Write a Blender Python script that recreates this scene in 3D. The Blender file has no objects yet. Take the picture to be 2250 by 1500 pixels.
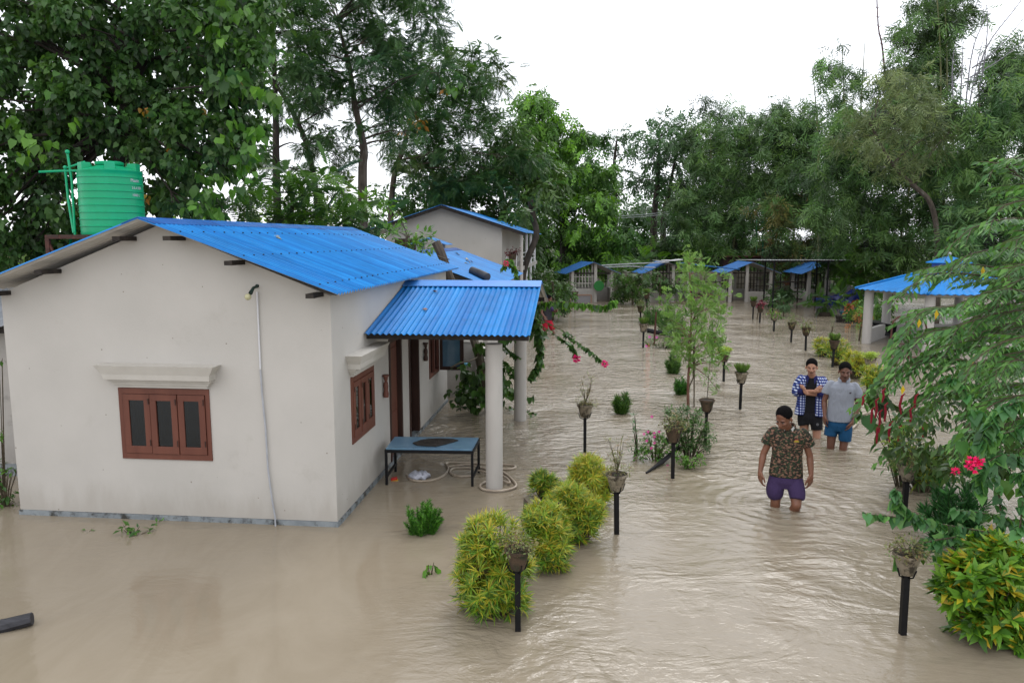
import bpy, bmesh, math, random
import numpy as np
from mathutils import Vector, Matrix
random.seed(7); RNG = np.random.default_rng(11)
sc = bpy.context.scene
COL = sc.collection
R = math.radians

# ---------------------------------------------------------------- camera, sky, sun, exposure
CAM_Z = 2.9; PITCH = R(7.75); FPX = 1650.0
cd = bpy.data.cameras.new('camera'); cam = bpy.data.objects.new('camera', cd); COL.objects.link(cam)
cam.location = (0, 0, CAM_Z); cam.rotation_euler = (R(90) - PITCH, 0, 0)
cd.sensor_fit = 'HORIZONTAL'; cd.sensor_width = 36; cd.lens = 36 * FPX / 2250
cd.clip_start = 0.05; cd.clip_end = 2000
sc.camera = cam

SUN_EL, SUN_AZ = R(52), R(200)       # high soft light from behind the viewer
w = bpy.data.worlds.new('World'); sc.world = w; w.use_nodes = True
nt = w.node_tree; nt.nodes.clear()
wo = nt.nodes.new('ShaderNodeOutputWorld'); bg = nt.nodes.new('ShaderNodeBackground')
sky = nt.nodes.new('ShaderNodeTexSky'); sky.sky_type = 'NISHITA'; sky.sun_disc = False
sky.sun_elevation = SUN_EL; sky.sun_rotation = SUN_AZ; sky.dust_density = 4; sky.air_density = 1.0
mx = nt.nodes.new('ShaderNodeMix'); mx.data_type = 'RGBA'; mx.inputs[0].default_value = 0.82
mx.inputs[7].default_value = (10.4, 10.6, 11.1, 1)         # even cloud cover
nt.links.new(sky.outputs[0], mx.inputs[6]); nt.links.new(mx.outputs[2], bg.inputs[0])
bg.inputs[1].default_value = 0.15; nt.links.new(bg.outputs[0], wo.inputs[0])
ld = bpy.data.lights.new('sun', 'SUN'); ld.energy = 0.9; ld.angle = R(22); ld.color = (1, .975, .94)
sun = bpy.data.objects.new('sun', ld); COL.objects.link(sun)
sun.rotation_euler = (R(90) - SUN_EL, 0, R(180) - SUN_AZ + R(180))
sc.view_settings.view_transform = 'Standard'; sc.view_settings.look = 'None'
sc.view_settings.exposure = 0.2; sc.view_settings.gamma = 1
sc.cycles.max_bounces = 8; sc.cycles.diffuse_bounces = 4; sc.cycles.glossy_bounces = 3
sc.cycles.transmission_bounces = 4; sc.cycles.transparent_max_bounces = 8
sc.cycles.use_denoising = True; sc.cycles.sample_clamp_indirect = 6

# ---------------------------------------------------------------- placing helpers
_F = np.array([0, math.cos(PITCH), -math.sin(PITCH)]); _U = np.array([0, math.sin(PITCH), math.cos(PITCH)])
def ray(x, y): return _F * FPX + np.array([1., 0, 0]) * (x - 1125) + _U * (750 - y)
def G(x, y, z=0.0):
    d = ray(x, y); return np.array([0, 0, CAM_Z]) + d * ((z - CAM_Z) / d[2])
def AT(x, y, D):
    d = ray(x, y); return np.array([0, 0, CAM_Z]) + d * (D / d[1])
def HT(x, yb, y):
    b = G(x, yb); d = ray(x, y); return CAM_Z + d[2] * math.hypot(b[0], b[1]) / math.hypot(d[0], d[1])

# ---------------------------------------------------------------- materials
MATS = {}
def new_mat(name):
    m = bpy.data.materials.new(name); m.use_nodes = True; n = m.node_tree
    return m, n, n.nodes['Principled BSDF']
AL = .72       # common scale of all painted and mineral surfaces
def tex_mat(name, c1, c2, scale=8, rough=.7, bump=0.0, bscale=None, detail=6, spec=.4, stretch=(1, 1, 1), c3=None, thr=(.35, .65), metal=0, c3thr=(.62, .7), c3scale=3, coord='Object'):
    if name in MATS: return MATS[name]
    m, n, b = new_mat(name); N = n.nodes; L = n.links
    c1 = tuple(v * AL for v in c1); c2 = tuple(v * AL for v in c2); c3 = tuple(v * AL for v in c3) if c3 is not None else None
    tc = N.new('ShaderNodeTexCoord'); mp = N.new('ShaderNodeMapping'); mp.inputs['Scale'].default_value = stretch
    L.new(tc.outputs[coord], mp.inputs[0])
    t = N.new('ShaderNodeTexNoise'); t.inputs['Scale'].default_value = scale; t.inputs['Detail'].default_value = detail; t.inputs['Roughness'].default_value = .6
    L.new(mp.outputs[0], t.inputs['Vector'])
    r = N.new('ShaderNodeValToRGB'); r.color_ramp.elements[0].position = thr[0]; r.color_ramp.elements[1].position = thr[1]
    r.color_ramp.elements[0].color = (*c1, 1); r.color_ramp.elements[1].color = (*c2, 1)
    L.new(t.outputs['Fac'], r.inputs[0]); out = r.outputs[0]
    if c3 is not None:
        t3 = N.new('ShaderNodeTexNoise'); t3.inputs['Scale'].default_value = c3scale; t3.inputs['Detail'].default_value = 8; t3.inputs['Roughness'].default_value = .7
        L.new(mp.outputs[0], t3.inputs['Vector'])
        r3 = N.new('ShaderNodeMapRange'); r3.inputs['From Min'].default_value = c3thr[0]; r3.inputs['From Max'].default_value = c3thr[1]
        L.new(t3.outputs['Fac'], r3.inputs['Value'])
        mm = N.new('ShaderNodeMix'); mm.data_type = 'RGBA'; L.new(r3.outputs[0], mm.inputs[0]); L.new(out, mm.inputs[6]); mm.inputs[7].default_value = (*c3, 1)
        out = mm.outputs[2]
    L.new(out, b.inputs['Base Color']); b.inputs['Roughness'].default_value = rough; b.inputs['Specular IOR Level'].default_value = spec
    b.inputs['Metallic'].default_value = metal
    if bump:
        bt = N.new('ShaderNodeTexNoise'); bt.inputs['Scale'].default_value = bscale or scale * 4; bt.inputs['Detail'].default_value = 6
        L.new(mp.outputs[0], bt.inputs['Vector'])
        bn = N.new('ShaderNodeBump'); bn.inputs['Strength'].default_value = bump; bn.inputs['Distance'].default_value = .01
        L.new(bt.outputs['Fac'], bn.inputs['Height']); L.new(bn.outputs[0], b.inputs['Normal'])
    MATS[name] = m; return m

M_wall = tex_mat('plaster wall', (.60, .575, .53), (.65, .622, .575), 1.3, .85, .12, 55, c3=(.53, .50, .45), c3scale=2.2, c3thr=(.60, .85), spec=.2)
M_wall_old = tex_mat('weathered plaster', (.47, .45, .42), (.55, .52, .48), 3, .85, .15, 40, c3=(.25, .25, .22), c3scale=5, c3thr=(.56, .78), spec=.2)
M_trim = tex_mat('window hood plaster', (.64, .61, .55), (.70, .67, .61), 5, .8, .1, 60, spec=.2)
M_plinth = tex_mat('wet grey plinth', (.22, .25, .27), (.34, .38, .40), 6, .5, .2, 40, c3=(.05, .05, .045), c3scale=7, c3thr=(.5, .62))
M_col = tex_mat('painted concrete column', (.56, .53, .49), (.62, .59, .55), 4, .8, .08, 70, c3=(.40, .38, .34), c3scale=9, c3thr=(.62, .8), stretch=(1, 1, .35), spec=.2)
M_wood = tex_mat('red brown painted wood', (.15, .048, .03), (.20, .068, .042), 6, .5, .1, 60, stretch=(1, 1, .2))
M_darkwood = tex_mat('dark brown wood', (.035, .014, .009), (.07, .028, .018), 6, .55, .1, 60, stretch=(1, 1, .2))
M_beam = tex_mat('old black beam wood', (.018, .014, .012), (.05, .04, .032), 14, .8, .3, 60)
M_blue = tex_mat('blue painted roofing sheet', (.008, .22, .62), (.012, .27, .74), 1.6, .5, .05, 60, spec=.16, c3=(.010, .16, .44), c3scale=2.3, c3thr=(.48, .8), stretch=(1, 1, 1))
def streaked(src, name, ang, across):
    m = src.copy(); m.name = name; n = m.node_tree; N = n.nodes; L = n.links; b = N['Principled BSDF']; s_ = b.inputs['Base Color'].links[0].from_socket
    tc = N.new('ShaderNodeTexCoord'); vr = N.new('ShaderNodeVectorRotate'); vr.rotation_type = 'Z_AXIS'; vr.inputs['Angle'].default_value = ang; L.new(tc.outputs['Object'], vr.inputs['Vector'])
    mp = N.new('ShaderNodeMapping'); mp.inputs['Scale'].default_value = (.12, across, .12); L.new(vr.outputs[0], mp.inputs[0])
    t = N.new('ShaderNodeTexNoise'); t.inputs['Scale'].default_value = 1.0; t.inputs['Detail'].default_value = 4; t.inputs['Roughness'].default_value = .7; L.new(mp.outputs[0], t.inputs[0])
    r = N.new('ShaderNodeValToRGB'); e = r.color_ramp.elements; e[0].position = .36; e[0].color = (.66, .72, .80, 1); e[1].position = .66; e[1].color = (1.30, 1.20, 1.10, 1); L.new(t.outputs['Fac'], r.inputs[0])  # stripes paint uneven sheet reflection, with paint and dust differences, into the colour
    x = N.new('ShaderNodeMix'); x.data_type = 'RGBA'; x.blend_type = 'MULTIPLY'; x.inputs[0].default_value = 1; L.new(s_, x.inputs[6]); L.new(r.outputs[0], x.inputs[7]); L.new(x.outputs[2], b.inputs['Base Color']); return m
M_blue_main = streaked(M_blue, 'blue roofing with wear and painted sheen streaks', R(5.85), 9.0)
M_blue_porch = streaked(M_blue, 'blue porch roofing with wear and painted sheen streaks', R(95.85), 5.0)
M_blued = tex_mat('dark blue ridge sheet', (.008, .085, .36), (.015, .15, .55), 5, .3, .05, 60, spec=.6)
M_under = tex_mat('grey sheet underside', (.62, .60, .57), (.74, .72, .69), 4, .6, 0, spec=.3)
M_zinc = tex_mat('zinc roofing', (.34, .36, .39), (.48, .50, .53), 3, .45, .05, 40, spec=.5, metal=.3)
M_black = tex_mat('black painted steel', (.006, .0062, .007), (.010, .010, .012), 20, .5, .05, 120, spec=.22)
M_pvc = tex_mat('grey conduit', (.40, .42, .46), (.52, .54, .58), 8, .5, spec=.5)
M_white = tex_mat('white plastic', (.70, .71, .74), (.82, .83, .85), 8, .4, spec=.5)
M_hose = tex_mat('dirty cream hose', (.40, .32, .24), (.55, .47, .37), 12, .5, spec=.5)
M_green = tex_mat('green tank plastic', (.002, .40, .17), (.004, .47, .20), 1.3, .38, 0, spec=.35, c3=(.004, .52, .26), c3scale=2.4, c3thr=(.5, .8))
M_rust = tex_mat('rusty brown steel', (.06, .02, .014), (.13, .045, .03), 14, .7, .1, 60)
M_trunk = tex_mat('grey brown bark', (.055, .042, .03), (.13, .105, .08), 9, .9, .6, 40, stretch=(1, 1, .35), c3=(.20, .19, .165), c3scale=5, c3thr=(.58, .68))
M_darktrunk = tex_mat('dark wet bark', (.02, .016, .012), (.055, .042, .032), 9, .85, .5, 40, stretch=(1, 1, .35))
M_stem = tex_mat('green brown stem', (.07, .055, .03), (.13, .10, .06), 9, .7, .2, 40)
M_culm = tex_mat('bamboo culm', (.10, .12, .03), (.20, .20, .07), 4, .5, .1, 20, stretch=(1, 1, .3))
M_pot = tex_mat('mossy clay pot', (.055, .035, .022), (.13, .085, .05), 9, .85, .3, 50, c3=(.035, .04, .02), c3scale=12, c3thr=(.5, .62))
M_potpale = tex_mat('pale weathered pot', (.22, .18, .12), (.36, .31, .23), 12, .85, .3, 50, c3=(.05, .04, .025), c3scale=14, c3thr=(.48, .6))
M_soil = tex_mat('dark wet soil', (.02, .014, .009), (.05, .035, .022), 30, .9, .5, 80)
M_terra = tex_mat('orange clay', (.42, .13, .045), (.55, .20, .075), 8, .7, .1, 40)

def stain_wall(m):
    n = m.node_tree; N = n.nodes; L = n.links; b = N['Principled BSDF']; src = b.inputs['Base Color'].links[0].from_socket
    tc = N.new('ShaderNodeTexCoord'); sp = N.new('ShaderNodeSeparateXYZ'); L.new(tc.outputs['Object'], sp.inputs[0])
    mp = N.new('ShaderNodeMapping'); mp.inputs['Scale'].default_value = (1, 1, .25); L.new(tc.outputs['Object'], mp.inputs[0])
    t = N.new('ShaderNodeTexNoise'); t.inputs['Scale'].default_value = 5; t.inputs['Detail'].default_value = 7; t.inputs['Roughness'].default_value = .65; L.new(mp.outputs[0], t.inputs[0])
    a = N.new('ShaderNodeMath'); a.operation = 'MULTIPLY_ADD'; L.new(t.outputs['Fac'], a.inputs[0]); a.inputs[1].default_value = -.75; L.new(sp.outputs[2], a.inputs[2])
    r = N.new('ShaderNodeMapRange'); r.interpolation_type = 'SMOOTHSTEP'; L.new(a.outputs[0], r.inputs[0]); r.inputs[1].default_value = -.34; r.inputs[2].default_value = .05; r.inputs[3].default_value = .26; r.inputs[4].default_value = 0
    m1 = N.new('ShaderNodeMix'); m1.data_type = 'RGBA'; L.new(r.outputs[0], m1.inputs[0]); L.new(src, m1.inputs[6]); m1.inputs[7].default_value = (.20, .165, .12, 1)
    v = N.new('ShaderNodeTexVoronoi'); v.inputs['Scale'].default_value = 5.5; L.new(tc.outputs['Object'], v.inputs['Vector'])
    q = N.new('ShaderNodeMath'); q.operation = 'LESS_THAN'; L.new(v.outputs['Distance'], q.inputs[0]); q.inputs[1].default_value = .045
    q2 = N.new('ShaderNodeMath'); q2.operation = 'MULTIPLY'; L.new(q.outputs[0], q2.inputs[0]); q2.inputs[1].default_value = .6
    m2 = N.new('ShaderNodeMix'); m2.data_type = 'RGBA'; L.new(q2.outputs[0], m2.inputs[0]); L.new(m1.outputs[2], m2.inputs[6]); m2.inputs[7].default_value = (.12, .09, .06, 1)
    L.new(m2.outputs[2], b.inputs['Base Color'])
stain_wall(M_wall); stain_wall(M_wall_old)
def glass_mat():
    m = bpy.data.materials.new('window glass'); m.use_nodes = True; N = m.node_tree.nodes; L = m.node_tree.links; N.clear()
    o = N.new('ShaderNodeOutputMaterial'); mix = N.new('ShaderNodeMixShader'); tr = N.new('ShaderNodeBsdfTransparent'); gl = N.new('ShaderNodeBsdfGlossy')
    tr.inputs[0].default_value = (.22, .25, .25, 1); gl.inputs['Roughness'].default_value = .02; gl.inputs[0].default_value = (.9, .95, 1, 1)
    fr = N.new('ShaderNodeFresnel'); fr.inputs[0].default_value = 1.5
    L.new(fr.outputs[0], mix.inputs[0]); L.new(tr.outputs[0], mix.inputs[1]); L.new(gl.outputs[0], mix.inputs[2]); L.new(mix.outputs[0], o.inputs[0])
    return m
M_glass = glass_mat()
def flat_mat(name, c, rough=.6, spec=.4): return tex_mat(name, tuple(v * .9 for v in c), c, 9, rough, spec=spec)

def leaf_mat(name, trans=.28, rough=.42, spec=.35):
    m = bpy.data.materials.new(name); m.use_nodes = True; N = m.node_tree.nodes; L = m.node_tree.links
    b = N['Principled BSDF']; o = N['Material Output']
    at = N.new('ShaderNodeAttribute'); at.attribute_name = 'tint'
    tl = N.new('ShaderNodeBsdfTranslucent'); mx = N.new('ShaderNodeMixShader'); mx.inputs[0].default_value = trans
    hs = N.new('ShaderNodeHueSaturation'); hs.inputs['Hue'].default_value = .488; hs.inputs['Saturation'].default_value = 1.1; hs.inputs['Value'].default_value = 1.5
    L.new(at.outputs['Color'], b.inputs['Base Color']); L.new(at.outputs['Color'], hs.inputs['Color']); L.new(hs.outputs[0], tl.inputs[0])
    b.inputs['Roughness'].default_value = rough; b.inputs['Specular IOR Level'].default_value = spec
    L.new(b.outputs[0], mx.inputs[1]); L.new(tl.outputs[0], mx.inputs[2]); L.new(mx.outputs[0], o.inputs[0])
    return m
M_leaf = leaf_mat('leaf')
M_petal = leaf_mat('petal', .3, .6, .2)

# ---------------------------------------------------------------- mesh builder
def frame_of(d, up=(0, 0, 1)):
    d = np.asarray(d, float); d = d / (np.linalg.norm(d) + 1e-12)
    u = np.asarray(up, float)
    if abs(d @ u) > .98: u = np.array([1., 0, 0]) if abs(d[0]) < .9 else np.array([0, 1., 0])
    a = np.cross(d, u); a /= np.linalg.norm(a); b = np.cross(a, d); return a, b, d
class MB:
    def __init__(s): s.v = []; s.f = []; s.mi = []; s.m = 0
    def add(s, vs, fs):
        o = len(s.v); s.v += [tuple(map(float, p)) for p in vs]; s.f += [tuple(i + o for i in f) for f in fs]; s.mi += [s.m] * len(fs); return s
    def hexa(s, p):   # 8 corners: bottom 4 ccw, top 4
        return s.add(p, [(3, 2, 1, 0), (4, 5, 6, 7), (0, 1, 5, 4), (1, 2, 6, 5), (2, 3, 7, 6), (3, 0, 4, 7)])
    def box(s, c, size, ax=(1, 0, 0), ay=(0, 1, 0), az=(0, 0, 1)):
        c = np.asarray(c, float); ax, ay, az = [np.asarray(a, float) * h / 2 for a, h in zip((ax, ay, az), size)]
        return s.hexa([c - ax - ay - az, c + ax - ay - az, c + ax + ay - az, c - ax + ay - az, c - ax - ay + az, c + ax - ay + az, c + ax + ay + az, c - ax + ay + az])
    def beam(s, p0, p1, w, h, up=(0, 0, 1)):
        p0 = np.asarray(p0, float); p1 = np.asarray(p1, float); a, b, d = frame_of(p1 - p0, up); return s.box((p0 + p1) / 2, (w, np.linalg.norm(p1 - p0), h), a, d, b)
    def tube(s, pts, rad, n=8, cap=True, ell=1.0, up=(0, 0, 1)):
        pts = [np.asarray(p, float) for p in pts]; k = len(pts)
        if not hasattr(rad, '__len__'): rad = [rad] * k
        vs = []; a = None
        for i, p in enumerate(pts):
            d = pts[min(i + 1, k - 1)] - pts[max(i - 1, 0)]
            if a is None: a, b, d = frame_of(d, up)
            else:
                d = d / (np.linalg.norm(d) + 1e-12); a = a - d * (a @ d); a /= (np.linalg.norm(a) + 1e-12); b = np.cross(a, d)
            for j in range(n):
                t = 2 * math.pi * j / n; vs.append(p + rad[i] * (a * math.cos(t) + b * math.sin(t) * ell))
        fs = [(i * n + j, i * n + (j + 1) % n, (i + 1) * n + (j + 1) % n, (i + 1) * n + j) for i in range(k - 1) for j in range(n)]
        if cap: fs += [tuple(range(n - 1, -1, -1)), tuple(range((k - 1) * n, k * n))]
        return s.add(vs, fs)
    def lathe(s, prof, c=(0, 0, 0), n=20, sx=1, sy=1, cap=True, wob=None):
        vs = []; k = len(prof)
        for i, (r, z) in enumerate(prof):
            for j in range(n):
                t = 2 * math.pi * j / n; q = wob(t, z) if wob else 1
                vs.append((c[0] + r * q * math.cos(t) * sx, c[1] + r * q * math.sin(t) * sy, c[2] + z))
        fs = [(i * n + j, i * n + (j + 1) % n, (i + 1) * n + (j + 1) % n, (i + 1) * n + j) for i in range(k - 1) for j in range(n)]
        if cap: fs += [tuple(range(n - 1, -1, -1)), tuple(range((k - 1) * n, k * n))]
        return s.add(vs, fs)
    def prism(s, poly, off):
        poly = [np.asarray(p, float) for p in poly]; off = np.asarray(off, float); n = len(poly)
        return s.add(poly + [p + off for p in poly], [tuple(range(n)), tuple(range(2 * n - 1, n - 1, -1))] + [(i + n, (i + 1) % n + n, (i + 1) % n, i) for i in range(n)])
    def sphere(s, c, r, n=12, m=8):
        if not hasattr(r, '__len__'): r = (r, r, r)
        vs = [(c[0], c[1], c[2] - r[2])]
        for i in range(1, m):
            ph = math.pi * i / m
            for j in range(n):
                t = 2 * math.pi * j / n; vs.append((c[0] + r[0] * math.sin(ph) * math.cos(t), c[1] + r[1] * math.sin(ph) * math.sin(t), c[2] - r[2] * math.cos(ph)))
        vs.append((c[0], c[1], c[2] + r[2])); e = len(vs) - 1
        fs = [(0, 1 + (j + 1) % n, 1 + j) for j in range(n)] + [(1 + (i - 1) * n + j, 1 + (i - 1) * n + (j + 1) % n, 1 + i * n + (j + 1) % n, 1 + i * n + j) for i in range(1, m - 1) for j in range(n)]
        fs += [(1 + (m - 2) * n + j, 1 + (m - 2) * n + (j + 1) % n, e) for j in range(n)]
        return s.add(vs, fs)
    def build(s, name, mats, parent=None, smooth=False, bevel=0, loc=None):
        me = bpy.data.meshes.new(name); me.from_pydata(s.v, [], s.f)
        if not isinstance(mats, (list, tuple)): mats = [mats]
        for m in mats: me.materials.append(m)
        if any(s.mi): me.polygons.foreach_set('material_index', s.mi)
        bm = bmesh.new(); bm.from_mesh(me); bmesh.ops.recalc_face_normals(bm, faces=bm.faces)
        if bevel: bmesh.ops.bevel(bm, geom=[e for e in bm.edges if e.is_manifold and e.calc_face_angle(0) > .6], offset=bevel, segments=2, affect='EDGES', profile=.6)
        bm.to_mesh(me); bm.free()
        if smooth:
            me.polygons.foreach_set('use_smooth', [True] * len(me.polygons))
            try: me.set_sharp_from_angle(angle=R(38))
            except Exception: pass
        o = bpy.data.objects.new(name, me); COL.objects.link(o)
        if parent is not None: adopt(o, parent)
        return o
def adopt(o, parent):
    """keep world coordinates of vertices: the mesh is authored in world space, the parent sits at its base"""
    o.parent = parent
    if parent.type == 'EMPTY': o.matrix_parent_inverse = parent_matrix(parent).inverted()
def parent_matrix(p):
    m = Matrix.Translation(p.location) @ p.rotation_euler.to_matrix().to_4x4()
    return m
def tag(o, label, cat, group=None, kind=None):
    o['label'] = label; o['category'] = cat
    if group: o['group'] = group
    if kind: o['kind'] = kind
    return o
def thing(name, label, cat, loc=(0, 0, 0), group=None):
    o = bpy.data.objects.new(name, None); COL.objects.link(o); o.location = tuple(map(float, loc)); o.empty_display_size = .1
    return tag(o, label, cat, group)
def struct(o): o['kind'] = 'structure'; return o

# fast numpy mesh with per-vertex tint
def np_mesh(name, V, F3, F4, mat, tint=None, parent=None, smooth=False):
    me = bpy.data.meshes.new(name)
    V = np.asarray(V, np.float32); F3 = np.asarray(F3, np.int32).reshape(-1, 3); F4 = np.asarray(F4, np.int32).reshape(-1, 4)
    me.vertices.add(len(V)); me.vertices.foreach_set('co', V.ravel())
    nl = F3.size + F4.size; me.loops.add(nl); me.polygons.add(len(F3) + len(F4))
    me.loops.foreach_set('vertex_index', np.concatenate([F3.ravel(), F4.ravel()]))
    st = np.concatenate([np.arange(len(F3)) * 3, F3.size + np.arange(len(F4)) * 4]).astype(np.int32)
    me.polygons.foreach_set('loop_start', st)
    if tint is not None:
        a = me.attributes.new('tint', 'FLOAT_COLOR', 'POINT'); t = np.ones((len(V), 4), np.float32); t[:, :3] = tint; a.data.foreach_set('color', t.ravel())
    me.materials.append(mat); me.update(calc_edges=True)
    if smooth: me.polygons.foreach_set('use_smooth', [True] * len(me.polygons))
    o = bpy.data.objects.new(name, me); COL.objects.link(o)
    if parent is not None: adopt(o, parent)
    return o
def unit(v): return v / (np.linalg.norm(v, axis=-1, keepdims=True) + 1e-9)
class Leaves:
    """collects many small leaves, built as one mesh"""
    def __init__(s): s.V = []; s.F3 = []; s.F4 = []; s.T = []; s.n = 0
    def put(s, tpl, pos, ydir, zdir, scale, tint):
        tv, t3, t4 = tpl; N = len(pos)
        if N == 0: return
        y = unit(np.asarray(ydir, float)); x = unit(np.cross(y, zdir)); z = np.cross(x, y)
        scale = np.broadcast_to(np.asarray(scale, float).reshape(-1, 1, 1) if np.ndim(scale) else scale, (N, 1, 1))
        P = (tv[None, :, 0:1] * x[:, None] + tv[None, :, 1:2] * y[:, None] + tv[None, :, 2:3] * z[:, None]) * scale + pos[:, None]
        off = s.n + np.arange(N)[:, None, None] * len(tv)
        if len(t3): s.F3.append((np.asarray(t3)[None] + off).reshape(-1, 3))
        if len(t4): s.F4.append((np.asarray(t4)[None] + off).reshape(-1, 4))
        s.V.append(P.reshape(-1, 3)); tint = np.asarray(tint, float)
        s.T.append(np.repeat(np.broadcast_to(tint, (N, 3)), len(tv), axis=0)); s.n += N * len(tv)
    def build(s, name, parent=None, mat=None, smooth=False):
        if not s.V: return None
        F3 = np.concatenate(s.F3) if s.F3 else np.zeros((0, 3), int); F4 = np.concatenate(s.F4) if s.F4 else np.zeros((0, 4), int)
        return np_mesh(name, np.concatenate(s.V), F3, F4, mat or M_leaf, np.concatenate(s.T), parent, smooth)
A_ = np.array
T_OVAL = (A_([(0, 0, 0), (-.22, .45, .07), (0, 1, -.08), (.22, .45, .07), (0, .5, 0)]), [(0, 4, 1), (1, 4, 2), (0, 3, 4), (4, 3, 2)], [])
T_HEART = (A_([(0, 0, 0), (-.33, -.02, .05), (-.42, .35, .08), (0, 1, -.14), (.42, .35, .08), (.33, -.02, .05), (0, .4, -.01)]), [(6, 2, 3), (6, 3, 4)], [(0, 1, 2, 6), (0, 6, 4, 5)])
T_LEAFLET = (A_([(0, 0, 0), (-.19, .42, .05), (0, 1, -.10), (.19, .42, .05), (0, .5, 0)]), [(0, 4, 1), (1, 4, 2), (0, 3, 4), (4, 3, 2)], [])
T_NARROW = (A_([(0, 0, 0), (-.075, .4, 0), (0, 1, -.08), (.075, .4, 0)]), [], [(0, 3, 2, 1)])
T_STRAP = (A_([(-.02, 0, 0), (.02, 0, 0), (.036, .5, .06), (-.036, .5, .06), (0, 1, -.08)]), [(3, 2, 4)], [(0, 1, 2, 3)])
def t_frond(n, wid=.5, lw=.05, droop=.25, tipw=.35):
    V = []; F = []
    for i in range(n):
        t = (i + 1) / (n + .5); l = wid * math.sin(math.pi * (.12 + .8 * t)) ** .7; yb = t; zb = -droop * t * t
        for sgn in (-1, 1):
            o = len(V); V += [(0, yb, zb), (sgn * l * .45, yb + .05 + lw, zb + .01), (sgn * l, yb + .16, zb - .10), (sgn * l * .5, yb + .05 - lw, zb - .02)]; F.append((o, o + 1, o + 2, o + 3) if sgn < 0 else (o, o + 3, o + 2, o + 1))
    o = len(V); V += [(-.008, 0, 0), (.008, 0, 0), (.006, 1, -droop), (-.006, 1, -droop)]; F.append((o, o + 1, o + 2, o + 3))
    return (A_(V), [], F)
T_FROND = t_frond(9); T_FROND_MID = t_frond(8, .42, .045); T_FROND_FINE = t_frond(14, .42, .028)
def t_spray(n, seed, droop=.5, w=.05, ln=.5):
    r = random.Random(seed); V = []; F = []
    for i in range(n):
        t = .15 + .85 * i / (n - 1); a = (1 if i % 2 else -1) * r.uniform(.3, 1.1); L = ln * r.uniform(.7, 1.15)
        b = A_([0, t * .8, -droop * t * t * .5]); d = A_([math.sin(a), math.cos(a) * .8, -droop * r.uniform(.5, 1.3)]); d /= np.linalg.norm(d); s_ = np.cross(d, [0, 0, 1]); s_ /= np.linalg.norm(s_)
        o = len(V); V += [b, b + d * L * .4 + s_ * w, b + d * L, b + d * L * .4 - s_ * w]; F.append((o, o + 1, o + 2, o + 3))
    return (A_(V), [], F)
T_BAMBOO = [t_spray(7, i, .7, .046, .6) for i in range(3)]
T_BROAD = [t_spray(6, i + 5, .45, .10, .5) for i in range(3)]
def rnd_dirs(n): return unit(RNG.normal(size=(n, 3)))
def palette(n, cols, jit=.12):
    cols = A_(cols); c = cols[RNG.integers(0, len(cols), n)]; return c * (1 + RNG.normal(size=(n, 1)) * jit).clip(.5, 1.7)
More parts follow.
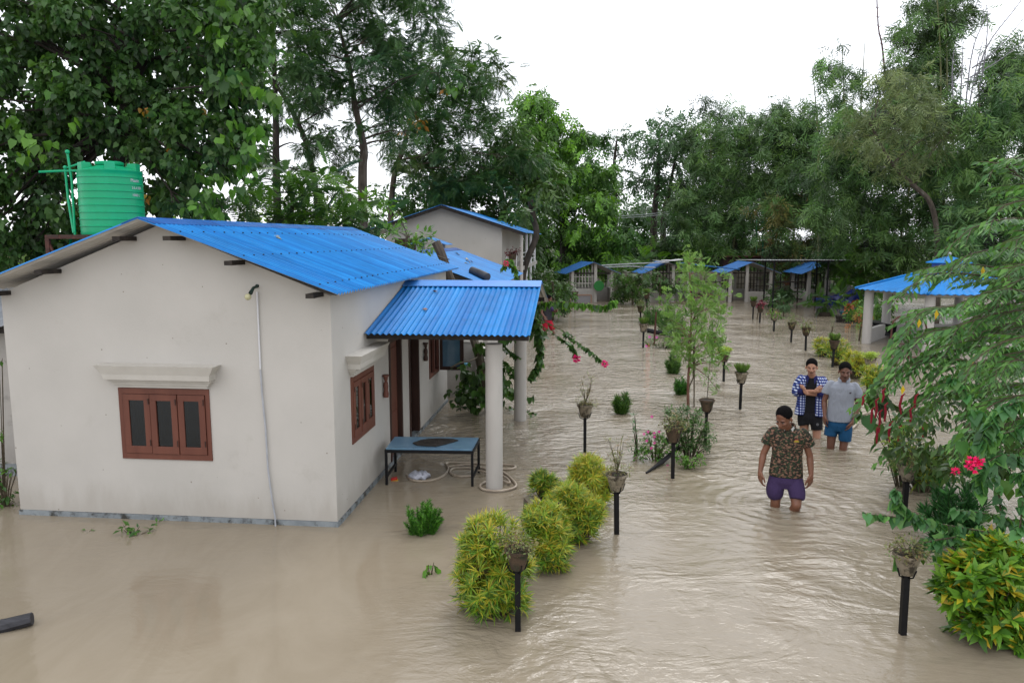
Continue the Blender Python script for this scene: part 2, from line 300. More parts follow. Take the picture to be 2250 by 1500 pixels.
# ================================================================ SETTING
def water_mat():
    m, n, b = new_mat('muddy flood water'); N = n.nodes; L = n.links
    def noise(vec, s, d=3, r=.55, dist=0.):
        t = N.new('ShaderNodeTexNoise'); t.inputs['Scale'].default_value = s; t.inputs['Detail'].default_value = d; t.inputs['Roughness'].default_value = r; t.inputs['Distortion'].default_value = dist
        L.new(vec, t.inputs['Vector']); return t.outputs['Fac']
    def mapping(sc_, rot=0.):
        mp = N.new('ShaderNodeMapping'); mp.inputs['Scale'].default_value = sc_; mp.inputs['Rotation'].default_value = (0, 0, rot); L.new(tc.outputs['Object'], mp.inputs[0]); return mp.outputs[0]
    def ma(op, a, c=None, clamp=False):
        t = N.new('ShaderNodeMath'); t.operation = op; t.use_clamp = clamp
        for i, q in enumerate((a, c)):
            if q is None: continue
            if hasattr(q, 'links'): L.new(q, t.inputs[i])
            else: t.inputs[i].default_value = q
        return t.outputs[0]
    def mr(v, a, b_, c, d):
        t = N.new('ShaderNodeMapRange'); t.interpolation_type = 'SMOOTHSTEP'; L.new(v, t.inputs[0])
        for i, q in enumerate((a, b_, c, d)): t.inputs[i + 1].default_value = q
        return t.outputs[0]
    tc = N.new('ShaderNodeTexCoord'); sp = N.new('ShaderNodeSeparateXYZ'); L.new(tc.outputs['Object'], sp.inputs[0]); X, Y = sp.outputs[0], sp.outputs[1]
    base = mapping((1, 1, 1))
    big = noise(base, .35, 2); mid = noise(base, .9, 3, .6, 1.2)
    # colour: silty patches drawn out along the current
    cr = N.new('ShaderNodeValToRGB'); e = cr.color_ramp.elements; e[0].position = .35; e[1].position = .7
    e[0].color = (.228, .190, .136, 1); e[1].color = (.256, .217, .160, 1)
    L.new(noise(mapping((1.6, .8, 1), .5), .8, 6, .65, 2.0), cr.inputs[0]); L.new(cr.outputs[0], b.inputs['Base Color'])
    # waves: wind ripples (short in y), flow swirls, fine chop
    rip = noise(mapping((1.0, 2.3, 1), .12), 2.6, 4, .55, .6)
    rip2 = noise(mapping((1.2, 2.6, 1), -.35), 5.5, 3, .5, .4)
    wv = N.new('ShaderNodeTexWave'); wv.wave_type = 'BANDS'; wv.bands_direction = 'DIAGONAL'; wv.inputs['Scale'].default_value = .55; wv.inputs['Distortion'].default_value = 9; wv.inputs['Detail'].default_value = 4; wv.inputs['Detail Scale'].default_value = 1.4
    L.new(base, wv.inputs['Vector'])
    far = mr(Y, 7.0, 12.0, 0, 1)
    calm = ma('MULTIPLY', mr(X, -2.2, .6, 0, 1), mr(Y, 1, 2, 1, 1))          # the sheltered water by the house is calmer
    calm = ma('MAXIMUM', calm, ma('MULTIPLY', mr(Y, 7.5, 9.5, 0, 1), .9))
    calm = ma('MAXIMUM', calm, .16)
    gust = mr(big, .38, .60, .35, 1.25)
    chop = noise(mapping((1, 1.5, 1), .7), 16, 3, .6, .8)
    ripf = ma('MULTIPLY', ma('ADD', ma('MULTIPLY', rip, .088), ma('MULTIPLY', rip2, .042)), ma('ADD', ma('MULTIPLY', far, .72), .16))
    sw1 = noise(mapping((.8, 1.7, 1), .45), 1.5, 5, .55, 3.2); h = ma('ADD', ripf, ma('MULTIPLY', sw1, ma('ADD', ma('MULTIPLY', far, -.014), .024)))
    sw = ma('MULTIPLY', ma('MULTIPLY', wv.outputs['Fac'], mr(mid, .42, .6, 0, 1)), .016)
    h = ma('ADD', h, sw); h = ma('ADD', h, ma('MULTIPLY', chop, .006))
    h = ma('MULTIPLY', h, ma('MULTIPLY', calm, gust))
    for (px_, py_, rad_, amp_) in ((1724, 1113, 1.9, .0034), (1800, 975, 1.8, .0040), (1138, 1384, .5, .0016), (1983, 1392, .6, .0018), (1203, 734, 2.2, .006), (1478, 1050, .7, .0025), (1285, 993, .7, .003)):
        q = G(px_, py_); vm = N.new('ShaderNodeVectorMath'); vm.operation = 'DISTANCE'; L.new(tc.outputs['Object'], vm.inputs[0]); vm.inputs[1].default_value = (q[0], q[1], 0)
        dd = ma('ADD', vm.outputs['Value'], ma('MULTIPLY', mid, .25)); fall = mr(vm.outputs['Value'], .05, rad_, 1, 0)
        h = ma('ADD', h, ma('MULTIPLY', ma('MULTIPLY', ma('SINE', ma('MULTIPLY', dd, 38.0)), fall), amp_))
    bn = N.new('ShaderNodeBump'); bn.inputs['Strength'].default_value = 1.0; bn.inputs['Distance'].default_value = 1.0
    L.new(h, bn.inputs['Height']); L.new(bn.outputs[0], b.inputs['Normal'])
    b.inputs['Roughness'].default_value = .035; b.inputs['IOR'].default_value = 1.45
    b.inputs['Specular IOR Level'].default_value = .5
    return m
M_water = water_mat()
wtr = MB().add([(-300, -20, 0), (300, -20, 0), (300, 400, 0), (-300, 400, 0)], [(0, 1, 2, 3)]).build('flood_water', M_water)
tag(wtr, 'muddy brown flood water covering the whole yard', 'water', kind='structure')
M_ground = tex_mat('wet ground', (.05, .04, .025), (.07, .09, .03), 1.5, .95, .3, 9)
ys = [-30, 34, 36.5, 38, 40, 60, 120, 500]; zs = [-.5, -.5, -.1, .12, .2, .5, .8, 1.2]
xs = [-500, -60, -20, 0, 20, 60, 500]
vv = [(x, y, z) for y, z in zip(ys, zs) for x in xs]; k = len(xs)
gr = MB().add(vv, [(j * k + i, j * k + i + 1, (j + 1) * k + i + 1, (j + 1) * k + i) for j in range(len(ys) - 1) for i in range(k - 1)]).build('ground', M_ground)
tag(gr, 'wet grassy ground rising behind the far sheds', 'ground', kind='structure')

# ================================================================ BUILDINGS
K = CAM_Z / 3.4
def frame_fn(o, e, f):
    o = A_(o, float); e = A_(e, float); f = A_(f, float)
    return lambda a, b, c: o + e * a * K + f * b * K + A_([0, 0, c * K])
E1 = (-.99479, .1019, 0); F1 = (.1019, .99479, 0)
H1 = frame_fn((*G(742, 1157)[:2], 0), E1, F1)

def wall_panel(mb, P, outline_z, holes, s0, s1, z0, th):
    """P(s, z, depth) -> point; outline_z(s) top height; holes (s0, s1, z0, z1)"""
    cuts = sorted({s0, s1, *[h[0] for h in holes], *[h[1] for h in holes], *outline_z[1]})
    top = outline_z[0]
    for a, b in zip(cuts[:-1], cuts[1:]):
        segs = []; cur = z0
        for h in sorted([h for h in holes if h[0] <= a + 1e-6 and h[1] >= b - 1e-6], key=lambda h: h[2]):
            if h[2] > cur: segs.append((cur, cur, h[2], h[2]))
            cur = h[3]
        segs.append((cur, cur, top(b), top(a)))
        for q in segs:
            mb.hexa([P(a, q[0], 0), P(b, q[1], 0), P(b, q[1], th), P(a, q[0], th), P(a, q[3], 0), P(b, q[2], 0), P(b, q[2], th), P(a, q[3], th)])

def corrugated(name, o, u, v, lu, lv, pitch, amp, parent, mats=None, th=.004, seg=6, nv=3, bow=0):
    """sheet from o, waves repeat along u, channels run along v; two skins (painted top, bare underside)"""
    o = A_(o, float); u = unit(A_(u, float)); v = unit(A_(v, float)); n = np.cross(u, v)
    if n[2] < 0: n = -n
    nu = max(2, int(lu / pitch * seg)); mb = MB(); top = []; bot = []
    for i in range(nu + 1):
        s = lu * i / nu; a = amp * math.sin(2 * math.pi * s / pitch)
        for j in range(nv + 1):
            t = lv * j / nv; p = o + u * s + v * t + n * (a + random.uniform(-.0012, .0012) - bow * math.sin(math.pi * j / nv)); top.append(p + n * th); bot.append(p)
    m = nv + 1; q = [(i * m + j, (i + 1) * m + j, (i + 1) * m + j + 1, i * m + j + 1) for i in range(nu) for j in range(nv)]
    k0 = len(top)
    mb.add(top + bot, q); fb = [tuple(k0 + a for a in f[::-1]) for f in q]
    ed = [(i * m, k0 + i * m, k0 + (i + 1) * m, (i + 1) * m) for i in range(nu)] + [(i * m + nv, (i + 1) * m + nv, k0 + (i + 1) * m + nv, k0 + i * m + nv) for i in range(nu)]
    ed += [(j, j + 1, k0 + j + 1, k0 + j) for j in range(nv)] + [(nu * m + j, k0 + nu * m + j, k0 + nu * m + j + 1, nu * m + j + 1) for j in range(nv)]
    mb.f += ed; mb.mi += [0] * len(ed); mb.f += fb; mb.mi += [1] * len(fb)
    return mb.build(name, mats or [M_blue, M_under], parent, smooth=True)

def gable_roof(P, root, e0, e1, f0, f1, ze, za, pitch=.076, amp=.008, cap=True, name='roof', capw=.20, mats=None):
    """P(e, f, z); slopes on both sides of the mid ridge"""
    em = (e0 + e1) / 2; out = []
    for ea in (e0, e1):
        o = P(ea, f0, ze); r = P(em, f0, za); far = P(ea, f1, ze)
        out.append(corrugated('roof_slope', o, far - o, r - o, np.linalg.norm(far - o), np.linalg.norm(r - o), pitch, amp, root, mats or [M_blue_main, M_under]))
    if cap:
        mb = MB()
        for ea in (e0, e1):
            t = capw / abs(em - e0)
            a = P(em, f0, za + .022); b = P(em, f1, za + .022); sl = lambda q, f: P(em + (ea - em) * q, f, za + (ze - za) * q + .024)
            mb.prism([a, sl(t, f0), sl(t, f1), b], (0, 0, -.006))
        out.append(mb.build('ridge_cap', M_blued, root))
    return out

def shutter_window(P, root, s0, s1, z0, z1, n, hood=True, open_=False, hoodz=.11):
    """P(s, z, out) out>0 is outside. casement of n leaves"""
    fr = MB(); ft = .07
    def bar(a, b, c, d, o0, o1): fr.hexa([P(a, c, o0), P(b, c, o0), P(b, c, o1), P(a, c, o1), P(a, d, o0), P(b, d, o0), P(b, d, o1), P(a, d, o1)])
    bar(s0, s1, z0, z0 + ft, -.06, .012); bar(s0, s1, z1 - ft, z1, -.06, .012)
    bar(s0, s0 + ft * .7, z0 + ft, z1 - ft, -.06, .012); bar(s1 - ft * .7, s1, z0 + ft, z1 - ft, -.06, .012)
    W = fr.build('window', M_wood, root)
    a0 = s0 + ft * .7 + .004; a1 = s1 - ft * .7 - .004; wd = (a1 - a0) / n
    for i in range(n):
        a = a0 + i * wd + .004; b = a0 + (i + 1) * wd - .004; fw = .074; lo = -.05; hi = .022 + (.006 if i % 2 else 0)
        c, d = z0 + ft + .004, z1 - ft - .004
        s = MB()
        def sb(a, b, c, d): s.hexa([P(a, c, lo), P(b, c, lo), P(b, c, hi), P(a, c, hi), P(a, d, lo), P(b, d, lo), P(b, d, hi), P(a, d, hi)])
        sb(a, b, c, c + fw * 1.2); sb(a, b, d - fw, d); sb(a, a + fw, c + fw * 1.2, d - fw); sb(b - fw, b, c + fw * 1.2, d - fw)
        s.build('sash', M_wood, W, bevel=.003)
        g = MB(); g.hexa([P(a + fw, c + fw * 1.2, .008), P(b - fw, c + fw * 1.2, .008), P(b - fw, c + fw * 1.2, .012), P(a + fw, c + fw * 1.2, .012), P(a + fw, d - fw, .008), P(b - fw, d - fw, .008), P(b - fw, d - fw, .012), P(a + fw, d - fw, .012)])
        g.build('pane', M_glass, W)
        for zz in (c + .1, d - .12):
            h = MB(); h.tube([P(a + .012, zz, hi + .004), P(a + .012, zz + .07, hi + .004)], .006, 6); h.build('hinge', M_darkwood, W)
    gm = MB(); zz = z0 + .12
    while zz < z1 - .08: gm.tube([P(s0 + .06, zz, -.10), P(s1 - .06, zz, -.10)], .004, 5); zz += .13
    ss = s0 + .11
    while ss < s1 - .05: gm.tube([P(ss, z0 + .05, -.104), P(ss, z1 - .05, -.104)], .004, 5); ss += .14
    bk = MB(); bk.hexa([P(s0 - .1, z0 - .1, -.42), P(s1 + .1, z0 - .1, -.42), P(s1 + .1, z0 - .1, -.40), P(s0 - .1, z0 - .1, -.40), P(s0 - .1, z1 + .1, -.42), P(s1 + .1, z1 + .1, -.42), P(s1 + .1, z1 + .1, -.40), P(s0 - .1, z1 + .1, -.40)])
    bk.build('shade_backing', flat_mat('dark curtain', (.012, .018, .022)), W)  # dark board added behind the panes to make the room look unlit
    gm.build('security_grille', flat_mat('pale blue grille', (.18, .30, .46)), W)
    if hood:
        m = MB(); zb = z1 + .012
        def tier(z0_, z1_, ext0, ext1, o0, o1, ):
            m.hexa([P(s0 - ext0, z0_, -.01), P(s1 + ext0, z0_, -.01), P(s1 + ext0, z0_, o0), P(s0 - ext0, z0_, o0), P(s0 - ext1, z1_, -.01), P(s1 + ext1, z1_, -.01), P(s1 + ext1, z1_, o1), P(s0 - ext1, z1_, o1)])
        tier(zb, zb + .035, .0, .0, .035, .035); tier(zb + .037, zb + .072, .025, .04, .06, .06); tier(zb + .074, zb + .108, .06, .075, .085, .085)
        tier(zb + .11, zb + .175, .085, .095, .13, .14); tier(zb + .175, zb + .285, .095, .165, .14, .175)
        m.build('window_hood', M_trim, root)
    return W

# ---- the main house
house = thing('house', 'cream plastered bungalow with blue corrugated roof and porch, water up to its plinth', 'house', H1(2.04, 3.5, 0))
th = .12
gab = (lambda s: 2.76 + (3.555 - 2.76) * (1 - abs(s - 2.035) / 2.035), [2.035])
mb = MB()
Pf = lambda s, z, d: H1(s, d / K, z)
wall_panel(mb, Pf, gab, [(1.515, 2.655, .768, 1.64)], 0, 4.07, .065, th)
Pb = lambda s, z, d: H1(s, 7.02 - d / K, z)
wall_panel(mb, Pb, gab, [], 0, 4.07, -.55, th)
Pl = lambda s, z, d: H1(4.07 - d / K, s, z)
wall_panel(mb, Pl, (lambda s: 2.75, []), [], .0 + th / K, 7.02 - th / K, -.55, th)
Pr = lambda s, z, d: H1(d / K, s, z)
wall_panel(mb, Pr, (lambda s: 2.75, []), [(.63, 1.63, .835, 1.69), (2.44, 3.19, -.5, 1.93), (3.67, 4.40, -.5, 1.86), (5.25, 6.15, .81, 1.66)], th / K, 7.02 - th / K, .065, th)
mb.build('wall', M_wall, house)
mb = MB()
mb.hexa([H1(-.012, -.012, -.6), H1(4.085, -.012, -.6), H1(4.085, .10, -.6), H1(-.012, .10, -.6), H1(-.012, -.012, .062), H1(4.085, -.012, .062), H1(4.085, .10, .062), H1(-.012, .10, .062)])
mb.hexa([H1(-.015, .103, -.6), H1(.10, .103, -.6), H1(.10, 7.03, -.6), H1(-.015, 7.03, -.6), H1(-.015, .103, .062), H1(.10, .103, .062), H1(.10, 7.03, .062), H1(-.015, 7.03, .062)])
mb.build('plinth', M_plinth, house)
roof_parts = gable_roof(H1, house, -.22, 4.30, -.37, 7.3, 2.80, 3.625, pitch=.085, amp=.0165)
for ea_ in (-.22, 4.30):
    mb = MB()
    for u_ in (.10, .48, .80):
        for k_ in range(30):
            f_ = -.30 + k_ * .255; p_ = H1(ea_ + (2.04 - ea_) * u_, f_, 2.80 + .825 * u_) + A_([0, 0, .022]); mb.sphere(p_, (.011, .011, .007), 6, 4)
    mb.build('screws', M_black, house)['kind'] = 'stuff'
for s in (2.34, 3.31, 1.74, 1.04, .12, 3.98):
    mb = MB(); z = gab[0](s) - .035
    mb.hexa([H1(s - .045, -.33, z - .02), H1(s + .045, -.33, z - .02), H1(s + .045, -.002, z - .02), H1(s - .045, -.002, z - .02), H1(s - .045, -.33, z + .03), H1(s + .045, -.33, z + .03), H1(s + .045, -.002, z + .03), H1(s - .045, -.002, z + .03)])
    mb.build('purlin', M_beam, house)
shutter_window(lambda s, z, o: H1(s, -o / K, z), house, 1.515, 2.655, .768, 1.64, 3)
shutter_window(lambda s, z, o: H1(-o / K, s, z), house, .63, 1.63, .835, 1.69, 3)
# third window with one leaf swung open
W3 = MB(); Pq = lambda s, z, o: H1(-o / K, s, z)
def hx(m, a, b, c, d, o0, o1, Q=Pq): m.hexa([Q(a, c, o0), Q(b, c, o0), Q(b, c, o1), Q(a, c, o1), Q(a, d, o0), Q(b, d, o0), Q(b, d, o1), Q(a, d, o1)])
for q in ((5.25, 6.15, .81, .88), (5.25, 6.15, 1.59, 1.66), (5.25, 5.32, .88, 1.59), (6.08, 6.15, .88, 1.59), (5.67, 5.73, .88, 1.59)): hx(W3, *q, -.08, .012)
W3 = W3.build('window', M_wood, house)
g = MB(); hx(g, 5.32, 5.67, .88, 1.59, -.03, -.026); hx(g, 5.73, 6.08, .88, 1.59, -.03, -.026); g.build('pane', M_glass, W3)
sa = MB(); Q2 = lambda s, z, o: H1(-s, 6.15 + o, z)      # leaf hinged at f=6.15 standing out from the wall
for q in ((.02, .50, .83, .90), (.02, .50, 1.56, 1.64), (.02, .08, .90, 1.56), (.43, .50, .90, 1.56)): hx(sa, *q, 0, .035, Q2)
sash = sa.build('open_sash', M_darkwood, W3)
g = MB(); hx(g, .08, .43, .90, 1.56, .015, .019, Q2); g.build('pane', tex_mat('glass with painted sky reflection', (.10, .22, .34), (.16, .30, .42), 3, .05, spec=.8), sash)  # blue sky reflection put into the pane colour
# doors
for s0, s1, zt, op in ((2.44, 3.19, 1.93, 0), (3.67, 4.40, 1.86, 1)):
    d = MB(); hx(d, s0, s0 + .07, -.5, zt, -.10, .012); hx(d, s1 - .07, s1, -.5, zt, -.10, .012); hx(d, s0 + .07, s1 - .07, zt - .07, zt, -.10, .012)
    D = d.build('door', M_darkwood, house)
    if not op:
        l = MB(); hx(l, s0 + .075, s1 - .075, -.5, zt - .075, -.085, -.05)
        for q in ((s0 + .13, s1 - .13, .1, .75), (s0 + .13, s1 - .13, .9, 1.75)): hx(l, *q, -.05, -.04)
        l.build('door_leaf', M_wood, D, bevel=.004)
    else:
        l = MB(); Q3 = lambda s, z, o: H1(.14 + s, s1 - .075 - o / K, z); hx(l, 0, .62, -.5, zt - .075, 0, .035, Q3); l.build('door_leaf', M_wood, D)
# porch roof on two columns
for s, nm in ((1.62, 0), (5.56, 1)):
    c = H1(-1.68, s, 0); mb = MB(); r = .1
    mb.lathe([(r, -.55), (r, 1.0), (r * .985, 2.11 * K - .09)], (c[0], c[1], 0), 28, cap=True)
    mb.build('porch_column', M_col, house, smooth=True)
mb = MB()
mb.beam(H1(-1.68, 1.5, 2.12), H1(-1.68, 5.7, 2.12), .07, .07); mb.beam(H1(-.0, 1.62, 2.17), H1(-1.9, 1.62, 2.17), .05, .06)
mb.beam(H1(-.0, 5.56, 2.17), H1(-1.9, 5.56, 2.17), .05, .06)
for s, z in ((2.4, 2.355), (3.6, 2.60), (4.8, 2.355), (1.38, 2.12), (5.82, 2.12)): mb.beam(H1(.0, s, z), H1(-2.17, s, z), .05, .06)
mb.build('porch_beam', M_beam, house)
HP = lambda e, f, z: H1(-f, e, z)        # ridge across the wall
for ea in (1.22, 6.0):
    o = HP(ea, .01, 2.165); r_ = HP(3.6, .01, 2.72); far = HP(ea, 2.2, 2.165)
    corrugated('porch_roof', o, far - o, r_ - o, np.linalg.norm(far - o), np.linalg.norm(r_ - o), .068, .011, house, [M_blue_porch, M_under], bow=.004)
mb = MB()
for ea in (1.22, 6.0):
    q = .135; sl = lambda q, f: HP(3.6 + (ea - 3.6) * q, f, 2.72 + (2.165 - 2.72) * q + .03)
    mb.prism([sl(0, 0.01), sl(q, .01), sl(q, 2.2), sl(0, 2.2)], (0, 0, -.006))
mb.build('ridge_cap', tex_mat('light blue cap', (.04, .22, .66), (.05, .28, .75), 4, .4, spec=.5), house)
# lamp and conduit
mb = MB(); p = [H1(.86, -.02, 2.80), H1(.862, -.02, 1.90)]
mb.tube(p, .009, 8); mb.build('conduit_pipe', M_white, house, smooth=True)
mb = MB(); mb.tube([H1(.862, -.02, 1.89), H1(.85, -.03, 1.6), H1(.83, -.025, 1.2), H1(.82, -.03, .7), H1(.79, -.03, .35), H1(.755, -.035, .1), H1(.75, -.05, -.05)], .009, 8)
mb.build('conduit_pipe', M_pvc, house, smooth=True)
mb = MB(); mb.lathe([(.0, 0), (.017, .0), (.017, .03), (.011, .05)], (0, 0, 0), 14)
lh = MB(); a = H1(.86, -.01, 2.86); b = H1(.875, -.16, 2.79)
lh.tube([H1(.862, 0, 2.87), a, H1(.868, -.09, 2.85), b], [.02, .014, .014, .02], 10); lamp = lh.build('lamp_holder', flat_mat('dark green bakelite', (.02, .05, .04)), house, smooth=True)
lb = MB(); c = H1(.88, -.215, 2.755); lb.sphere(c, .032, 16, 10); lb.build('bulb', flat_mat('cream bulb glass', (.62, .60, .36), .25), lamp, smooth=True)
# carved figures on the wall
for s, z, lab in ((2.10, 1.30, 'small carved red brown wooden figure hung beside the first door'), (4.78, 1.40, 'small dark carved wooden figure hung beside the open window')):
    mb = MB(); c = H1(-.045, s, z)
    mb.lathe([(.0, -.14), (.035, -.14), (.04, -.10), (.028, -.05), (.036, 0), (.03, .04), (.018, .055), (.028, .09), (.03, .115), (.045, .12), (.045, .14), (0, .14)], c, 14, sx=.9, sy=1.1)
    tag(mb.build('carved_figure', M_wood if s < 3 else M_darkwood, smooth=True), lab, 'carving')

# ---- second house, close behind the first
H2 = frame_fn((-.50, 15.2, 0), E1, F1)
h2 = thing('house', 'low cream bungalow behind the porch with leaf-strewn blue roof', 'house', H2(2.04, 3.5, 0))
mb = MB(); g2 = (lambda s: 2.22 + .75 * (1 - abs(s - 2.04) / 2.04), [2.04])
for P_ in (lambda s, z, d: H2(s, d / K, z), lambda s, z, d: H2(s, 7 - d / K, z)): wall_panel(mb, P_, g2, [], 0, 4.07, -.55, .12)
for P_ in (lambda s, z, d: H2(d / K, s, z), lambda s, z, d: H2(4.07 - d / K, s, z)): wall_panel(mb, P_, (lambda s: 2.2, []), [], .15, 6.85, -.55, .12)
mb.build('wall', M_wall_old, h2)
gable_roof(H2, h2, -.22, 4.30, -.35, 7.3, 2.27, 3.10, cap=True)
mb = MB(); mb.beam(H2(-.2, -.3, 2.21), H2(2.04, -.3, 3.03), .03, .07); mb.beam(H2(4.28, -.3, 2.21), H2(2.04, -.3, 3.03), .03, .07); mb.build('barge_board', M_beam, h2)
mb = MB(); mb.tube([H2(1.1, -.02, 2.0), H2(1.1, -.02, 1.2)], .012, 8); mb.build('conduit_pipe', M_black, h2)
# ---- two-storey house
H3 = frame_fn((-.31, 23.3, 0), E1, F1)
h3 = thing('house', 'taller cream house with blue roof, a balcony and a dark shuttered window, behind the bungalows', 'house', H3(2.1, 3, 0))
g3 = (lambda s: (3.92 - .06 - abs(s * K - 1.82) * .324) / K, [1.82 / K])
mb = MB(); SW = 3.64 / K
wall_panel(mb, lambda s, z, d: H3(s, d / K, z), g3, [(3.0, 3.95, 2.9, 3.42)], 0, SW, -.5, .14)
wall_panel(mb, lambda s, z, d: H3(s, 8 - d / K, z), g3, [], 0, SW, -.5, .14)
for P_ in (lambda s, z, d: H3(d / K, s, z), lambda s, z, d: H3(SW - d / K, s, z)): wall_panel(mb, P_, (lambda s: 3.75, []), [], .17, 7.8, -.5, .14)
mb.build('wall', M_wall, h3)
za3, ze3 = 3.93 / K, 3.09 / K
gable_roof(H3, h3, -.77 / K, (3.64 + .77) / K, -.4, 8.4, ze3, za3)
mb = MB()
for s in (-.75 / K, (3.64 + .75) / K): mb.beam(H3(s, -.35, ze3 - .06), H3(1.82 / K, -.35, za3 - .06), .04, .10)
mb.build('barge_board', M_beam, h3)
mb = MB(); mb.box(H3(3.47, .05, 3.16), (.95 * K, .04, .52 * K), E1, F1); mb.build('shutter', M_darkwood, h3)
mb = MB(); mb.tube([H3(2.9, -.03, 3.5), H3(2.9, -.03, 2.6)], .02, 8); mb.build('downpipe', M_pvc, h3)
mb = MB(); mb.box(H3(-.38, 3.9, 2.35), (.74 * K, 7.6 * K, .12), E1, F1); mb.build('balcony_floor', M_wall_old, h3)
for f in (.1, 2.2, 4.3, 6.5):
    mb = MB(); mb.lathe([(.05, -.55), (.05, ze3 * K - .02)], (*H3(-.70, f, 0)[:2], 0), 12); mb.build('balcony_post', M_white if f > 1 else M_col, h3, smooth=True)
mb = MB()
for z in (2.6, 2.75, 2.9): mb.beam(H3(-.70, .1, z), H3(-.70, 6.5, z), .03, .03)
for s in (.2, .4, .6): mb.beam(H3(-.70 + s * .9, .1, 2.42), H3(-.70 + s * .9, .1, 2.9), .03, .03)
mb.build('railing', M_white, h3)
# little canopy roof on the entrance tower
mb = MB(); cc = AT(947, 560, 21.2)
root = thing('entrance_canopy', 'tiny blue gabled canopy on short white posts between the two back houses', 'canopy', (cc[0], cc[1], 0))
Hc_ = frame_fn((cc[0], cc[1], 0), E1, F1)
gable_roof(lambda e, f, z: Hc_(e, f, z), root, -.62, .62, -.6, .6, 3.22, 3.44, pitch=.076, cap=False)
for s in (-.35, .35):
    for f in (-.4, .4):
        mb = MB(); mb.beam(Hc_(s, f, -.5), Hc_(s, f, 3.26), .08, .08); mb.build('post', M_col, root)
# ---- shed at the left edge
c = G(20, 1040); sh = thing('shed', 'grey plastered shed behind the left corner of the main house', 'shed', (c[0] - 1.5, c[1], 0))
mb = MB(); mb.box((c[0] - 1.4, c[1] + 1.6, .62), (4.2, 3.0, 2.34)); mb.build('wall', M_wall_old, sh)
mb = MB(); mb.box((c[0] - 1.4, c[1] + .02, .02), (4.26, .22, .16)); mb.build('ledge', M_plinth, sh)
corrugated('roof', (c[0] - 3.7, c[1] - .25, 1.88), (1, 0, 0), (0, 1, .12), 4.8, 3.8, .076, .008, sh, [M_zinc, M_under])
mb = MB(); mb.beam((c[0] - 3.6, c[1] - .1, 1.82), (c[0] + 1, c[1] - .1, 1.82), .06, .08); mb.build('beam', M_beam, sh)
# ---- distant pink building
c = AT(10, 640, 40); ph = thing('house', 'distant pink-roofed house glimpsed through the leaves at the far left', 'house', (c[0], c[1], 0))
mb = MB(); mb.box((c[0] - 1, 41.5, .4), (7, 4, 2.4)); mb.build('wall', tex_mat('pink wall', (.42, .22, .20), (.5, .28, .25), 3), ph)
mb = MB(); mb.prism([(c[0] - 5, 39, 1.5), (c[0] + 3, 39, 1.5), (c[0] + 3, 42, 3.0), (c[0] - 5, 42, 3.0)], (0, 0, .08)); mb.prism([(c[0] - 5, 45, 1.5), (c[0] + 3, 45, 1.5), (c[0] + 3, 42, 3.0), (c[0] - 5, 42, 3.0)], (0, 0, .08)); mb.build('roof', tex_mat('faded pink roof', (.45, .17, .16), (.55, .25, .23), 3), ph)

# ---- far sheds
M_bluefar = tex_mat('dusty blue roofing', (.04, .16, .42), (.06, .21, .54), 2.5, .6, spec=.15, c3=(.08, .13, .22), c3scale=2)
def cage(idx, lab, apex, eave, posts, base, low, D, barcols, extra=None):
    """front of the shed lies in the plane y = D"""
    X = lambda px: (px - 1125) / FPX * D
    Z = lambda py: AT(1300, py, D)[2]
    xa = X(apex[0]); xl, xr = X(eave[0][0]), X(eave[1][0]); za, ze = Z(apex[1]), (Z(eave[0][1]) + Z(eave[1][1])) / 2
    dep = (1.2, 1.2, 1.9, 2.0)[idx - 1]; yw = (-.26, -.16, 0, 0)[idx - 1]; t = thing('animal_shed', lab, 'shed', (xa, D + 1, 0), 'row of small blue-roofed sheds at the far side')
    for xe in (xl, xr):
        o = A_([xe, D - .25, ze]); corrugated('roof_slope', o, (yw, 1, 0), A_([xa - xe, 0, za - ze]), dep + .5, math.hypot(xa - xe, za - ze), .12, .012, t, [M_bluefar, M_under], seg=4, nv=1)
    wl, wr = X(posts[0]), X(posts[-1])
    for px in posts:
        x = X(px)
        for yy in (D, D + dep):
            top = za - abs(x - xa) * (za - ze) / (xr - xl) * 2 - .03
            mb = MB(); mb.box((x, yy, (top - .5) / 2), (.13, .13, top + .5)); mb.build('post', M_col, t)
    lw = Z(low[2]); mb = MB()
    mb.box(((X(low[0]) + X(low[1])) / 2, D, (lw - .5) / 2), (X(low[1]) - X(low[0]) - .13, .1, lw + .5))
    mb.box(((wl + wr) / 2, D + dep, (lw - .5) / 2), (wr - wl - .13, .1, lw + .5))
    for x in (wl, wr): mb.box((x, D + dep / 2, (lw - .5) / 2), (.1, dep - .14, lw + .5))
    mb.build('low_wall', M_wall_old, t)
    gb = [MB(), MB()]
    def bars(x0, x1, y, z0, m):
        n = max(3, int(abs(x1 - x0) / .15))
        for i in range(1, n):
            x = x0 + (x1 - x0) * i / n; top = za - abs(x - xa) * (za - ze) / (xr - xl) * 2 - random.uniform(.05, .25)
            m.beam((x, y, z0), (x + random.uniform(-.02, .02), y, top), .035, .03)
        for z in (z0 + .25, z0 + .55): m.beam((x0, y - .03, z), (x1, y - .03, z), .03, .03)
    zt = ze + .12
    bars(X(low[0]), X(low[1]), D, lw, gb[0]); bars(wl, wr, D + dep, lw, gb[1])
    gb[0].build('barred_front', M_col if barcols else M_beam, t); gb[1].build('barred_back', M_beam, t)
    mb = MB(); mb.beam((wl, D, ze + .02), (wr, D, ze + .02), .06, .07); mb.build('beam', M_beam, t)
    return t, X, Z
t, X, Z = cage(1, 'small blue-roofed shed with white bars, leftmost of the far row', (1303, 576), ((1242, 602), (1363, 601)), (1258, 1308, 1344), 662, (1258, 1308, 634), 35., 1)
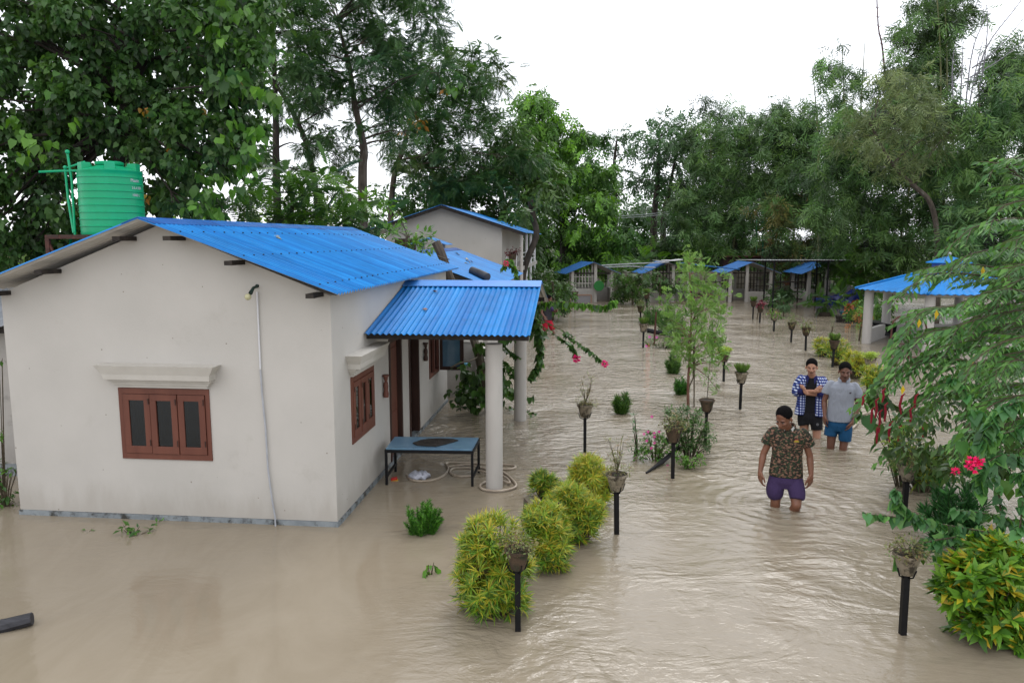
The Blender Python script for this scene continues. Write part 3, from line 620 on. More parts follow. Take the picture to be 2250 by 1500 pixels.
cage(2, 'small blue-roofed shed with a white patched ridge, behind the slender young tree', (1465, 576), ((1410, 602), (1528, 600)), (1428, 1478, 1512), 664, (1428, 1478, 638), 35., 0)
cage(3, 'small blue-roofed shed with dark bars beside the black canopy posts', (1648, 576), ((1588, 601), (1712, 600)), (1604, 1640, 1692), 663, (1640, 1692, 640), 35., 0)
cage(4, 'small blue-roofed shed behind the heap of blue tarpaulin', (1818, 576), ((1755, 601), (1880, 602)), (1776, 1815, 1862), 665, (1815, 1862, 641), 34.6, 0)
# leaning screen and green basin at the first shed
mb = MB(); q = [G(1253, 664), G(1299, 664)]; z = HT(1276, 664, 648)
for a, b in (((0), (1)),):
    p0, p1 = q; mb.beam((p0[0], p0[1], z), (p1[0], p1[1], z), .06, .06); mb.beam((p0[0], p0[1], -.2), (p0[0], p0[1], z), .06, .06); mb.beam((p1[0], p1[1], -.2), (p1[0], p1[1], z), .06, .06)
r0 = thing('wooden_screen', 'wood-framed mesh screen leaning on the leftmost far shed', 'screen', (q[0] + q[1]) / 2); mb.build('frame', flat_mat('pinkish timber', (.42, .26, .18)), r0)
mb = MB(); mb.box(((q[0][0] + q[1][0]) / 2, q[0][1], (z - .2) / 2), (q[1][0] - q[0][0] - .07, .02, z + .16)); mb.build('mesh_panel', flat_mat('grey mesh', (.32, .31, .32)), r0)
mb = MB(); c = AT(1316, 628, 34.7); mb.tube([c, c + A_([0, .10, 0])], [.24, .2], 24); tag(mb.build('plastic_basin', flat_mat('bright green plastic', (.01, .22, .03), .4), smooth=True), 'green plastic basin hung inside the leftmost far shed', 'basin')
mb = MB()
for a in range(3): mb.box((X(1462) + .4 * a - .4, 34.7, Z(574) + .03 + .02 * a), (.42, .9, .03), (1, 0, .12 * (a - 1)), (0, 1, 0), (0, 0, 1))
tag(mb.build('white_sheet', M_white), 'folded white sheet lying over the ridge of the second far shed', 'sheet')
# pale boundary wall, hut, rusty sheets, canopy
mb = MB(); x0, x1 = (1335 - 1125) / FPX * 38.4, (1780 - 1125) / FPX * 38.4; mb.box(((x0 + x1) / 2, 38.4, .6), (x1 - x0, .15, 1.35)); tag(mb.build('boundary_wall', tex_mat('mossy pale wall', (.20, .19, .14), (.32, .29, .23), 2, .9, .2, 20)), 'long low pale boundary wall behind the far sheds', 'wall')
mb = MB(); a = AT(1590, 566, 39.5); b = AT(1682, 566, 39.5); hut = thing('hut', 'dark brown flat-topped hut behind the third far shed', 'hut', ((a[0] + b[0]) / 2, 40.5, 0))
mb.box(((a[0] + b[0]) / 2, 40.5, 1), (b[0] - a[0], 2, 1.9)); mb.build('wall', tex_mat('maroon boards', (.035, .012, .012), (.06, .022, .02), 2, .7, .2, 12, stretch=(6, 1, 1)), hut)
mb = MB(); mb.box(((a[0] + b[0]) / 2, 40.5, 1.99), (b[0] - a[0] + .2, 2.2, .06)); mb.build('roof', M_rust, hut)
a = AT(1692, 612, 37.6); rs = thing('rusty_sheet_wall', 'patched wall of rusty corrugated sheets between the third and fourth far sheds', 'sheet wall', (a[0] + .6, 37.6, 0))
for i in range(4):
    corrugated('sheet', (a[0] + i * .36, 37.6 + .02 * (i % 2), .5 + .05 * (i % 3)), (1, 0, 0), (0, .05, 1), .35, 1.35 - .1 * (i % 2), .09, .012, rs, [tex_mat('rusty sheet', (.16, .05, .025), (.30, .12, .07), 5, .8, c3=(.4, .4, .4), c3thr=(.55, .6), c3scale=2), M_under] if i % 2 == 0 or i == 1 else [M_zinc, M_under], seg=5, nv=1)
mb = MB(); zc = AT(1750, 569, 31)[2]
cp = thing('flat_canopy', 'long flat grey sheet canopy on thin black posts in front of the far sheds', 'canopy', (AT(1750, 569, 31)[0], 31, 0))
xa_, xb_ = (1662 - 1125) / FPX * 30.5, (1868 - 1125) / FPX * 30.5
corrugated('roof', (xa_, 30.3, zc - .03), (1, 0, 0), (0, 1, -.022), xb_ - xa_, 3.2, .12, .012, cp, [M_zinc, M_under], seg=4, nv=1)
for px, D in ((1679, 33.2), (1792, 33.2), (1699, 30.5), (1817, 30.5)):
    mb = MB(); x = (px - 1125) / FPX * D; mb.beam((x, D, -.5), (x, D, zc - .04 - (.07 if D > 32 else 0)), .055, .055); mb.build('post', M_black, cp)
mb = MB(); mb.beam((xa_ + .1, 30.5, zc - .08), (xb_ - .1, 30.5, zc - .08), .05, .05); mb.build('beam', M_black, cp)
def pole_fence(name, lab, p0, p1, n, zt, rails, mat):
    t = thing(name, lab, 'fence', (A_(p0) + A_(p1)) / 2)
    for i in range(n):
        p = A_(p0) + (A_(p1) - A_(p0)) * i / (n - 1); mb = MB(); mb.tube([(p[0], p[1], -.5), (p[0] + random.uniform(-.05, .05), p[1], zt * random.uniform(.9, 1.1))], [.045, .03], 7); mb.build('post', mat, t)
    for z in rails:
        mb = MB(); mb.tube([(p0[0], p0[1] - .06, z), ((p0[0] + p1[0]) / 2, (p0[1] + p1[1]) / 2 - .06, z + .03), (p1[0], p1[1] - .06, z)], .035, 7); mb.build('rail', mat, t)
xx = lambda px, D: ((px - 1125) / FPX * D, D, 0)
pole_fence('bamboo_fence', 'rough brown pole fence between the second and third far sheds', xx(1520, 35.2), xx(1598, 35.2), 4, 1.2, (.35, .9), M_beam)
pole_fence('bamboo_fence', 'rough brown pole fence between the third and fourth far sheds', xx(1697, 35.2), xx(1772, 35.2), 5, 1.25, (.1, .45, .9), M_beam)
pole_fence('slat_fence', 'thin slatted fence at the water edge beyond the blue tarpaulin', xx(1866, 35), xx(1905, 33), 4, .95, (.1, .25, .4, .55, .7, .85), M_pvc)
# utility pole and wires
c = AT(1610, 575, 44.); up = thing('utility_pole', 'leaning wooden utility pole standing before the dark bamboo', 'pole', (c[0], 44, 0))
mb = MB(); mb.tube([(c[0] + .25, 44, -.5), (c[0] - .05, 44, AT(1607, 438, 44)[2])], [.16, .12], 10); mb.build('pole', tex_mat('grey pole wood', (.09, .06, .045), (.17, .12, .09), 6, .8, .3, 30, stretch=(1, 1, .2)), up, smooth=True)
mb = MB(); mb.beam((c[0] - .3, 43.85, AT(1607, 444, 44)[2]), (c[0] + .15, 43.85, AT(1607, 440, 44)[2]), .07, .07); mb.tube([(c[0] - .15, 43.9, AT(1607, 448, 44)[2]), (c[0] + .05, 43.9, 1.0)], .035, 6); mb.build('crossarm', M_beam, up)
for i in range(2):
    a = A_(AT(1606, 441 + 4 * i, 43.85)); b = A_(AT(1180, 468 + 5 * i, 47)); mb = MB()
    mb.tube([a + (b - a) * t_ + A_([0, 0, -1.1 * 4 * t_ * (1 - t_) * .45]) for t_ in np.linspace(0, 1, 12)], .016, 5)
    tag(mb.build('power_line', M_pvc), ('upper' if i == 0 else 'lower') + ' grey overhead line running from the utility pole behind the bright tree', 'power line')
for px, t0, b0, D in ((1663, 455, 560, 40), (1677, 455, 570, 40)):
    mb = MB(); mb.tube([AT(px, t0, D), AT(px - 1, b0, D)], .03, 6); tag(mb.build('green_pole', flat_mat('green paint', (.01, .22, .09), .4)), ('left' if px < 1670 else 'right') + ' one of two thin green poles standing in the dark bamboo', 'pole')

for q_, lb_ in ((((1322, 583), (1400, 579), (1470, 576)), 'thin grey pipe running between the roofs of the first and second far sheds'), (((1490, 577), (1560, 585), (1625, 592)), 'thin dark pipe running from the white-patched shed to the third far shed'), (((1330, 587), (1385, 585), (1440, 588)), 'lower thin grey pipe beside the leftmost far shed roof')):
    mb = MB(); mb.tube([AT(*k_, 34.2) for k_ in q_], .03, 6); tag(mb.build('overhead_pipe', M_pvc if q_[0][0] < 1400 else M_bluefar), lb_, 'pipe')
# ---- gazebo
gz = A_([(2080 - 1125) / FPX * 20.6, 20.6, 0.]); t = thing('gazebo', 'hexagonal pavilion with blue two-tier roof and round white columns', 'gazebo', gz)
Rc = 1.98
for a in (170, 230, 290, 350, 50, 110):
    x, y = gz[0] + Rc * math.cos(R(a)), gz[1] + Rc * math.sin(R(a)); mb = MB(); mb.lathe([(.125, -.55), (.125, .9), (.12, 1.6)], (x, y, 0), 20); mb.build('column', M_col, t, smooth=True)
ze, z1 = 1.53, 2.06; Re, Ri = 2.36, .48
mbt = MB(); mbu = MB()
for i, a in enumerate((170, 230, 290, 350, 50, 110)):
    a0, a1 = R(a), R(a + 60); n = 26; top = []; 
    for q in range(n + 1):
        s = q / n; wz = .012 * math.sin(q * math.pi)
        for j in range(2):
            Rr = Re if j == 0 else Ri; p = (1 - s) * A_([math.cos(a0), math.sin(a0)]) * Rr + s * A_([math.cos(a1), math.sin(a1)]) * Rr
            top.append((gz[0] + p[0], gz[1] + p[1], (ze if j == 0 else z1) + .013 * (1 if q % 2 else -1) * (1 if j == 0 else .3)))
    mbt.add(top, [(2 * q, 2 * q + 2, 2 * q + 3, 2 * q + 1) for q in range(n)]); mbt.add([(p[0], p[1], p[2] - .012) for p in top], [(2 * q + 1, 2 * q + 3, 2 * q + 2, 2 * q) for q in range(n)])
mbt.build('roof', M_blue, t)
mb = MB()
for a in (170, 230, 290, 350, 50, 110):
    mb.tube([(gz[0] + (Re + .01) * math.cos(R(a)), gz[1] + (Re + .01) * math.sin(R(a)), ze + .022), (gz[0] + Ri * math.cos(R(a)), gz[1] + Ri * math.sin(R(a)), z1 + .022)], .028, 8)
mb.build('hip_cap', M_blue, t, smooth=True)
mb = MB(); mb.lathe([(.46, 2.02), (.46, 2.28)], (gz[0], gz[1], 0), 6); mb.build('lantern_drum', M_blued, t)
mb = MB(); mb.lathe([(.56, 2.26), (.56, 2.275), (.05, 2.44), (0, 2.44)], (gz[0], gz[1], 0), 24, wob=lambda a, z: 1 + .02 * math.sin(a * 24)); mb.build('top_roof', M_blue, t)
mb = MB(); mb.sphere((gz[0], gz[1], 2.50), .055, 12, 8); mb.lathe([(.03, 2.42), (.03, 2.47)], (gz[0], gz[1], 0), 10); mb.build('finial', M_pvc, t, smooth=True)
mb = MB()
for a in (230, 290, 350, 50, 110):
    a0, a1 = R(a), R(a + 60)
    p0 = gz + A_([math.cos(a0), math.sin(a0), 0]) * Rc; p1 = gz + A_([math.cos(a1), math.sin(a1), 0]) * Rc; mb.beam(p0 + A_([0, 0, .02]), p1 + A_([0, 0, .02]), .12, .75)
mb.build('parapet', M_col, t)
mb = MB(); 
for a in (170, 230, 290, 350, 50, 110):
    a0, a1 = R(a), R(a + 60); mb.beam(gz + A_([math.cos(a0), math.sin(a0), 0]) * Rc + A_([0, 0, 1.5]), gz + A_([math.cos(a1), math.sin(a1), 0]) * Rc + A_([0, 0, 1.5]), .08, .1)
mb.build('ring_beam', M_col, t)

# ================================================================ OBJECTS BY THE HOUSE
# tank on its stand
tx, ty = AT(245, 430, 10.5)[0], 10.5; zb = 2.96
st = thing('tank_stand', 'rusty brown steel stand carrying the green tank behind the main roof', 'stand', (tx, ty, 0))
mb = MB()
for sx in (-.62, .62):
    mb.beam((tx + sx, ty - .5, zb - .03), (tx + sx, ty + .5, zb - .03), .05, .05); mb.beam((tx - .645, ty + sx * .8, zb - .03), (tx + .645, ty + sx * .8, zb - .03), .05, .05)
mb.build('platform_frame', M_rust, st)
mb = MB()
for i in range(7): mb.box((tx - .54 + i * .18, ty, zb - .018), (.15, 1.05, .03))
mb.build('deck', M_darkwood, st)
for sx in (-.62, .62):
    for sy in (-.5, .5): mb = MB(); mb.beam((tx + sx, ty + sy, -.5), (tx + sx, ty + sy, zb - .055), .05, .05); mb.build('leg', M_rust, st)
mb = MB()
for sx in (-.62, .62): mb.beam((tx + sx, ty - .5, zb - .1), (tx + sx * .3, ty - .5, zb - 1.0), .03, .03)
mb.build('brace', M_rust, st)
tk = thing('water_tank', 'bright green ribbed plastic water tank standing behind the main roof', 'water tank', (tx, ty, zb))
prof = [(0, 0), (.47, 0), (.475, .02)]; z = .05; rr = .475
prof += [(.478, .05), (.478, .09)]
for i in range(8):
    zz = .12 + i * .107; prof += [(.478, zz), (.490, zz + .005), (.490, zz + .015), (.478, zz + .022)]
prof += [(.478, .955), (.486, .965), (.486, .985), (.46, .995), (.2, 1.065), (.17, 1.075), (.17, 1.10), (.155, 1.11), (0, 1.115)]
mb = MB(); mb.lathe([(q_[0] * .84, q_[1] * .87) for q_ in prof], (tx, ty, zb), 56, cap=False); mb.build('tank_body', M_green, tk, smooth=True)
for a in (-62, -128, 60, 125, 180, 0):
    mb = MB(); c_ = A_([tx + .33 * math.cos(R(a)), ty + .33 * math.sin(R(a)), zb + .89]); mb.box(c_, (.13, .12, .13), (-math.sin(R(a)), math.cos(R(a)), 0), (math.cos(R(a)), math.sin(R(a)), 0), (0, 0, 1))
    mb.build('lifting_lug', M_green, tk, bevel=.008)
mb = MB(); mb.lathe([(.17, .935), (.18, .95), (.18, .975), (.16, .985), (0, .99)], (tx, ty, zb), 30); mb.build('lid', M_green, tk, smooth=True)
def text(body, size, loc, rot, mat, parent, name='lettering'):
    cu = bpy.data.curves.new(name, 'FONT'); cu.body = body; cu.size = size; cu.extrude = .0012; cu.resolution_u = 2
    o = bpy.data.objects.new(name, cu); COL.objects.link(o); dg = bpy.context.evaluated_depsgraph_get(); dg.update()
    me = bpy.data.meshes.new_from_object(o.evaluated_get(dg)); bpy.data.objects.remove(o)
    return me
def wrap_text(body, size, a0, z, parent):
    me = text(body, size, None, None, None, None); r = .4815 * .84
    for v in me.vertices:
        a = R(a0) + v.co.x / r; rr = r + v.co.z; zz = z + v.co.y; v.co = (tx + rr * math.cos(a), ty + rr * math.sin(a), zb + zz)
    me.materials.clear(); me.materials.append(M_white); o = bpy.data.objects.new('lettering', me); COL.objects.link(o); adopt(o, parent)
wrap_text('Plastic', .062, -26, .705, tk); wrap_text('3 LAYER', .05, -24, .61, tk); wrap_text('1000 L', .05, -24, .515, tk)
# green pipework
pp = thing('water_pipes', 'green plastic feed pipes rising beside the tank', 'pipes', (tx - .62, ty, 0)); D = 10.3
PX = lambda x, y, d=D: AT(x, y, d)
for pts in ([(165, 520), (158, 400), (148, 335)], [(162, 512), (150, 440), (143, 370), (186, 356), (190, 365)], [(85, 378), (130, 376), (172, 375)], [(152, 548), (157, 520)]):
    mb = MB(); mb.tube([PX(*q, D + (.15 if i else 0)) for i, q in enumerate(pts)], .016, 8); mb.build('pipe', M_green, pp, smooth=True)
mb = MB(); mb.sphere(PX(148, 334), .03, 10, 6); mb.sphere(PX(143, 368), .026, 8, 6); mb.build('joint', M_green, pp, smooth=True)

# table with mat
tb = thing('table', 'blue topped table with black steel legs standing in the water under the porch', 'table', H1(-.76, 2, 0))
zt = .53; a, b_, c, d = H1(-.17, 1.58, zt), H1(-1.37, 1.64, zt), H1(-1.37, 2.25, zt), H1(-.14, 2.18, zt)
mb = MB(); mb.hexa([q + A_([0, 0, -.02]) for q in (a, b_, c, d)] + [a, b_, c, d]); mb.build('table_top', tex_mat('worn blue table paint', (.13, .27, .42), (.20, .36, .52), 5, .3, .1, 30, c3=(.20, .38, .50), c3thr=(.5, .7), c3scale=4), tb)
mb = MB(); ins = .02
pts = [a, b_, c, d]
for i in range(4): mb.beam(pts[i] + A_([0, 0, -.04]), pts[(i + 1) % 4] + A_([0, 0, -.04]), .028, .035)
mb.build('frame', M_black, tb)
for q in pts: mb = MB(); mb.beam((q[0], q[1], -.5), (q[0], q[1], zt * K - .02), .03, .03); mb.build('leg', M_black, tb)
for u_, v_ in ((b_, c), (a, d)): mb = MB(); mb.beam((*u_[:2], .10), (*v_[:2], .10), .025, .025); mb.build('stretcher', M_black, tb)
c = H1(-.78, 1.92, zt); mb = MB()
out = [(-.30, -.06), (-.22, -.16), (.05, -.2), (.18, -.10), (.34, .06), (.26, .12), (.05, .15), (-.1, .13), (-.22, .05)]
mb.prism([c + A_([x * .85, y, .004]) for x, y in out], (0, 0, .012))
for r_ in (.03, .06, .09, .12): mb.tube([c + A_([r_ * 1.6 * math.cos(t_), r_ * .9 * math.sin(t_), .018]) for t_ in np.linspace(0, 2 * math.pi, 25)], .003, 4)
tag(mb.build('doormat', tex_mat('dark rubber mat', (.02, .018, .016), (.06, .05, .042), 30, .8, .5, 80)), 'dark rubber mat lying flat on the blue table', 'mat')

# white bag, packet, hose, stake, log, twig
c = G(921, 1050); mb = MB(); mb.sphere((c[0], c[1], .03), (.135, .09, .055), 28, 16)
o = mb.build('plastic_bag', flat_mat('white plastic film', (.66, .68, .78), .35), smooth=True)
for v in o.data.vertices:
    q = v.co; v.co = (q.x + .012 * math.sin(q.y * 70 + q.z * 60), q.y + .012 * math.sin(q.x * 60), q.z + .014 * math.sin(q.x * 50 + q.y * 40) + .008 * math.sin(q.x * 110))
tag(o, 'crumpled white plastic bag floating beneath the blue table', 'bag')
c = G(866, 1054); mb = MB(); mb.box(c + A_([0, 0, .012]), (.075, .05, .04), (1, .2, .1), (-.2, 1, 0)); mb.build
pk = mb.build('packet', flat_mat('red packet print', (.55, .02, .015), .35), bevel=.006); tag(pk, 'small red and yellow packet floating at the table leg', 'packet')
mb = MB(); mb.box(c + A_([.01, -.012, -.004]), (.078, .052, .018), (1, .2, .1), (-.2, 1, 0)); mb.build('label', flat_mat('yellow print', (.7, .45, .03), .35), pk)
z0 = .012
def gp(lst, z=z0): return [G(x, y) + A_([0, 0, z]) for x, y in lst]
def spline(pts, n=8):
    pts = [A_(p) for p in pts]; P_ = [pts[0]] + pts + [pts[-1]]; out = []
    for i in range(1, len(P_) - 2):
        for t_ in np.linspace(0, 1, n, endpoint=False):
            a, b, c, d = P_[i - 1], P_[i], P_[i + 1], P_[i + 2]
            out.append(.5 * ((2 * b) + (c - a) * t_ + (2 * a - 5 * b + 4 * c - d) * t_ ** 2 + (3 * b - a - 3 * c + d) * t_ ** 3))
    out.append(P_[-2]); return out
mb = MB()
mb.tube(spline(gp([(893, 1044), (905, 1056), (940, 1058), (972, 1048), (985, 1032), (980, 1020), (1000, 1018), (1060, 1020), (1128, 1024), (1120, 1032), (1060, 1030), (1000, 1030), (990, 1040), (1010, 1048), (1040, 1046)])), .014, 8)
mb.tube(spline(gp([(985, 1028), (1030, 1024), (1060, 1034), (1100, 1038), (1125, 1056), (1134, 1070), (1120, 1078), (1090, 1082), (1062, 1078), (1055, 1070), (1066, 1062), (1080, 1060)], .02)), .014, 8)
mb.tube(spline(gp([(1045, 1030), (1080, 1040), (1110, 1054), (1120, 1066), (1100, 1060), (1078, 1046), (1040, 1036)], .035)), .014, 8)
tag(mb.build('garden_hose', M_hose, smooth=True), 'dirty cream garden hose coiled round the front porch column', 'hose')
c = G(1154, 1122); mb = MB(); mb.box((c[0], c[1], .02), (.045, .016, .26), (.96, .25, 0), (-.25, .96, 0), (.06, 0, 1)); mb.v[6] = (mb.v[6][0], mb.v[6][1], mb.v[6][2] - .05); mb.v[5] = (mb.v[5][0], mb.v[5][1], mb.v[5][2] - .05)
tag(mb.build('wooden_stake', tex_mat('weathered board', (.10, .08, .06), (.18, .15, .12), 9, .9, .4, 50, stretch=(1, 1, .2))), 'short weathered board standing upright beside the yellow-green bushes', 'stake')
p0 = G(-40, 1390) + A_([0, 0, .02]); p1 = G(72, 1372) + A_([0, 0, .05]); mb = MB(); mb.tube([p0, (p0 + p1) / 2 + A_([0, 0, -.005]), p1], [.07, .065, .06], 9, ell=.75)
lg = mb.build('log', tex_mat('dark soaked log', (.012, .012, .016), (.05, .05, .06), 10, .6, .8, 18, stretch=(.3, 2.2, 2.2))); tag(lg, 'dark soaked log floating at the lower left', 'log')
# black tube on the second roof, leaning trunk
a = AT(1036, 594, 16.0); b = AT(1072, 609, 15.6); mb = MB(); mb.tube([a, a * .98 + b * .02, (a + b) / 2, a * .02 + b * .98, b], [.055, .085, .09, .085, .06], 14); tag(mb.build('rubber_tube', tex_mat('dull dark rubber', (.03, .034, .045), (.06, .065, .08), 6, .55), smooth=True), 'dark grey rubber roll lying on the second roof', 'rubber roll')
a = AT(958, 532, 14.0); b = AT(993, 625, 13.9); dt = thing('dead_tree', 'bare broken tree trunk leaning between the two bungalows', 'dead tree', (b[0], b[1], -.5))
mb = MB(); mb.tube(spline([a, a * .6 + b * .4 + A_([.02, 0, 0]), b, AT(1030, 735, 13.6)], 4), [.085] * 4 + [.08] * 4 + [.09] * 4 + [.1], 9); mb.build('trunk', M_trunk, dt, smooth=True)
for q in (((962, 563), (976, 568), (988, 570)), ((972, 565), (962, 580), (955, 591))):
    mb = MB(); mb.tube([AT(*k_, 13.8) for k_ in q], [.022, .018, .008], 6); mb.build('branch', M_trunk, dt)
# basin walls behind the porch
bs = thing('wash_basin', 'stepped concrete washing place with low walls beyond the porch', 'washing place', AT(1030, 860, 13.9) * A_([1, 1, 0]))
mb = MB(); x0, x1 = AT(980, 800, 14.2)[0], AT(1058, 800, 14.2)[0]
mb.box(((x0 + x1) / 2, 14.3, .2), (x1 - x0, .15, 1.5)); mb.box(((x0 + x1) / 2 - .08, 13.75, .0), (x1 - x0 - .16, .12, 1.15)); mb.box((x1, 13.85, .12), (.14, .8, 1.5)); mb.build('wall', M_wall_old, bs)
mb = MB(); mb.box(((x0 + x1) / 2, 14.3, .965), (x1 - x0 + .04, .2, .03)); mb.box((x1, 13.85, .885), (.2, .84, .03)); mb.build('coping', M_trim, bs)
c = AT(1018, 776, 13.72); mb = MB(); mb.sphere((c[0], c[1], .60), (.11, .07, .05), 16, 10); tag(mb.build('blue_cloth', flat_mat('light blue cloth', (.12, .42, .62)), smooth=True), 'light blue cloth draped on the washing place wall', 'cloth')
# roof leaves
def dry_leaf(p, n, s, c, lab, ang):
    L_ = Leaves(); nn = A_(n, float); y = A_([math.cos(ang), math.sin(ang), 0]); y = y - nn * (y @ nn); L_.put(T_HEART, A_([p]) + nn * .02, A_([y]), A_([nn]), s, A_([c])); L_.put(T_HEART, A_([p]) + nn * .03 + A_([.03, .02, 0]), A_([-y]), A_([nn + A_([.5, .3, 0])]), s * .7, A_([c]))
    o = L_.build('dry_leaf'); tag(o, lab, 'leaf')
def on_plane(px, py, p0, nn):
    d = ray(px, py); o = A_([0, 0, CAM_Z]); return o + d * (((A_(p0) - o) @ nn) / (d @ nn))
def pl(a, b, c): n = np.cross(A_(b) - a, A_(c) - a); n = n / np.linalg.norm(n); return n if n[2] > 0 else -n
n1 = pl(H1(-.22, 0, 2.8), H1(-.22, 5, 2.8), H1(2.04, 0, 3.625)); np_ = pl(HP(1.22, 0, 2.165), HP(1.22, 2, 2.165), HP(3.6, 0, 2.72)); n2 = pl(H2(-.22, 0, 2.27), H2(-.22, 5, 2.27), H2(2.04, 0, 3.1))
dry_leaf(on_plane(606, 525, H1(-.22, 0, 2.8), n1), n1, .10, (.45, .38, .12), 'pale yellow leaf lying on the main blue roof', .4)
dry_leaf(on_plane(952, 643, HP(1.22, 0, 2.165), np_), np_, .07, (.07, .03, .02), 'curled dark brown leaf near the porch ridge', .2)
dry_leaf(on_plane(932, 683, HP(1.22, 0, 2.165), np_), np_, .07, (.20, .08, .03), 'curled orange brown leaf lower on the porch roof', 1.2)
for i, (x, y, col_, lb_) in enumerate(((1002, 559, (.05, .03, .02), 'dark leaf highest on the second roof'), (1024, 571, (.5, .42, .25), 'pale leaf in the middle of the second roof'), (1031, 577, (.06, .03, .02), 'dark brown leaf just below the pale one on the second roof'), (1028, 581, (.05, .03, .02), 'smallest dark leaf above the rubber roll'))):
    dry_leaf(on_plane(x, y, H2(-.22, 0, 2.27), n2), n2, .14, col_, lb_, i * 1.3)
# hose at right, black bent pipe in flower bed, black planter beam
mb = MB(); mb.tube(spline(gp([(1872, 945), (1884, 932), (1880, 922), (1892, 914), (1925, 905)], .03)), .014, 8); tag(mb.build('garden_hose', M_hose, smooth=True), 'short cream hose end floating beside the man in the grey shirt', 'hose')
mb = MB(); mb.tube([G(1420, 1040) + A_([0, 0, .01]), G(1455, 1022) + A_([0, 0, .05]), G(1492, 1000) + A_([0, 0, .12])], [.012, .03, .03], 8); tag(mb.build('black_pipe', M_black, smooth=True), 'fallen black pipe slanting out of the flower bed', 'pipe')
a = G(1422, 742); b = G(1505, 752); mb = MB(); mb.tube([(a[0], a[1], .22), ((a[0] + b[0]) / 2, a[1], .14), (b[0], b[1], .2)], .07, 10); tag(mb.build('black_drum_half', M_black, smooth=True), 'long black plastic gutter lying beside the far pots', 'gutter')
for (x, y, t_, lb_) in ((1436, 758, 685, 'rusty thin rod standing beside the black gutter'), (1825, 735, 717, 'thin stick rising behind the far yellow bushes'), (1886, 748, 716, 'green stick standing in the water by the gazebo'), (1662, 700, 687, 'short grey stump among the far pots')):
    p = G(x, y); mb = MB(); mb.tube([(p[0], p[1], -.3), (p[0] + .05, p[1], HT(x, y, t_))], [.03, .022], 7); tag(mb.build('stick', M_rust if x < 1500 else M_stem), lb_, 'stick')
# curved metal chair near gazebo
c = A_([AT(1975, 780, 16.5)[0], 16.5, 0]); ch = thing('garden_arch', 'rusty brown curved metal garden frame standing before the gazebo', 'metal frame', c)
mb = MB()
for dx in (0, .42): mb.tube(spline([c + A_([dx - .2, 0, -.5]), c + A_([dx - .2, 0, .9]), c + A_([dx - .12, 0, 1.15]), c + A_([dx, 0, 1.2]), c + A_([dx + .12, 0, 1.05]), c + A_([dx + .2, 0, .6]), c + A_([dx + .2, 0, -.4])], 6), .02, 7)
mb.build('hoop', M_rust, ch, smooth=True)
mb = MB()
for z in (.3, .6, .8): mb.tube([c + A_([-.2, 0, z]), c + A_([.6, .0, z])], .012, 6)
mb.build('crossbar', M_rust, ch)
# tarpaulin, clay pots
c = G(1850, 668); o = MB(); o.sphere((c[0], c[1], .0), (1.15, .7, .42), 40, 22); o = o.build('tarpaulin_heap', tex_mat('dark blue tarpaulin', (.005, .02, .20), (.012, .05, .38), 3, .35, .3, 8), smooth=False)
for v in o.data.vertices:
    q = v.co - Vector(c); s = 1 + .22 * math.sin(q.x * 5 + 1) * math.cos(q.y * 7) + .12 * math.sin(q.x * 13 + q.z * 9); v.co = Vector(c) + Vector((q.x * s, q.y * s, q.z * s + max(0, 1 - abs(q.x - .55) / .35) * max(q.z, 0) * 1.1))
tag(o, 'crumpled heap of dark blue tarpaulin by the fourth far shed', 'tarpaulin')
def clay_pot(c, r, tilt, lab):
    m = MB(); m.lathe([(0, 0), (r * .5, 0), (r * .95, r * .5), (r, r * .9), (r * .8, r * 1.35), (r * .5, r * 1.55), (r * .55, r * 1.75), (r * .66, r * 1.8), (r * .58, r * 1.82), (r * .42, r * 1.6), (r * .3, r * 1.0), (0, r * .9)], (0, 0, 0), 20, cap=False)
    o = m.build('clay_pot', M_terra, smooth=True); o.location = tuple(c); o.rotation_euler = tilt; return tag(o, lab, 'clay pot')
clay_pot(G(1866, 684) + A_([0, 0, .12]), .19, (R(75), 0, R(-30)), 'orange clay pot lying on its side with its mouth showing'); clay_pot(G(1872, 680) + A_([.1, .15, .15]), .17, (R(40), R(30), 0), 'rounded orange clay pot leaning behind the mouth-up one')
clay_pot(G(1862, 697) + A_([-.03, 0, -.02]), .16, (R(10), R(-8), 0), 'upright orange clay pot half hidden by the orange-tipped bush')
c = G(1863, 708); mb = MB()
for i in range(26): a = i / 26 * 2 * math.pi; mb.tube([c + A_([.36 * math.cos(a), .26 * math.sin(a), -.1]), c + A_([.42 * math.cos(a + .3), .3 * math.sin(a + .3), .24])], .02, 5)
for z in (.0, .1, .2): mb.tube([c + A_([.39 * math.cos(a), .28 * math.sin(a), z]) for a in np.linspace(0, 2 * math.pi, 24)], .03, 6)
tag(mb.build('wicker_basket', M_darktrunk), 'dark wicker basket half sunk by the clay pots', 'basket')
mb = MB(); p = G(1855, 690); mb.lathe([(.0, 0), (.14, 0), (.18, .1), (.17, .1), (.13, .02), (0, .02)], p, 18); tag(mb.build('plastic_bowl', flat_mat('teal plastic', (.03, .22, .30), .4), smooth=True), 'small teal plastic bowl afloat by the clay pots', 'bowl')
mb = MB(); p = G(1778, 668); mb.sphere((p[0], p[1], .04), (.22, .15, .09), 14, 8); tag(mb.build('white_bag', flat_mat('pale plastic', (.5, .5, .52), .4), smooth=True), 'small white plastic bag floating in front of the fourth far shed', 'bag')
p = AT(1938, 715, 22.2); mb = MB(); mb.prism([p + A_([-.35, 0, .1]), p + A_([.45, 0, .0]), p + A_([.45, .1, -.35]), p + A_([.1, 0, -.3])], (0, .6, .05)); tag(mb.build('dark_sheet', M_black), 'dark sheet sagging between the gazebo columns', 'sheet')
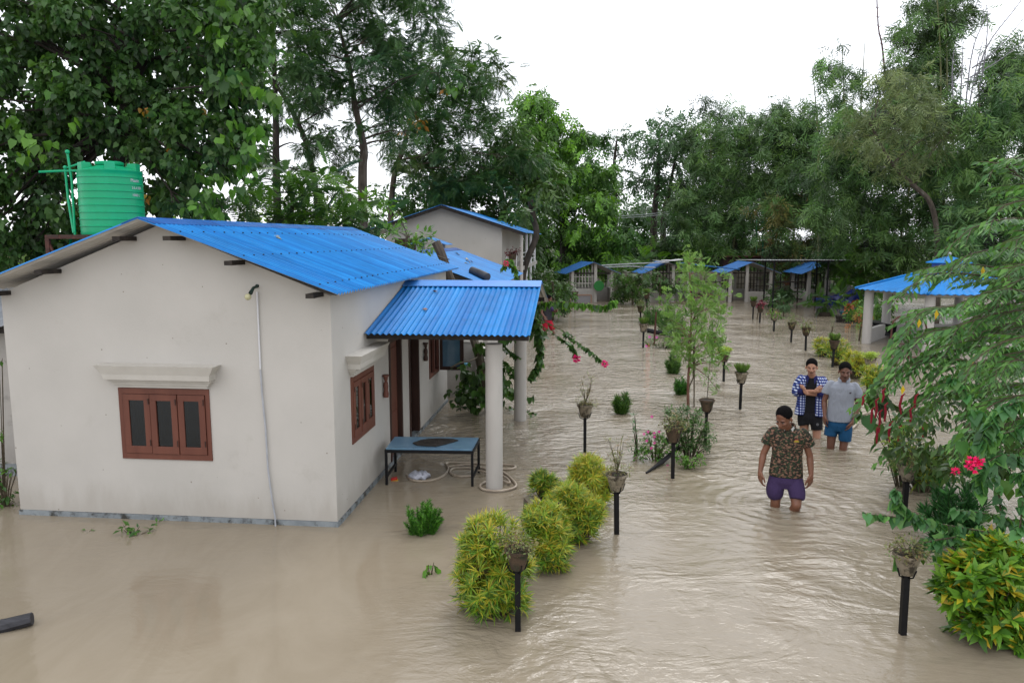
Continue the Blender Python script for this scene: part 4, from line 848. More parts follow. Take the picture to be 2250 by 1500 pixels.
# ================================================================ VEGETATION
def tpl_area(t):
    v, f3, f4 = t; s = 0
    for f in list(f3) + list(f4):
        p = [v[i] for i in f]
        for i in range(1, len(p) - 1): s += np.linalg.norm(np.cross(p[i] - p[0], p[i + 1] - p[0])) / 2
    return s
def in_poly(x, y, P):
    c = False; n = len(P)
    for i in range(n):
        x1, y1 = P[i]; x2, y2 = P[(i + 1) % n]
        if (y1 > y) != (y2 > y) and x < (x2 - x1) * (y - y1) / (y2 - y1) + x1: c = not c
    return c
def blobs_in(poly, sp, r, D0, D1, skip=0., holes=(), seed=0):
    rr = random.Random(seed); xs_ = [p[0] for p in poly]; ys_ = [p[1] for p in poly]; out = []; y = min(ys_); k = 0
    while y <= max(ys_):
        x = min(xs_) + (sp / 2 if k % 2 else 0)
        while x <= max(xs_):
            X_, Y_ = x + rr.uniform(-.4, .4) * sp, y + rr.uniform(-.4, .4) * sp
            if in_poly(X_, Y_, poly) and rr.random() > skip and not any((X_ - h[0]) ** 2 + (Y_ - h[1]) ** 2 < h[2] ** 2 for h in holes):
                D = rr.uniform(D0, D1); out.append((AT(X_, Y_, D), r * rr.uniform(.7, 1.25) / FPX * D))
            x += sp
        y += sp * .85; k += 1
    return out
def fill(L_, blobs, tpls, size, cov, pal, droop=.5, sub=5, flat=.8, up=1.0, jit=.12, clumpvar=.22, subr=.48, shell=.75):
    tpls = tpls if isinstance(tpls, list) else [tpls]; A = tpl_area(tpls[0]) * size * size; pal = A_(pal, float)
    for c, Rr in blobs:
        N = int(cov * math.pi * Rr * Rr / A) + 1
        base = pal[RNG.integers(0, len(pal))]
        for k in range(sub):
            d = rnd_dirs(1)[0] * A_([1, 1, flat]); sc_ = c + d * Rr * shell * RNG.random() ** .4; n = max(1, N // sub)
            p = sc_ + RNG.normal(size=(n, 3)) * Rr * subr * A_([1, 1, flat]) * .62
            out = unit(p - c) * .8 + rnd_dirs(n) * .7 + A_([0, 0, -droop])
            nz = A_([0, 0, up]) + rnd_dirs(n) * .55
            b = pal[RNG.integers(0, len(pal))] * .55 + base * .45; b = b * (1 + RNG.normal() * clumpvar * .6)
            t = b * (1 + RNG.normal(size=(n, 1)) * jit).clip(.4, 1.8)
            m = RNG.random(n) < .25; t[m] = pal[RNG.integers(0, len(pal), m.sum())]
            w_ = RNG.integers(0, len(tpls), n)
            for i, tp in enumerate(tpls):
                q = w_ == i; L_.put(tp, p[q], out[q], nz[q], size * RNG.uniform(.7, 1.25, q.sum()), t[q])
def limbs(mb, path, rads, blobs, rb, nb=None, n=7, start=.35, sag=.15):
    mb.tube(spline(path, 5), list(np.interp(np.linspace(0, 1, (len(path) - 1) * 5 + 1), np.linspace(0, 1, len(rads)), rads)), n)
    P = [A_(p) for p in spline(path, 8)]
    for c, Rr in (blobs if nb is None else random.sample(blobs, min(nb, len(blobs)))):
        k = min(range(int(len(P) * start), len(P)), key=lambda i: np.linalg.norm(P[i] - c) + max(0, P[i][2] - c[2]) * 1.2 + random.uniform(0, .4))
        a = P[k]; m_ = (a + c) / 2 + A_([random.uniform(-.1, .1), random.uniform(-.1, .1), sag]) * np.linalg.norm(c - a) * .5
        r0 = rb * (.45 + .55 * (1 - k / len(P))); mb.tube([a, (a + m_) / 2 + A_([0, 0, .02]), m_, c], [r0, r0 * .8, r0 * .55, r0 * .2], 5, cap=False)
        for _ in range(3): e = c + rnd_dirs(1)[0] * Rr * .9; mb.tube([m_ * .3 + c * .7, (c + e) / 2, e], [r0 * .35, r0 * .22, r0 * .1], 3, cap=False)
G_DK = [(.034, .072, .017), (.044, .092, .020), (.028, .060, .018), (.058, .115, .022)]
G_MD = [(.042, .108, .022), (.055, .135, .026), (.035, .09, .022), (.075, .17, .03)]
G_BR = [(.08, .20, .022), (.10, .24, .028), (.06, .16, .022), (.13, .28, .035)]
G_BL = [(.050, .115, .045), (.065, .14, .05), (.085, .165, .06), (.040, .09, .035)]
G_BAM = [(.040, .092, .028), (.052, .115, .032), (.070, .145, .038), (.032, .070, .024), (.10, .18, .048)]
G_OL = [(.09, .13, .045), (.12, .16, .05), (.07, .11, .04), (.15, .19, .07)]
G_YEL = [(.42, .36, .03), (.30, .36, .035), (.16, .28, .03), (.50, .40, .035), (.10, .22, .025)]
ORG = (.28, .13, .02)
def tree(name, label, trunk, rads, blobs, tpls, size, cov, pal, mat=None, rb=.05, nb=None, group=None, cat='tree', start=.35, kinds=None, **kw):
    b = A_(trunk[0], float); t = thing(name, label, cat, (b[0], b[1], b[2]), group)
    mb = MB(); limbs(mb, trunk, rads, blobs, rb, nb, start=start); mb.build('trunk', mat or M_trunk, t, smooth=True)
    L_ = Leaves(); fill(L_, blobs, tpls, size, cov, pal, **kw); 
    if kinds: kinds(L_)
    L_.build('crown', t); return t
# --- the big broad-leaved tree at the left
poly = [(-160, -140), (560, -140), (600, 40), (585, 150), (600, 230), (560, 330), (545, 400), (480, 470), (400, 490), (335, 470), (325, 355), (160, 345), (165, 520), (110, 570), (40, 560), (-160, 640)]
holes = [(62, 190, 42), (120, 230, 22), (20, 330, 22), (285, 130, 26), (320, 190, 20), (70, 420, 14), (20, 480, 18), (250, 235, 14), (-5, 60, 20)]
bl = blobs_in(poly, 46, 40, 11.2, 13.4, .04, holes, 1)
tr = [AT(270, 700, 12.6) * A_([1, 1, 0]) + A_([0, 0, -.5]), AT(262, 400, 12.6), AT(290, 190, 12.5), AT(330, 110, 12.4), AT(380, -60, 12.4)]
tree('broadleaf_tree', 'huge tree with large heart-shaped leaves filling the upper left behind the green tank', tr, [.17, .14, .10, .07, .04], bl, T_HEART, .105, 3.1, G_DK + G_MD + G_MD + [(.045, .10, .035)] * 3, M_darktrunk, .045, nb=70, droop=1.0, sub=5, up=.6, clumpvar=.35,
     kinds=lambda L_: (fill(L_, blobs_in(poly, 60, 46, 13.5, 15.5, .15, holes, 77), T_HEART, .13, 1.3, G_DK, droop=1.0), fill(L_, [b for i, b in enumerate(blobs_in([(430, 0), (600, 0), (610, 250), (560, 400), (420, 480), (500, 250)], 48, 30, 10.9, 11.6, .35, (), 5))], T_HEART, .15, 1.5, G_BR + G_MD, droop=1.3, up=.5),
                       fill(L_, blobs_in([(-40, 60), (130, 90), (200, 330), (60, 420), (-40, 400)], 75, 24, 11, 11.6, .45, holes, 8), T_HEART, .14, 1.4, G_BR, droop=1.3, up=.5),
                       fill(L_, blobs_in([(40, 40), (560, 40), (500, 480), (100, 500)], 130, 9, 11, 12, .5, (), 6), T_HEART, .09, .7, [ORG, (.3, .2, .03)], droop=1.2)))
# --- feathery group behind the roofs
def vert(px, y0, D): p = AT(px, y0, D); return A_([p[0], p[1], -.3])
def fr(poly, sp, r, D0, D1, skip, seed, holes=()): return blobs_in(poly, sp, r, D0, D1, skip, holes, seed)
tree('feathery_tree', 'slender tree with one straight dark trunk, just right of the big heart-leaved tree', [vert(612, 560, 20), AT(608, 400, 20), AT(606, 250, 20), AT(600, 60, 20)], [.12, .10, .08, .04],
     fr([(560, -60), (700, -60), (700, 110), (660, 240), (560, 250)], 46, 34, 18, 21, .12, 2) + fr([(570, 250), (680, 240), (700, 420), (560, 400)], 48, 26, 19, 22, .28, 3), T_FROND_MID, .26, 2.6, G_BL + G_MD, M_darktrunk, .04, nb=26, droop=.35, up=.9, sub=5, flat=.6)
tree('feathery_tree', 'leaning thin-trunked tree with sparse feathery leaves between its neighbours', [vert(720, 560, 22), AT(690, 390, 22), AT(645, 250, 22), AT(600, 180, 22), AT(570, 140, 22)], [.10, .085, .07, .05, .03],
     fr([(640, 200), (780, 190), (790, 330), (740, 430), (640, 400)], 48, 28, 20, 23, .22, 4), T_FROND_MID, .26, 2.2, G_DK + G_BL, M_darktrunk, .035, nb=14, droop=.4, up=.9, flat=.6)
hol = [(790, 235, 26), (820, 350, 26), (730, 150, 14), (760, 390, 24), (860, 90, 10), (830, 130, 16)]
tree('feathery_tree', 'tall forked grey-trunked tree with feathery crown reaching the top edge', [vert(798, 560, 21), AT(797, 400, 21), AT(800, 330, 21), AT(780, 230, 21), AT(768, 150, 21), AT(740, 40, 21)], [.15, .13, .11, .08, .06, .03],
     fr([(660, -80), (930, -80), (960, 50), (965, 150), (900, 210), (760, 250), (650, 220), (640, 100)], 44, 40, 19, 23, .04, 5, hol) + fr([(690, 210), (900, 200), (905, 330), (880, 400), (700, 330)], 50, 26, 20, 23, .35, 51, hol), T_FROND_MID, .27, 2.6, G_BL + G_MD + G_BL, M_trunk, .05, nb=40, droop=.3, up=.9, sub=6, flat=.6)
tree('feathery_tree', 'spreading tree with layered feathery boughs reaching out towards the open sky', [vert(850, 560, 31), AT(862, 420, 31), AT(885, 330, 31), AT(905, 270, 31), AT(960, 180, 31)], [.14, .12, .10, .07, .04],
     fr([(850, 240), (960, 100), (1000, 90), (1090, 130), (1115, 160), (1090, 210), (1030, 200), (1160, 270), (1190, 330), (1180, 400), (1010, 430), (920, 440), (860, 380)], 40, 38, 29, 33, .0, 6, ((1040, 200, 10),)), T_FROND_MID, .38, 2.6, G_BL + G_MD + [(.07, .11, .03)], M_trunk, .045, nb=40, droop=.3, up=.9, sub=6, flat=.6,
     kinds=lambda L_: (fill(L_, fr([(940, 170), (1010, 170), (1010, 330), (950, 340)], 45, 26, 28.5, 29.5, .3, 7), T_HEART, .30, 1.3, G_BR + G_MD, droop=1.2), fill(L_, fr([(880, 150), (1000, 200), (960, 330), (860, 300)], 50, 12, 28.5, 29.5, .4, 9), T_OVAL, .28, .9, [ORG, (.30, .22, .03)], droop=1)))
tree('dark_tree', 'dense dark green tree rising behind the two-storey house', [vert(1120, 600, 33.5), AT(1110, 480, 33.5), AT(1090, 380, 33.5)], [.2, .16, .1],
     fr([(880, 400), (1010, 380), (1120, 300), (1190, 330), (1210, 440), (1180, 560), (1120, 600), (880, 560)], 46, 42, 31.5, 36, .0, 8), T_BROAD, .55, 2.6, G_DK + G_DK + G_MD, M_darktrunk, .06, nb=20, droop=.6)
tree('bright_tree', 'dense bright green tree with drooping leaf tufts at the centre behind the yard', [vert(1230, 640, 40), AT(1240, 520, 40), AT(1230, 400, 40), AT(1215, 260, 40)], [.26, .22, .16, .08],
     fr([(1130, 260), (1140, 210), (1205, 195), (1225, 250), (1290, 280), (1325, 340), (1345, 420), (1368, 500), (1375, 590), (1150, 610), (1150, 400)], 36, 32, 37.5, 42, .0, 10) + fr([(1150, 200), (1200, 190), (1220, 240), (1160, 250)], 26, 20, 38, 41, .1, 11), T_BROAD, .52, 3.8, G_BR + G_MD + G_MD, M_darktrunk, .06, nb=30, droop=.9, sub=4, clumpvar=.35, kinds=lambda L_: fill(L_, fr([(1130, 260), (1140, 210), (1205, 195), (1290, 280), (1345, 420), (1375, 560), (1200, 600), (1150, 400)], 30, 12, 36.6, 38, .2, 90), T_BROAD, .5, 1.5, [(.12, .28, .03), (.15, .32, .035), (.10, .24, .03)], droop=1.0, sub=3))  # the brighter front tufts put crown highlights into the leaf colour
mb = MB(); mb.tube(spline([vert(1140, 600, 24), AT(1150, 600, 24), AT(1178, 520, 24.5), AT(1172, 480, 25), AT(1165, 440, 25)], 4), .10, 8)
bt = thing('leaning_tree', 'dark curved trunk leaning behind the balcony of the two-storey house', 'tree', vert(1140, 600, 24)); mb.build('trunk', M_darktrunk, bt, smooth=True)
L_ = Leaves(); fill(L_, fr([(1130, 400), (1210, 400), (1200, 470), (1140, 470)], 34, 26, 24, 26, .1, 12), T_BROAD, .45, 2.0, G_DK + G_MD, droop=.6); L_.build('crown', bt)
tree('slender_tree', 'pair of slender dark trunks with open crown standing far off in the gap', [vert(1436, 600, 50), AT(1437, 480, 50), AT(1445, 400, 50), AT(1450, 300, 50)], [.26, .22, .16, .07],
     fr([(1395, 300), (1430, 245), (1505, 245), (1528, 320), (1505, 420), (1400, 420)], 24, 22, 48, 53, .05, 13), T_BROAD, .62, 2.0, G_BL, M_darktrunk, .07, nb=30, droop=.2, flat=.6)
tree('slender_tree', 'second dark slender tree close beside the pair in the far gap', [vert(1456, 600, 49), AT(1458, 480, 49), AT(1470, 420, 49), AT(1485, 340, 49)], [.22, .18, .12, .06],
     fr([(1410, 400), (1500, 400), (1490, 460), (1420, 470)], 30, 18, 47, 50, .25, 14), T_BROAD, .6, 1.2, G_BL, M_darktrunk, .07, nb=10, droop=.2, flat=.6)
tree('slender_tree', 'thin sparse tree with see-through crown beside the bright green tree', [vert(1350, 600, 52), AT(1352, 450, 52), AT(1350, 360, 52), AT(1355, 310, 52)], [.2, .16, .12, .06],
     fr([(1325, 330), (1350, 275), (1395, 285), (1410, 360), (1390, 440), (1330, 430)], 26, 17, 50, 54, .12, 15), T_BROAD, .6, 1.6, G_BL, M_darktrunk, .07, nb=20, droop=.2, flat=.6)
# far wood filling the gap, and undergrowth
L_ = Leaves(); fill(L_, fr([(1330, 440), (1560, 430), (1640, 590), (1330, 600)], 30, 32, 54, 62, 0, 16), T_BROAD, .8, 2.4, G_BL + G_MD, droop=.3)
tag(L_.build('far_wood'), 'hazy green wood closing the gap beyond the slender trees', 'woods', kind='stuff')
L_ = Leaves(); fill(L_, fr([(1290, 560), (1600, 555), (1600, 600), (1290, 605)], 20, 16, 40.5, 44, 0, 17), T_FROND, .75, 2.2, G_BR + G_MD, droop=.2); fill(L_, fr([(1120, 590), (1240, 590), (1240, 640), (1120, 640)], 24, 20, 37, 40, 0, 18), T_BROAD, .5, 2.0, G_DK, droop=.4)
fill(L_, fr([(1620, 560), (2240, 560), (2240, 640), (1620, 640)], 26, 22, 38.8, 41, 0, 19), T_BROAD, .5, 2.2, G_DK + G_MD, droop=.4)
tag(L_.build('undergrowth'), 'bright undergrowth on the bank behind the far sheds', 'undergrowth', kind='stuff')
L_ = Leaves(); fill(L_, fr([(-40, 520), (560, 430), (900, 430), (900, 620), (-40, 640)], 50, 46, 30, 38, .12, 29), T_BROAD, .7, 1.3, G_BR + G_OL, droop=.3)
tag(L_.build('undergrowth'), 'pale green scrub seen through the trees behind the main roof', 'undergrowth', kind='stuff')
# shrubs right behind the roofs
tree('cassia_shrub', 'broad shrub with long feathery light green fronds behind the main roof ridge', [vert(640, 600, 15), AT(640, 500, 15), AT(650, 440, 15)], [.06, .05, .03],
     fr([(520, 400), (600, 375), (720, 370), (830, 430), (860, 480), (860, 500), (780, 505), (520, 495)], 36, 34, 14.2, 16, .05, 20), T_FROND, .42, 2.6, G_MD + G_BR + G_BL, None, .02, nb=14, cat='shrub', droop=.25, up=1.3, flat=.6)
tree('lime_shrub', 'small shrub with lime green leaves poking up between the two bungalows', [vert(880, 640, 14.6), AT(890, 560, 14.6), AT(900, 520, 14.6)], [.04, .03, .02],
     fr([(840, 480), (900, 470), (945, 520), (965, 560), (950, 575), (900, 550), (850, 520)], 22, 15, 14.2, 15, .15, 21) + [(AT(820, 440, 15), .2), (AT(848, 455, 15), .18)], T_OVAL, .13, 1.3, G_BR, None, .012, nb=12, cat='shrub', droop=.1)
tree('hedge_shrub', 'leafy hedge bush at the water edge between the porch roof and the first far shed', [vert(1215, 690, 27), AT(1215, 640, 27), AT(1215, 620, 27)], [.05, .04, .03],
     fr([(1140, 600), (1185, 590), (1250, 610), (1252, 662), (1140, 690)], 20, 20, 25, 28.5, 0, 22), T_BROAD, .30, 2.4, G_MD + G_DK, M_stem, .02, nb=8, cat='shrub', droop=.6)
tree('hedge_shrub', 'dark bush with long leaves between the first and second far sheds', [vert(1390, 690, 33.5), AT(1390, 640, 33.5), AT(1390, 620, 33.5)], [.05, .04, .03],
     fr([(1345, 610), (1385, 590), (1425, 610), (1428, 655), (1350, 660)], 20, 18, 32.5, 34.5, 0, 23), T_BROAD, .36, 2.2, G_DK + G_MD, M_stem, .02, nb=8, cat='shrub', droop=.6)
tree('hedge_shrub', 'green bush climbing the front of the second far shed', [vert(1450, 690, 34.2), AT(1450, 640, 34.2), AT(1450, 615, 34.2)], [.05, .04, .03],
     fr([(1432, 590), (1480, 590), (1486, 650), (1440, 640)], 18, 13, 33.8, 34.4, .1, 24), T_BROAD, .28, 1.8, G_DK + G_MD, M_stem, .02, nb=6, cat='shrub', droop=.6)
tree('hedge_shrub', 'bushy green shrub against the pole fence of the third far shed', [vert(1725, 700, 32.6), AT(1725, 650, 32.6), AT(1725, 630, 32.6)], [.05, .04, .03],
     fr([(1685, 640), (1745, 620), (1760, 650), (1730, 668), (1685, 665)], 16, 15, 32, 33.5, 0, 25), T_BROAD, .28, 2.0, G_MD + G_BL, M_stem, .02, nb=6, cat='shrub', droop=.4)
tree('hedge_shrub', 'small dark green shrub standing in the water before the pole fence', [vert(1722, 705, 28.5), AT(1722, 670, 28.5), AT(1722, 660, 28.5)], [.03, .025, .02],
     [(AT(1718, 668, 28.3), .22), (AT(1728, 672, 28.3), .2), (AT(1716, 655, 28.3), .16)], T_BROAD, .2, 2.2, G_BL, M_stem, .015, cat='shrub', droop=.3)
tree('floating_plant', 'uprooted leafy plant floating on its root ball before the fourth far shed', [A_([*G(1813, 692)[:2], -.1]), G(1813, 692) + A_([0, 0, .25]), G(1813, 692) + A_([0, 0, .5])], [.04, .03, .02],
     [(AT(x, y, 28.5), .26) for x, y in ((1780, 668), (1795, 655), (1812, 660), (1830, 655), (1842, 650), (1800, 672), (1825, 672), (1780, 650))], T_FROND, .36, 1.2, G_MD + G_BR, M_stem, .015, cat='plant', droop=.2)
p = G(1813, 694); mb = MB(); mb.sphere((p[0], p[1], .02), (.30, .22, .14), 14, 8); tag(mb.build('root_ball', M_soil), 'dark root clump under the uprooted floating plant', 'root ball')
tree('fern_tree', 'bright layered feathery sapling overhanging the fourth far shed', [vert(1905, 700, 32), AT(1900, 640, 32), AT(1895, 570, 32)], [.07, .05, .04],
     fr([(1840, 560), (1870, 540), (1925, 550), (1930, 640), (1880, 645), (1850, 600)], 20, 20, 30.5, 33, 0, 26), T_FROND, .62, 1.9, G_BR + G_MD, M_stem, .02, nb=12, droop=.2, up=1.5, flat=.5)
tree('mango_bush', 'leafy bush with orange young leaves beside the clay pots', [vert(1900, 760, 25.5), AT(1900, 700, 25.5), AT(1900, 670, 25.5)], [.05, .04, .03],
     fr([(1872, 670), (1905, 655), (1960, 660), (1960, 720), (1905, 720), (1880, 700)], 17, 15, 24.5, 26.5, .05, 27), T_BROAD, .3, 1.7, G_BR + G_MD, M_stem, .02, nb=8, cat='shrub', droop=.9,
     kinds=lambda L_: fill(L_, [(AT(x, y, 24.3), .14) for x, y in ((1882, 690), (1895, 685), (1903, 700), (1880, 708), (1912, 688), (1886, 676))], T_BROAD, .26, 1.5, [(.40, .17, .06), (.34, .26, .06), (.30, .13, .07), (.12, .2, .03)], droop=1.2))
# --- bamboo
def bamboo(label, poly, D0, D1, culms, seed, size=.46, cov=3.0, pal=None, skip=0., sp=44, r=42, holes=(), lit=None):
    b = vert((poly[0][0] + poly[2][0]) / 2, 600, (D0 + D1) / 2); t = thing('bamboo_clump', label, 'bamboo', b, 'bamboo clumps along the right side')
    L_ = Leaves(); bl = fr(poly, sp, r, D0, D1, skip, seed, holes); fill(L_, bl, T_BAMBOO, size, cov, pal or G_BAM, droop=1.1, sub=5, up=.5, flat=1.0, clumpvar=.7, subr=.36, shell=1.0)
    fill(L_, fr(poly, sp * .9, r * .45, D0 - .8, D0 + .4, .35, seed + 100, holes), T_BAMBOO, size * 1.1, 1.5, [(.085, .17, .045), (.11, .20, .05), (.07, .15, .05)], droop=1.3, sub=3, up=.4, clumpvar=.3)  # paler sprays on the front side, highlights painted as leaf colour
    L_.build('crown', t)
    for i, (x0, y0, x1, y1) in enumerate(culms):
        D = (D0 + D1) / 2 + random.uniform(-1, 1); a = vert(x0, 600, D); e = AT(x1, y1, D); m_ = a * .45 + e * .55 + A_([(a[0] - e[0]) * .12, 0, (e[2]) * .12])
        mb = MB(); mb.tube(spline([a, m_, e], 7), list(np.linspace(.06, .012, 15)), 6); mb.build('culm', M_culm, t, smooth=True)
bamboo('dark drooping bamboo mass left of the utility pole', [(1475, 530), (1480, 480), (1510, 440), (1560, 430), (1640, 440), (1680, 480), (1660, 580), (1480, 585)], 40, 46, [(1540, 600, 1450, 460), (1560, 600, 1500, 430), (1600, 600, 1640, 420)], 31, size=.52)
bamboo('bluish bamboo crest rising above the utility pole', [(1505, 400), (1535, 270), (1590, 245), (1660, 260), (1680, 330), (1680, 450), (1560, 450), (1490, 430)], 42, 48, [(1560, 600, 1560, 255), (1600, 600, 1640, 260)], 32, size=.52, sp=36, r=36)
bamboo('feathery bamboo crest in the middle of the far thicket', [(1660, 270), (1700, 235), (1760, 235), (1800, 270), (1830, 330), (1820, 480), (1680, 480)], 38, 43, [(1700, 600, 1690, 240), (1740, 600, 1760, 230)], 33, size=.50, sp=36, r=36)
bamboo('tall airy bamboo shoots left of the olive tree', [(1780, 150), (1840, 120), (1880, 170), (1900, 240), (1890, 330), (1820, 330), (1800, 240)], 33, 36, [(1800, 600, 1785, 150), (1850, 600, 1850, 100), (1870, 600, 1900, 95)], 34, size=.44, cov=2.0, skip=.12, sp=34, r=28)
bamboo('yellowing lower bamboo behind the flat grey canopy', [(1660, 450), (1800, 440), (1850, 480), (1850, 590), (1660, 590)], 37, 42, [(1720, 600, 1680, 420)], 35, size=.50, pal=G_BAM + [(.14, .14, .04), (.20, .13, .04)])
bamboo('deep green bamboo thicket behind the olive tree', [(1800, 260), (1900, 220), (2110, 240), (2150, 330), (2110, 470), (2060, 600), (1840, 590), (1800, 450)], 29, 34, [(1900, 600, 1850, 250), (1960, 600, 2050, 240)], 36, size=.44)
bamboo('tall dark bamboo crest climbing out of the top edge', [(1930, 160), (1985, 110), (2000, 40), (2040, -60), (2110, -60), (2120, 30), (2090, 110), (2095, 190), (2040, 260), (1940, 250)], 31, 33, [(2060, 600, 2055, -60), (2070, 600, 2075, -20)], 37, size=.44, cov=2.5, pal=G_DK + G_BAM, sp=34, r=32, holes=((2100, 170, 12),))
bamboo('pale green bamboo bank on the right beside the frame edge', [(2090, 260), (2160, 180), (2300, 150), (2320, 620), (2080, 600), (2100, 420)], 24, 28, [(2150, 600, 2150, 180), (2230, 600, 2260, 150)], 38, size=.40, pal=G_BAM + [(.065, .16, .05)] * 2)
bamboo('dark bamboo crown high at the right edge', [(2170, 140), (2230, 110), (2320, 60), (2320, 260), (2190, 250)], 28, 31, [(2240, 600, 2250, 110)], 39, size=.44, pal=G_DK + G_MD, sp=36, r=34)
# bare shoots against the sky
t = thing('bare_bamboo', 'leafless whippy bamboo shoots fanned against the sky at the right', 'bamboo', vert(2130, 600, 27))
for i, q in enumerate(([(2120, 260), (2128, 170), (2140, 100), (2160, 50), (2162, 20)], [(2130, 230), (2145, 150), (2160, 90)], [(2110, 230), (2114, 150), (2116, 90)], [(2140, 190), (2170, 100), (2230, 20), (2252, -10)], [(2136, 150), (2190, 110), (2250, 40)], [(2132, 170), (2200, 130), (2260, 80)], [(2095, 240), (2092, 160), (2096, 110)], [(2150, 200), (2162, 140), (2170, 60), (2168, 10)])):
    mb = MB(); mb.tube(spline([AT(*k_, 27) for k_ in q], 5), list(np.linspace(.028, .007, (len(q) - 1) * 5 + 1)), 5)
    P = spline([AT(*k_, 27) for k_ in q], 5)
    for k_ in range(3, len(P) - 1): s_ = random.choice((-1, 1)); mb.tube([P[k_], P[k_] + A_([s_ * .15, 0, .22 + random.random() * .2])], [.008, .003], 3)
    mb.build('shoot', tex_mat('grey bamboo shoot', (.16, .16, .18), (.26, .25, .28), 6, .7), t)
mb = MB(); mb.tube(spline([AT(*k_, 32) for k_ in ((1945, 170), (1938, 100), (1930, 60), (1926, -20))], 5), list(np.linspace(.04, .02, 16)), 6); P = [AT(*k_, 32) for k_ in ((1943, 140), (1938, 100), (1934, 80), (1931, 60), (1929, 40), (1928, 20))]
for q in P:
    for s_ in (-1, 1): mb.tube([q, q + A_([s_ * .12, 0, .12])], [.02, .006], 3)
tag(mb.build('bare_bamboo', tex_mat('purple brown shoot', (.10, .05, .06), (.16, .09, .09), 6, .7)), 'single bare reddish bamboo tip sticking up into the white sky', 'bamboo')
# olive willow-like tree
tree('olive_tree', 'olive green drooping tree with a pale slanting trunk behind the gazebo', [vert(2064, 640, 24.5), AT(2060, 540, 24.5), AT(2046, 450, 24.5), AT(2010, 410, 24.5), AT(1960, 360, 24.5), AT(1910, 270, 24.5)], [.10, .085, .08, .07, .05, .03],
     fr([(1800, 280), (1850, 250), (1960, 150), (2040, 150), (2060, 230), (2110, 270), (2080, 330), (1990, 390), (1890, 340), (1830, 310)], 36, 30, 23, 26, .05, 40), T_BAMBOO, .34, 1.7, G_OL, M_trunk, .035, nb=30, droop=1.2, clumpvar=.35, up=.3)
# ================================================================ GARDEN PLANTS
def rosette_bush(name, label, base, lobes, nro, leaf, pal, tpl=T_STRAP, nl=22, wide=1.0, cat='shrub', group=None, top_pal=None):
    b = A_(base, float); t = thing(name, label, cat, (b[0], b[1], -.3), group); L_ = Leaves(); mb = MB()
    lobes = list(lobes) + [(c + rnd_dirs(1)[0] * r * .6 * A_([1, 1, .4]) - A_([0, 0, .1 * r]), r * random.uniform(.35, .5)) for c, r in lobes for _ in range(3)]
    tot = sum(r ** 2 for c, r in lobes)
    for c, r in lobes:
        n = int(nro * r * r / tot); d = rnd_dirs(n); d[:, 2] = np.where(d[:, 2] < -.55, -d[:, 2], d[:, 2])
        p = c + d * r * RNG.uniform(.68, 1.02, (n, 1)) * A_([1, 1, .92]); ax = unit(d * .75 + A_([0, 0, .75]) + rnd_dirs(n) * .25)
        keep = p[:, 2] > -.02; p, ax = p[keep], ax[keep]; n = len(p)
        for k in range(nl):
            e = unit(rnd_dirs(n)); e = unit(e - ax * (e * ax).sum(1, keepdims=True)); o = unit(e * RNG.uniform(.45, 1.15, (n, 1)) + ax * RNG.uniform(.15, .9, (n, 1)))
            hh = ((p[:, 2] - p[:, 2].min()) / (np.ptp(p[:, 2]) + 1e-6))[:, None]
            cA = A_(pal)[RNG.integers(0, len(pal), n)]; cB = A_(top_pal or pal)[RNG.integers(0, len(top_pal or pal), n)]
            m = RNG.random((n, 1)) < hh ** .8 * .8; col_ = np.where(m, cB, cA) * (1 + RNG.normal(size=(n, 1)) * .15).clip(.5, 1.5)
            L_.put(tpl, p + e * .004, o, ax + rnd_dirs(n) * .2, leaf * RNG.uniform(.7, 1.2, n), col_)
        for q in p[::max(1, n // 14)]: mb.tube([A_([b[0], b[1], -.3]), (b * A_([1, 1, 0]) + q) / 2 + A_([0, 0, -.05]), q], [.012, .008, .004], 4)
    mb.build('stem', M_stem, t); L_.build('foliage', t); return t
def lob(px, py, rpx, D): return (AT(px, py, D), rpx / FPX * D)
YL = [(.09, .20, .02), (.12, .26, .022), (.20, .30, .03), (.05, .12, .018), (.36, .33, .03)]; YT = [(.38, .38, .035), (.24, .34, .03), (.46, .38, .04), (.17, .28, .03)]
g = G(1085, 1345); D = g[1]
GC = 'yellow-green narrow-leaved crotons beside the near pot post'
rosette_bush('croton_bush', 'largest two-tiered yellow-green croton, right behind the nearest brown pot', g, [lob(1083, 1270, 88, D), lob(1078, 1190, 66, D + .05), lob(1120, 1240, 50, D), lob(1070, 1315, 55, D), lob(1115, 1320, 45, D)], 620, .105, YL, group=GC, top_pal=YT)
g = G(1210, 1250); D = g[1]
rosette_bush('croton_bush', 'second croton from the front, behind the nearest brown pot', g, [lob(1205, 1200, 52, D), lob(1193, 1152, 50, D + .05), lob(1210, 1228, 36, D)], 400, .10, YL, group=GC, top_pal=YT)
g = G(1272, 1190); D = g[1]
rosette_bush('croton_bush', 'third croton from the front, in the middle of the row', g, [lob(1270, 1138, 52, D), lob(1248, 1100, 42, D + .05), lob(1290, 1125, 40, D), lob(1272, 1165, 36, D)], 380, .10, YL, group=GC, top_pal=YT)
g = G(1195, 1092); D = g[1]
rosette_bush('croton_bush', 'smallest croton of the row, nearest to the porch column', g, [lob(1193, 1065, 27, D), lob(1215, 1078, 18, D)], 110, .11, YL, group=GC)
g = G(1303, 1112); D = g[1]
rosette_bush('croton_bush', 'yellowest croton at the far end of the row beside a pale pot', g, [lob(1293, 1040, 42, D), lob(1318, 1075, 32, D), lob(1285, 1065, 34, D), lob(1310, 1092, 28, D)], 340, .10, YT, group=GC, top_pal=YT)
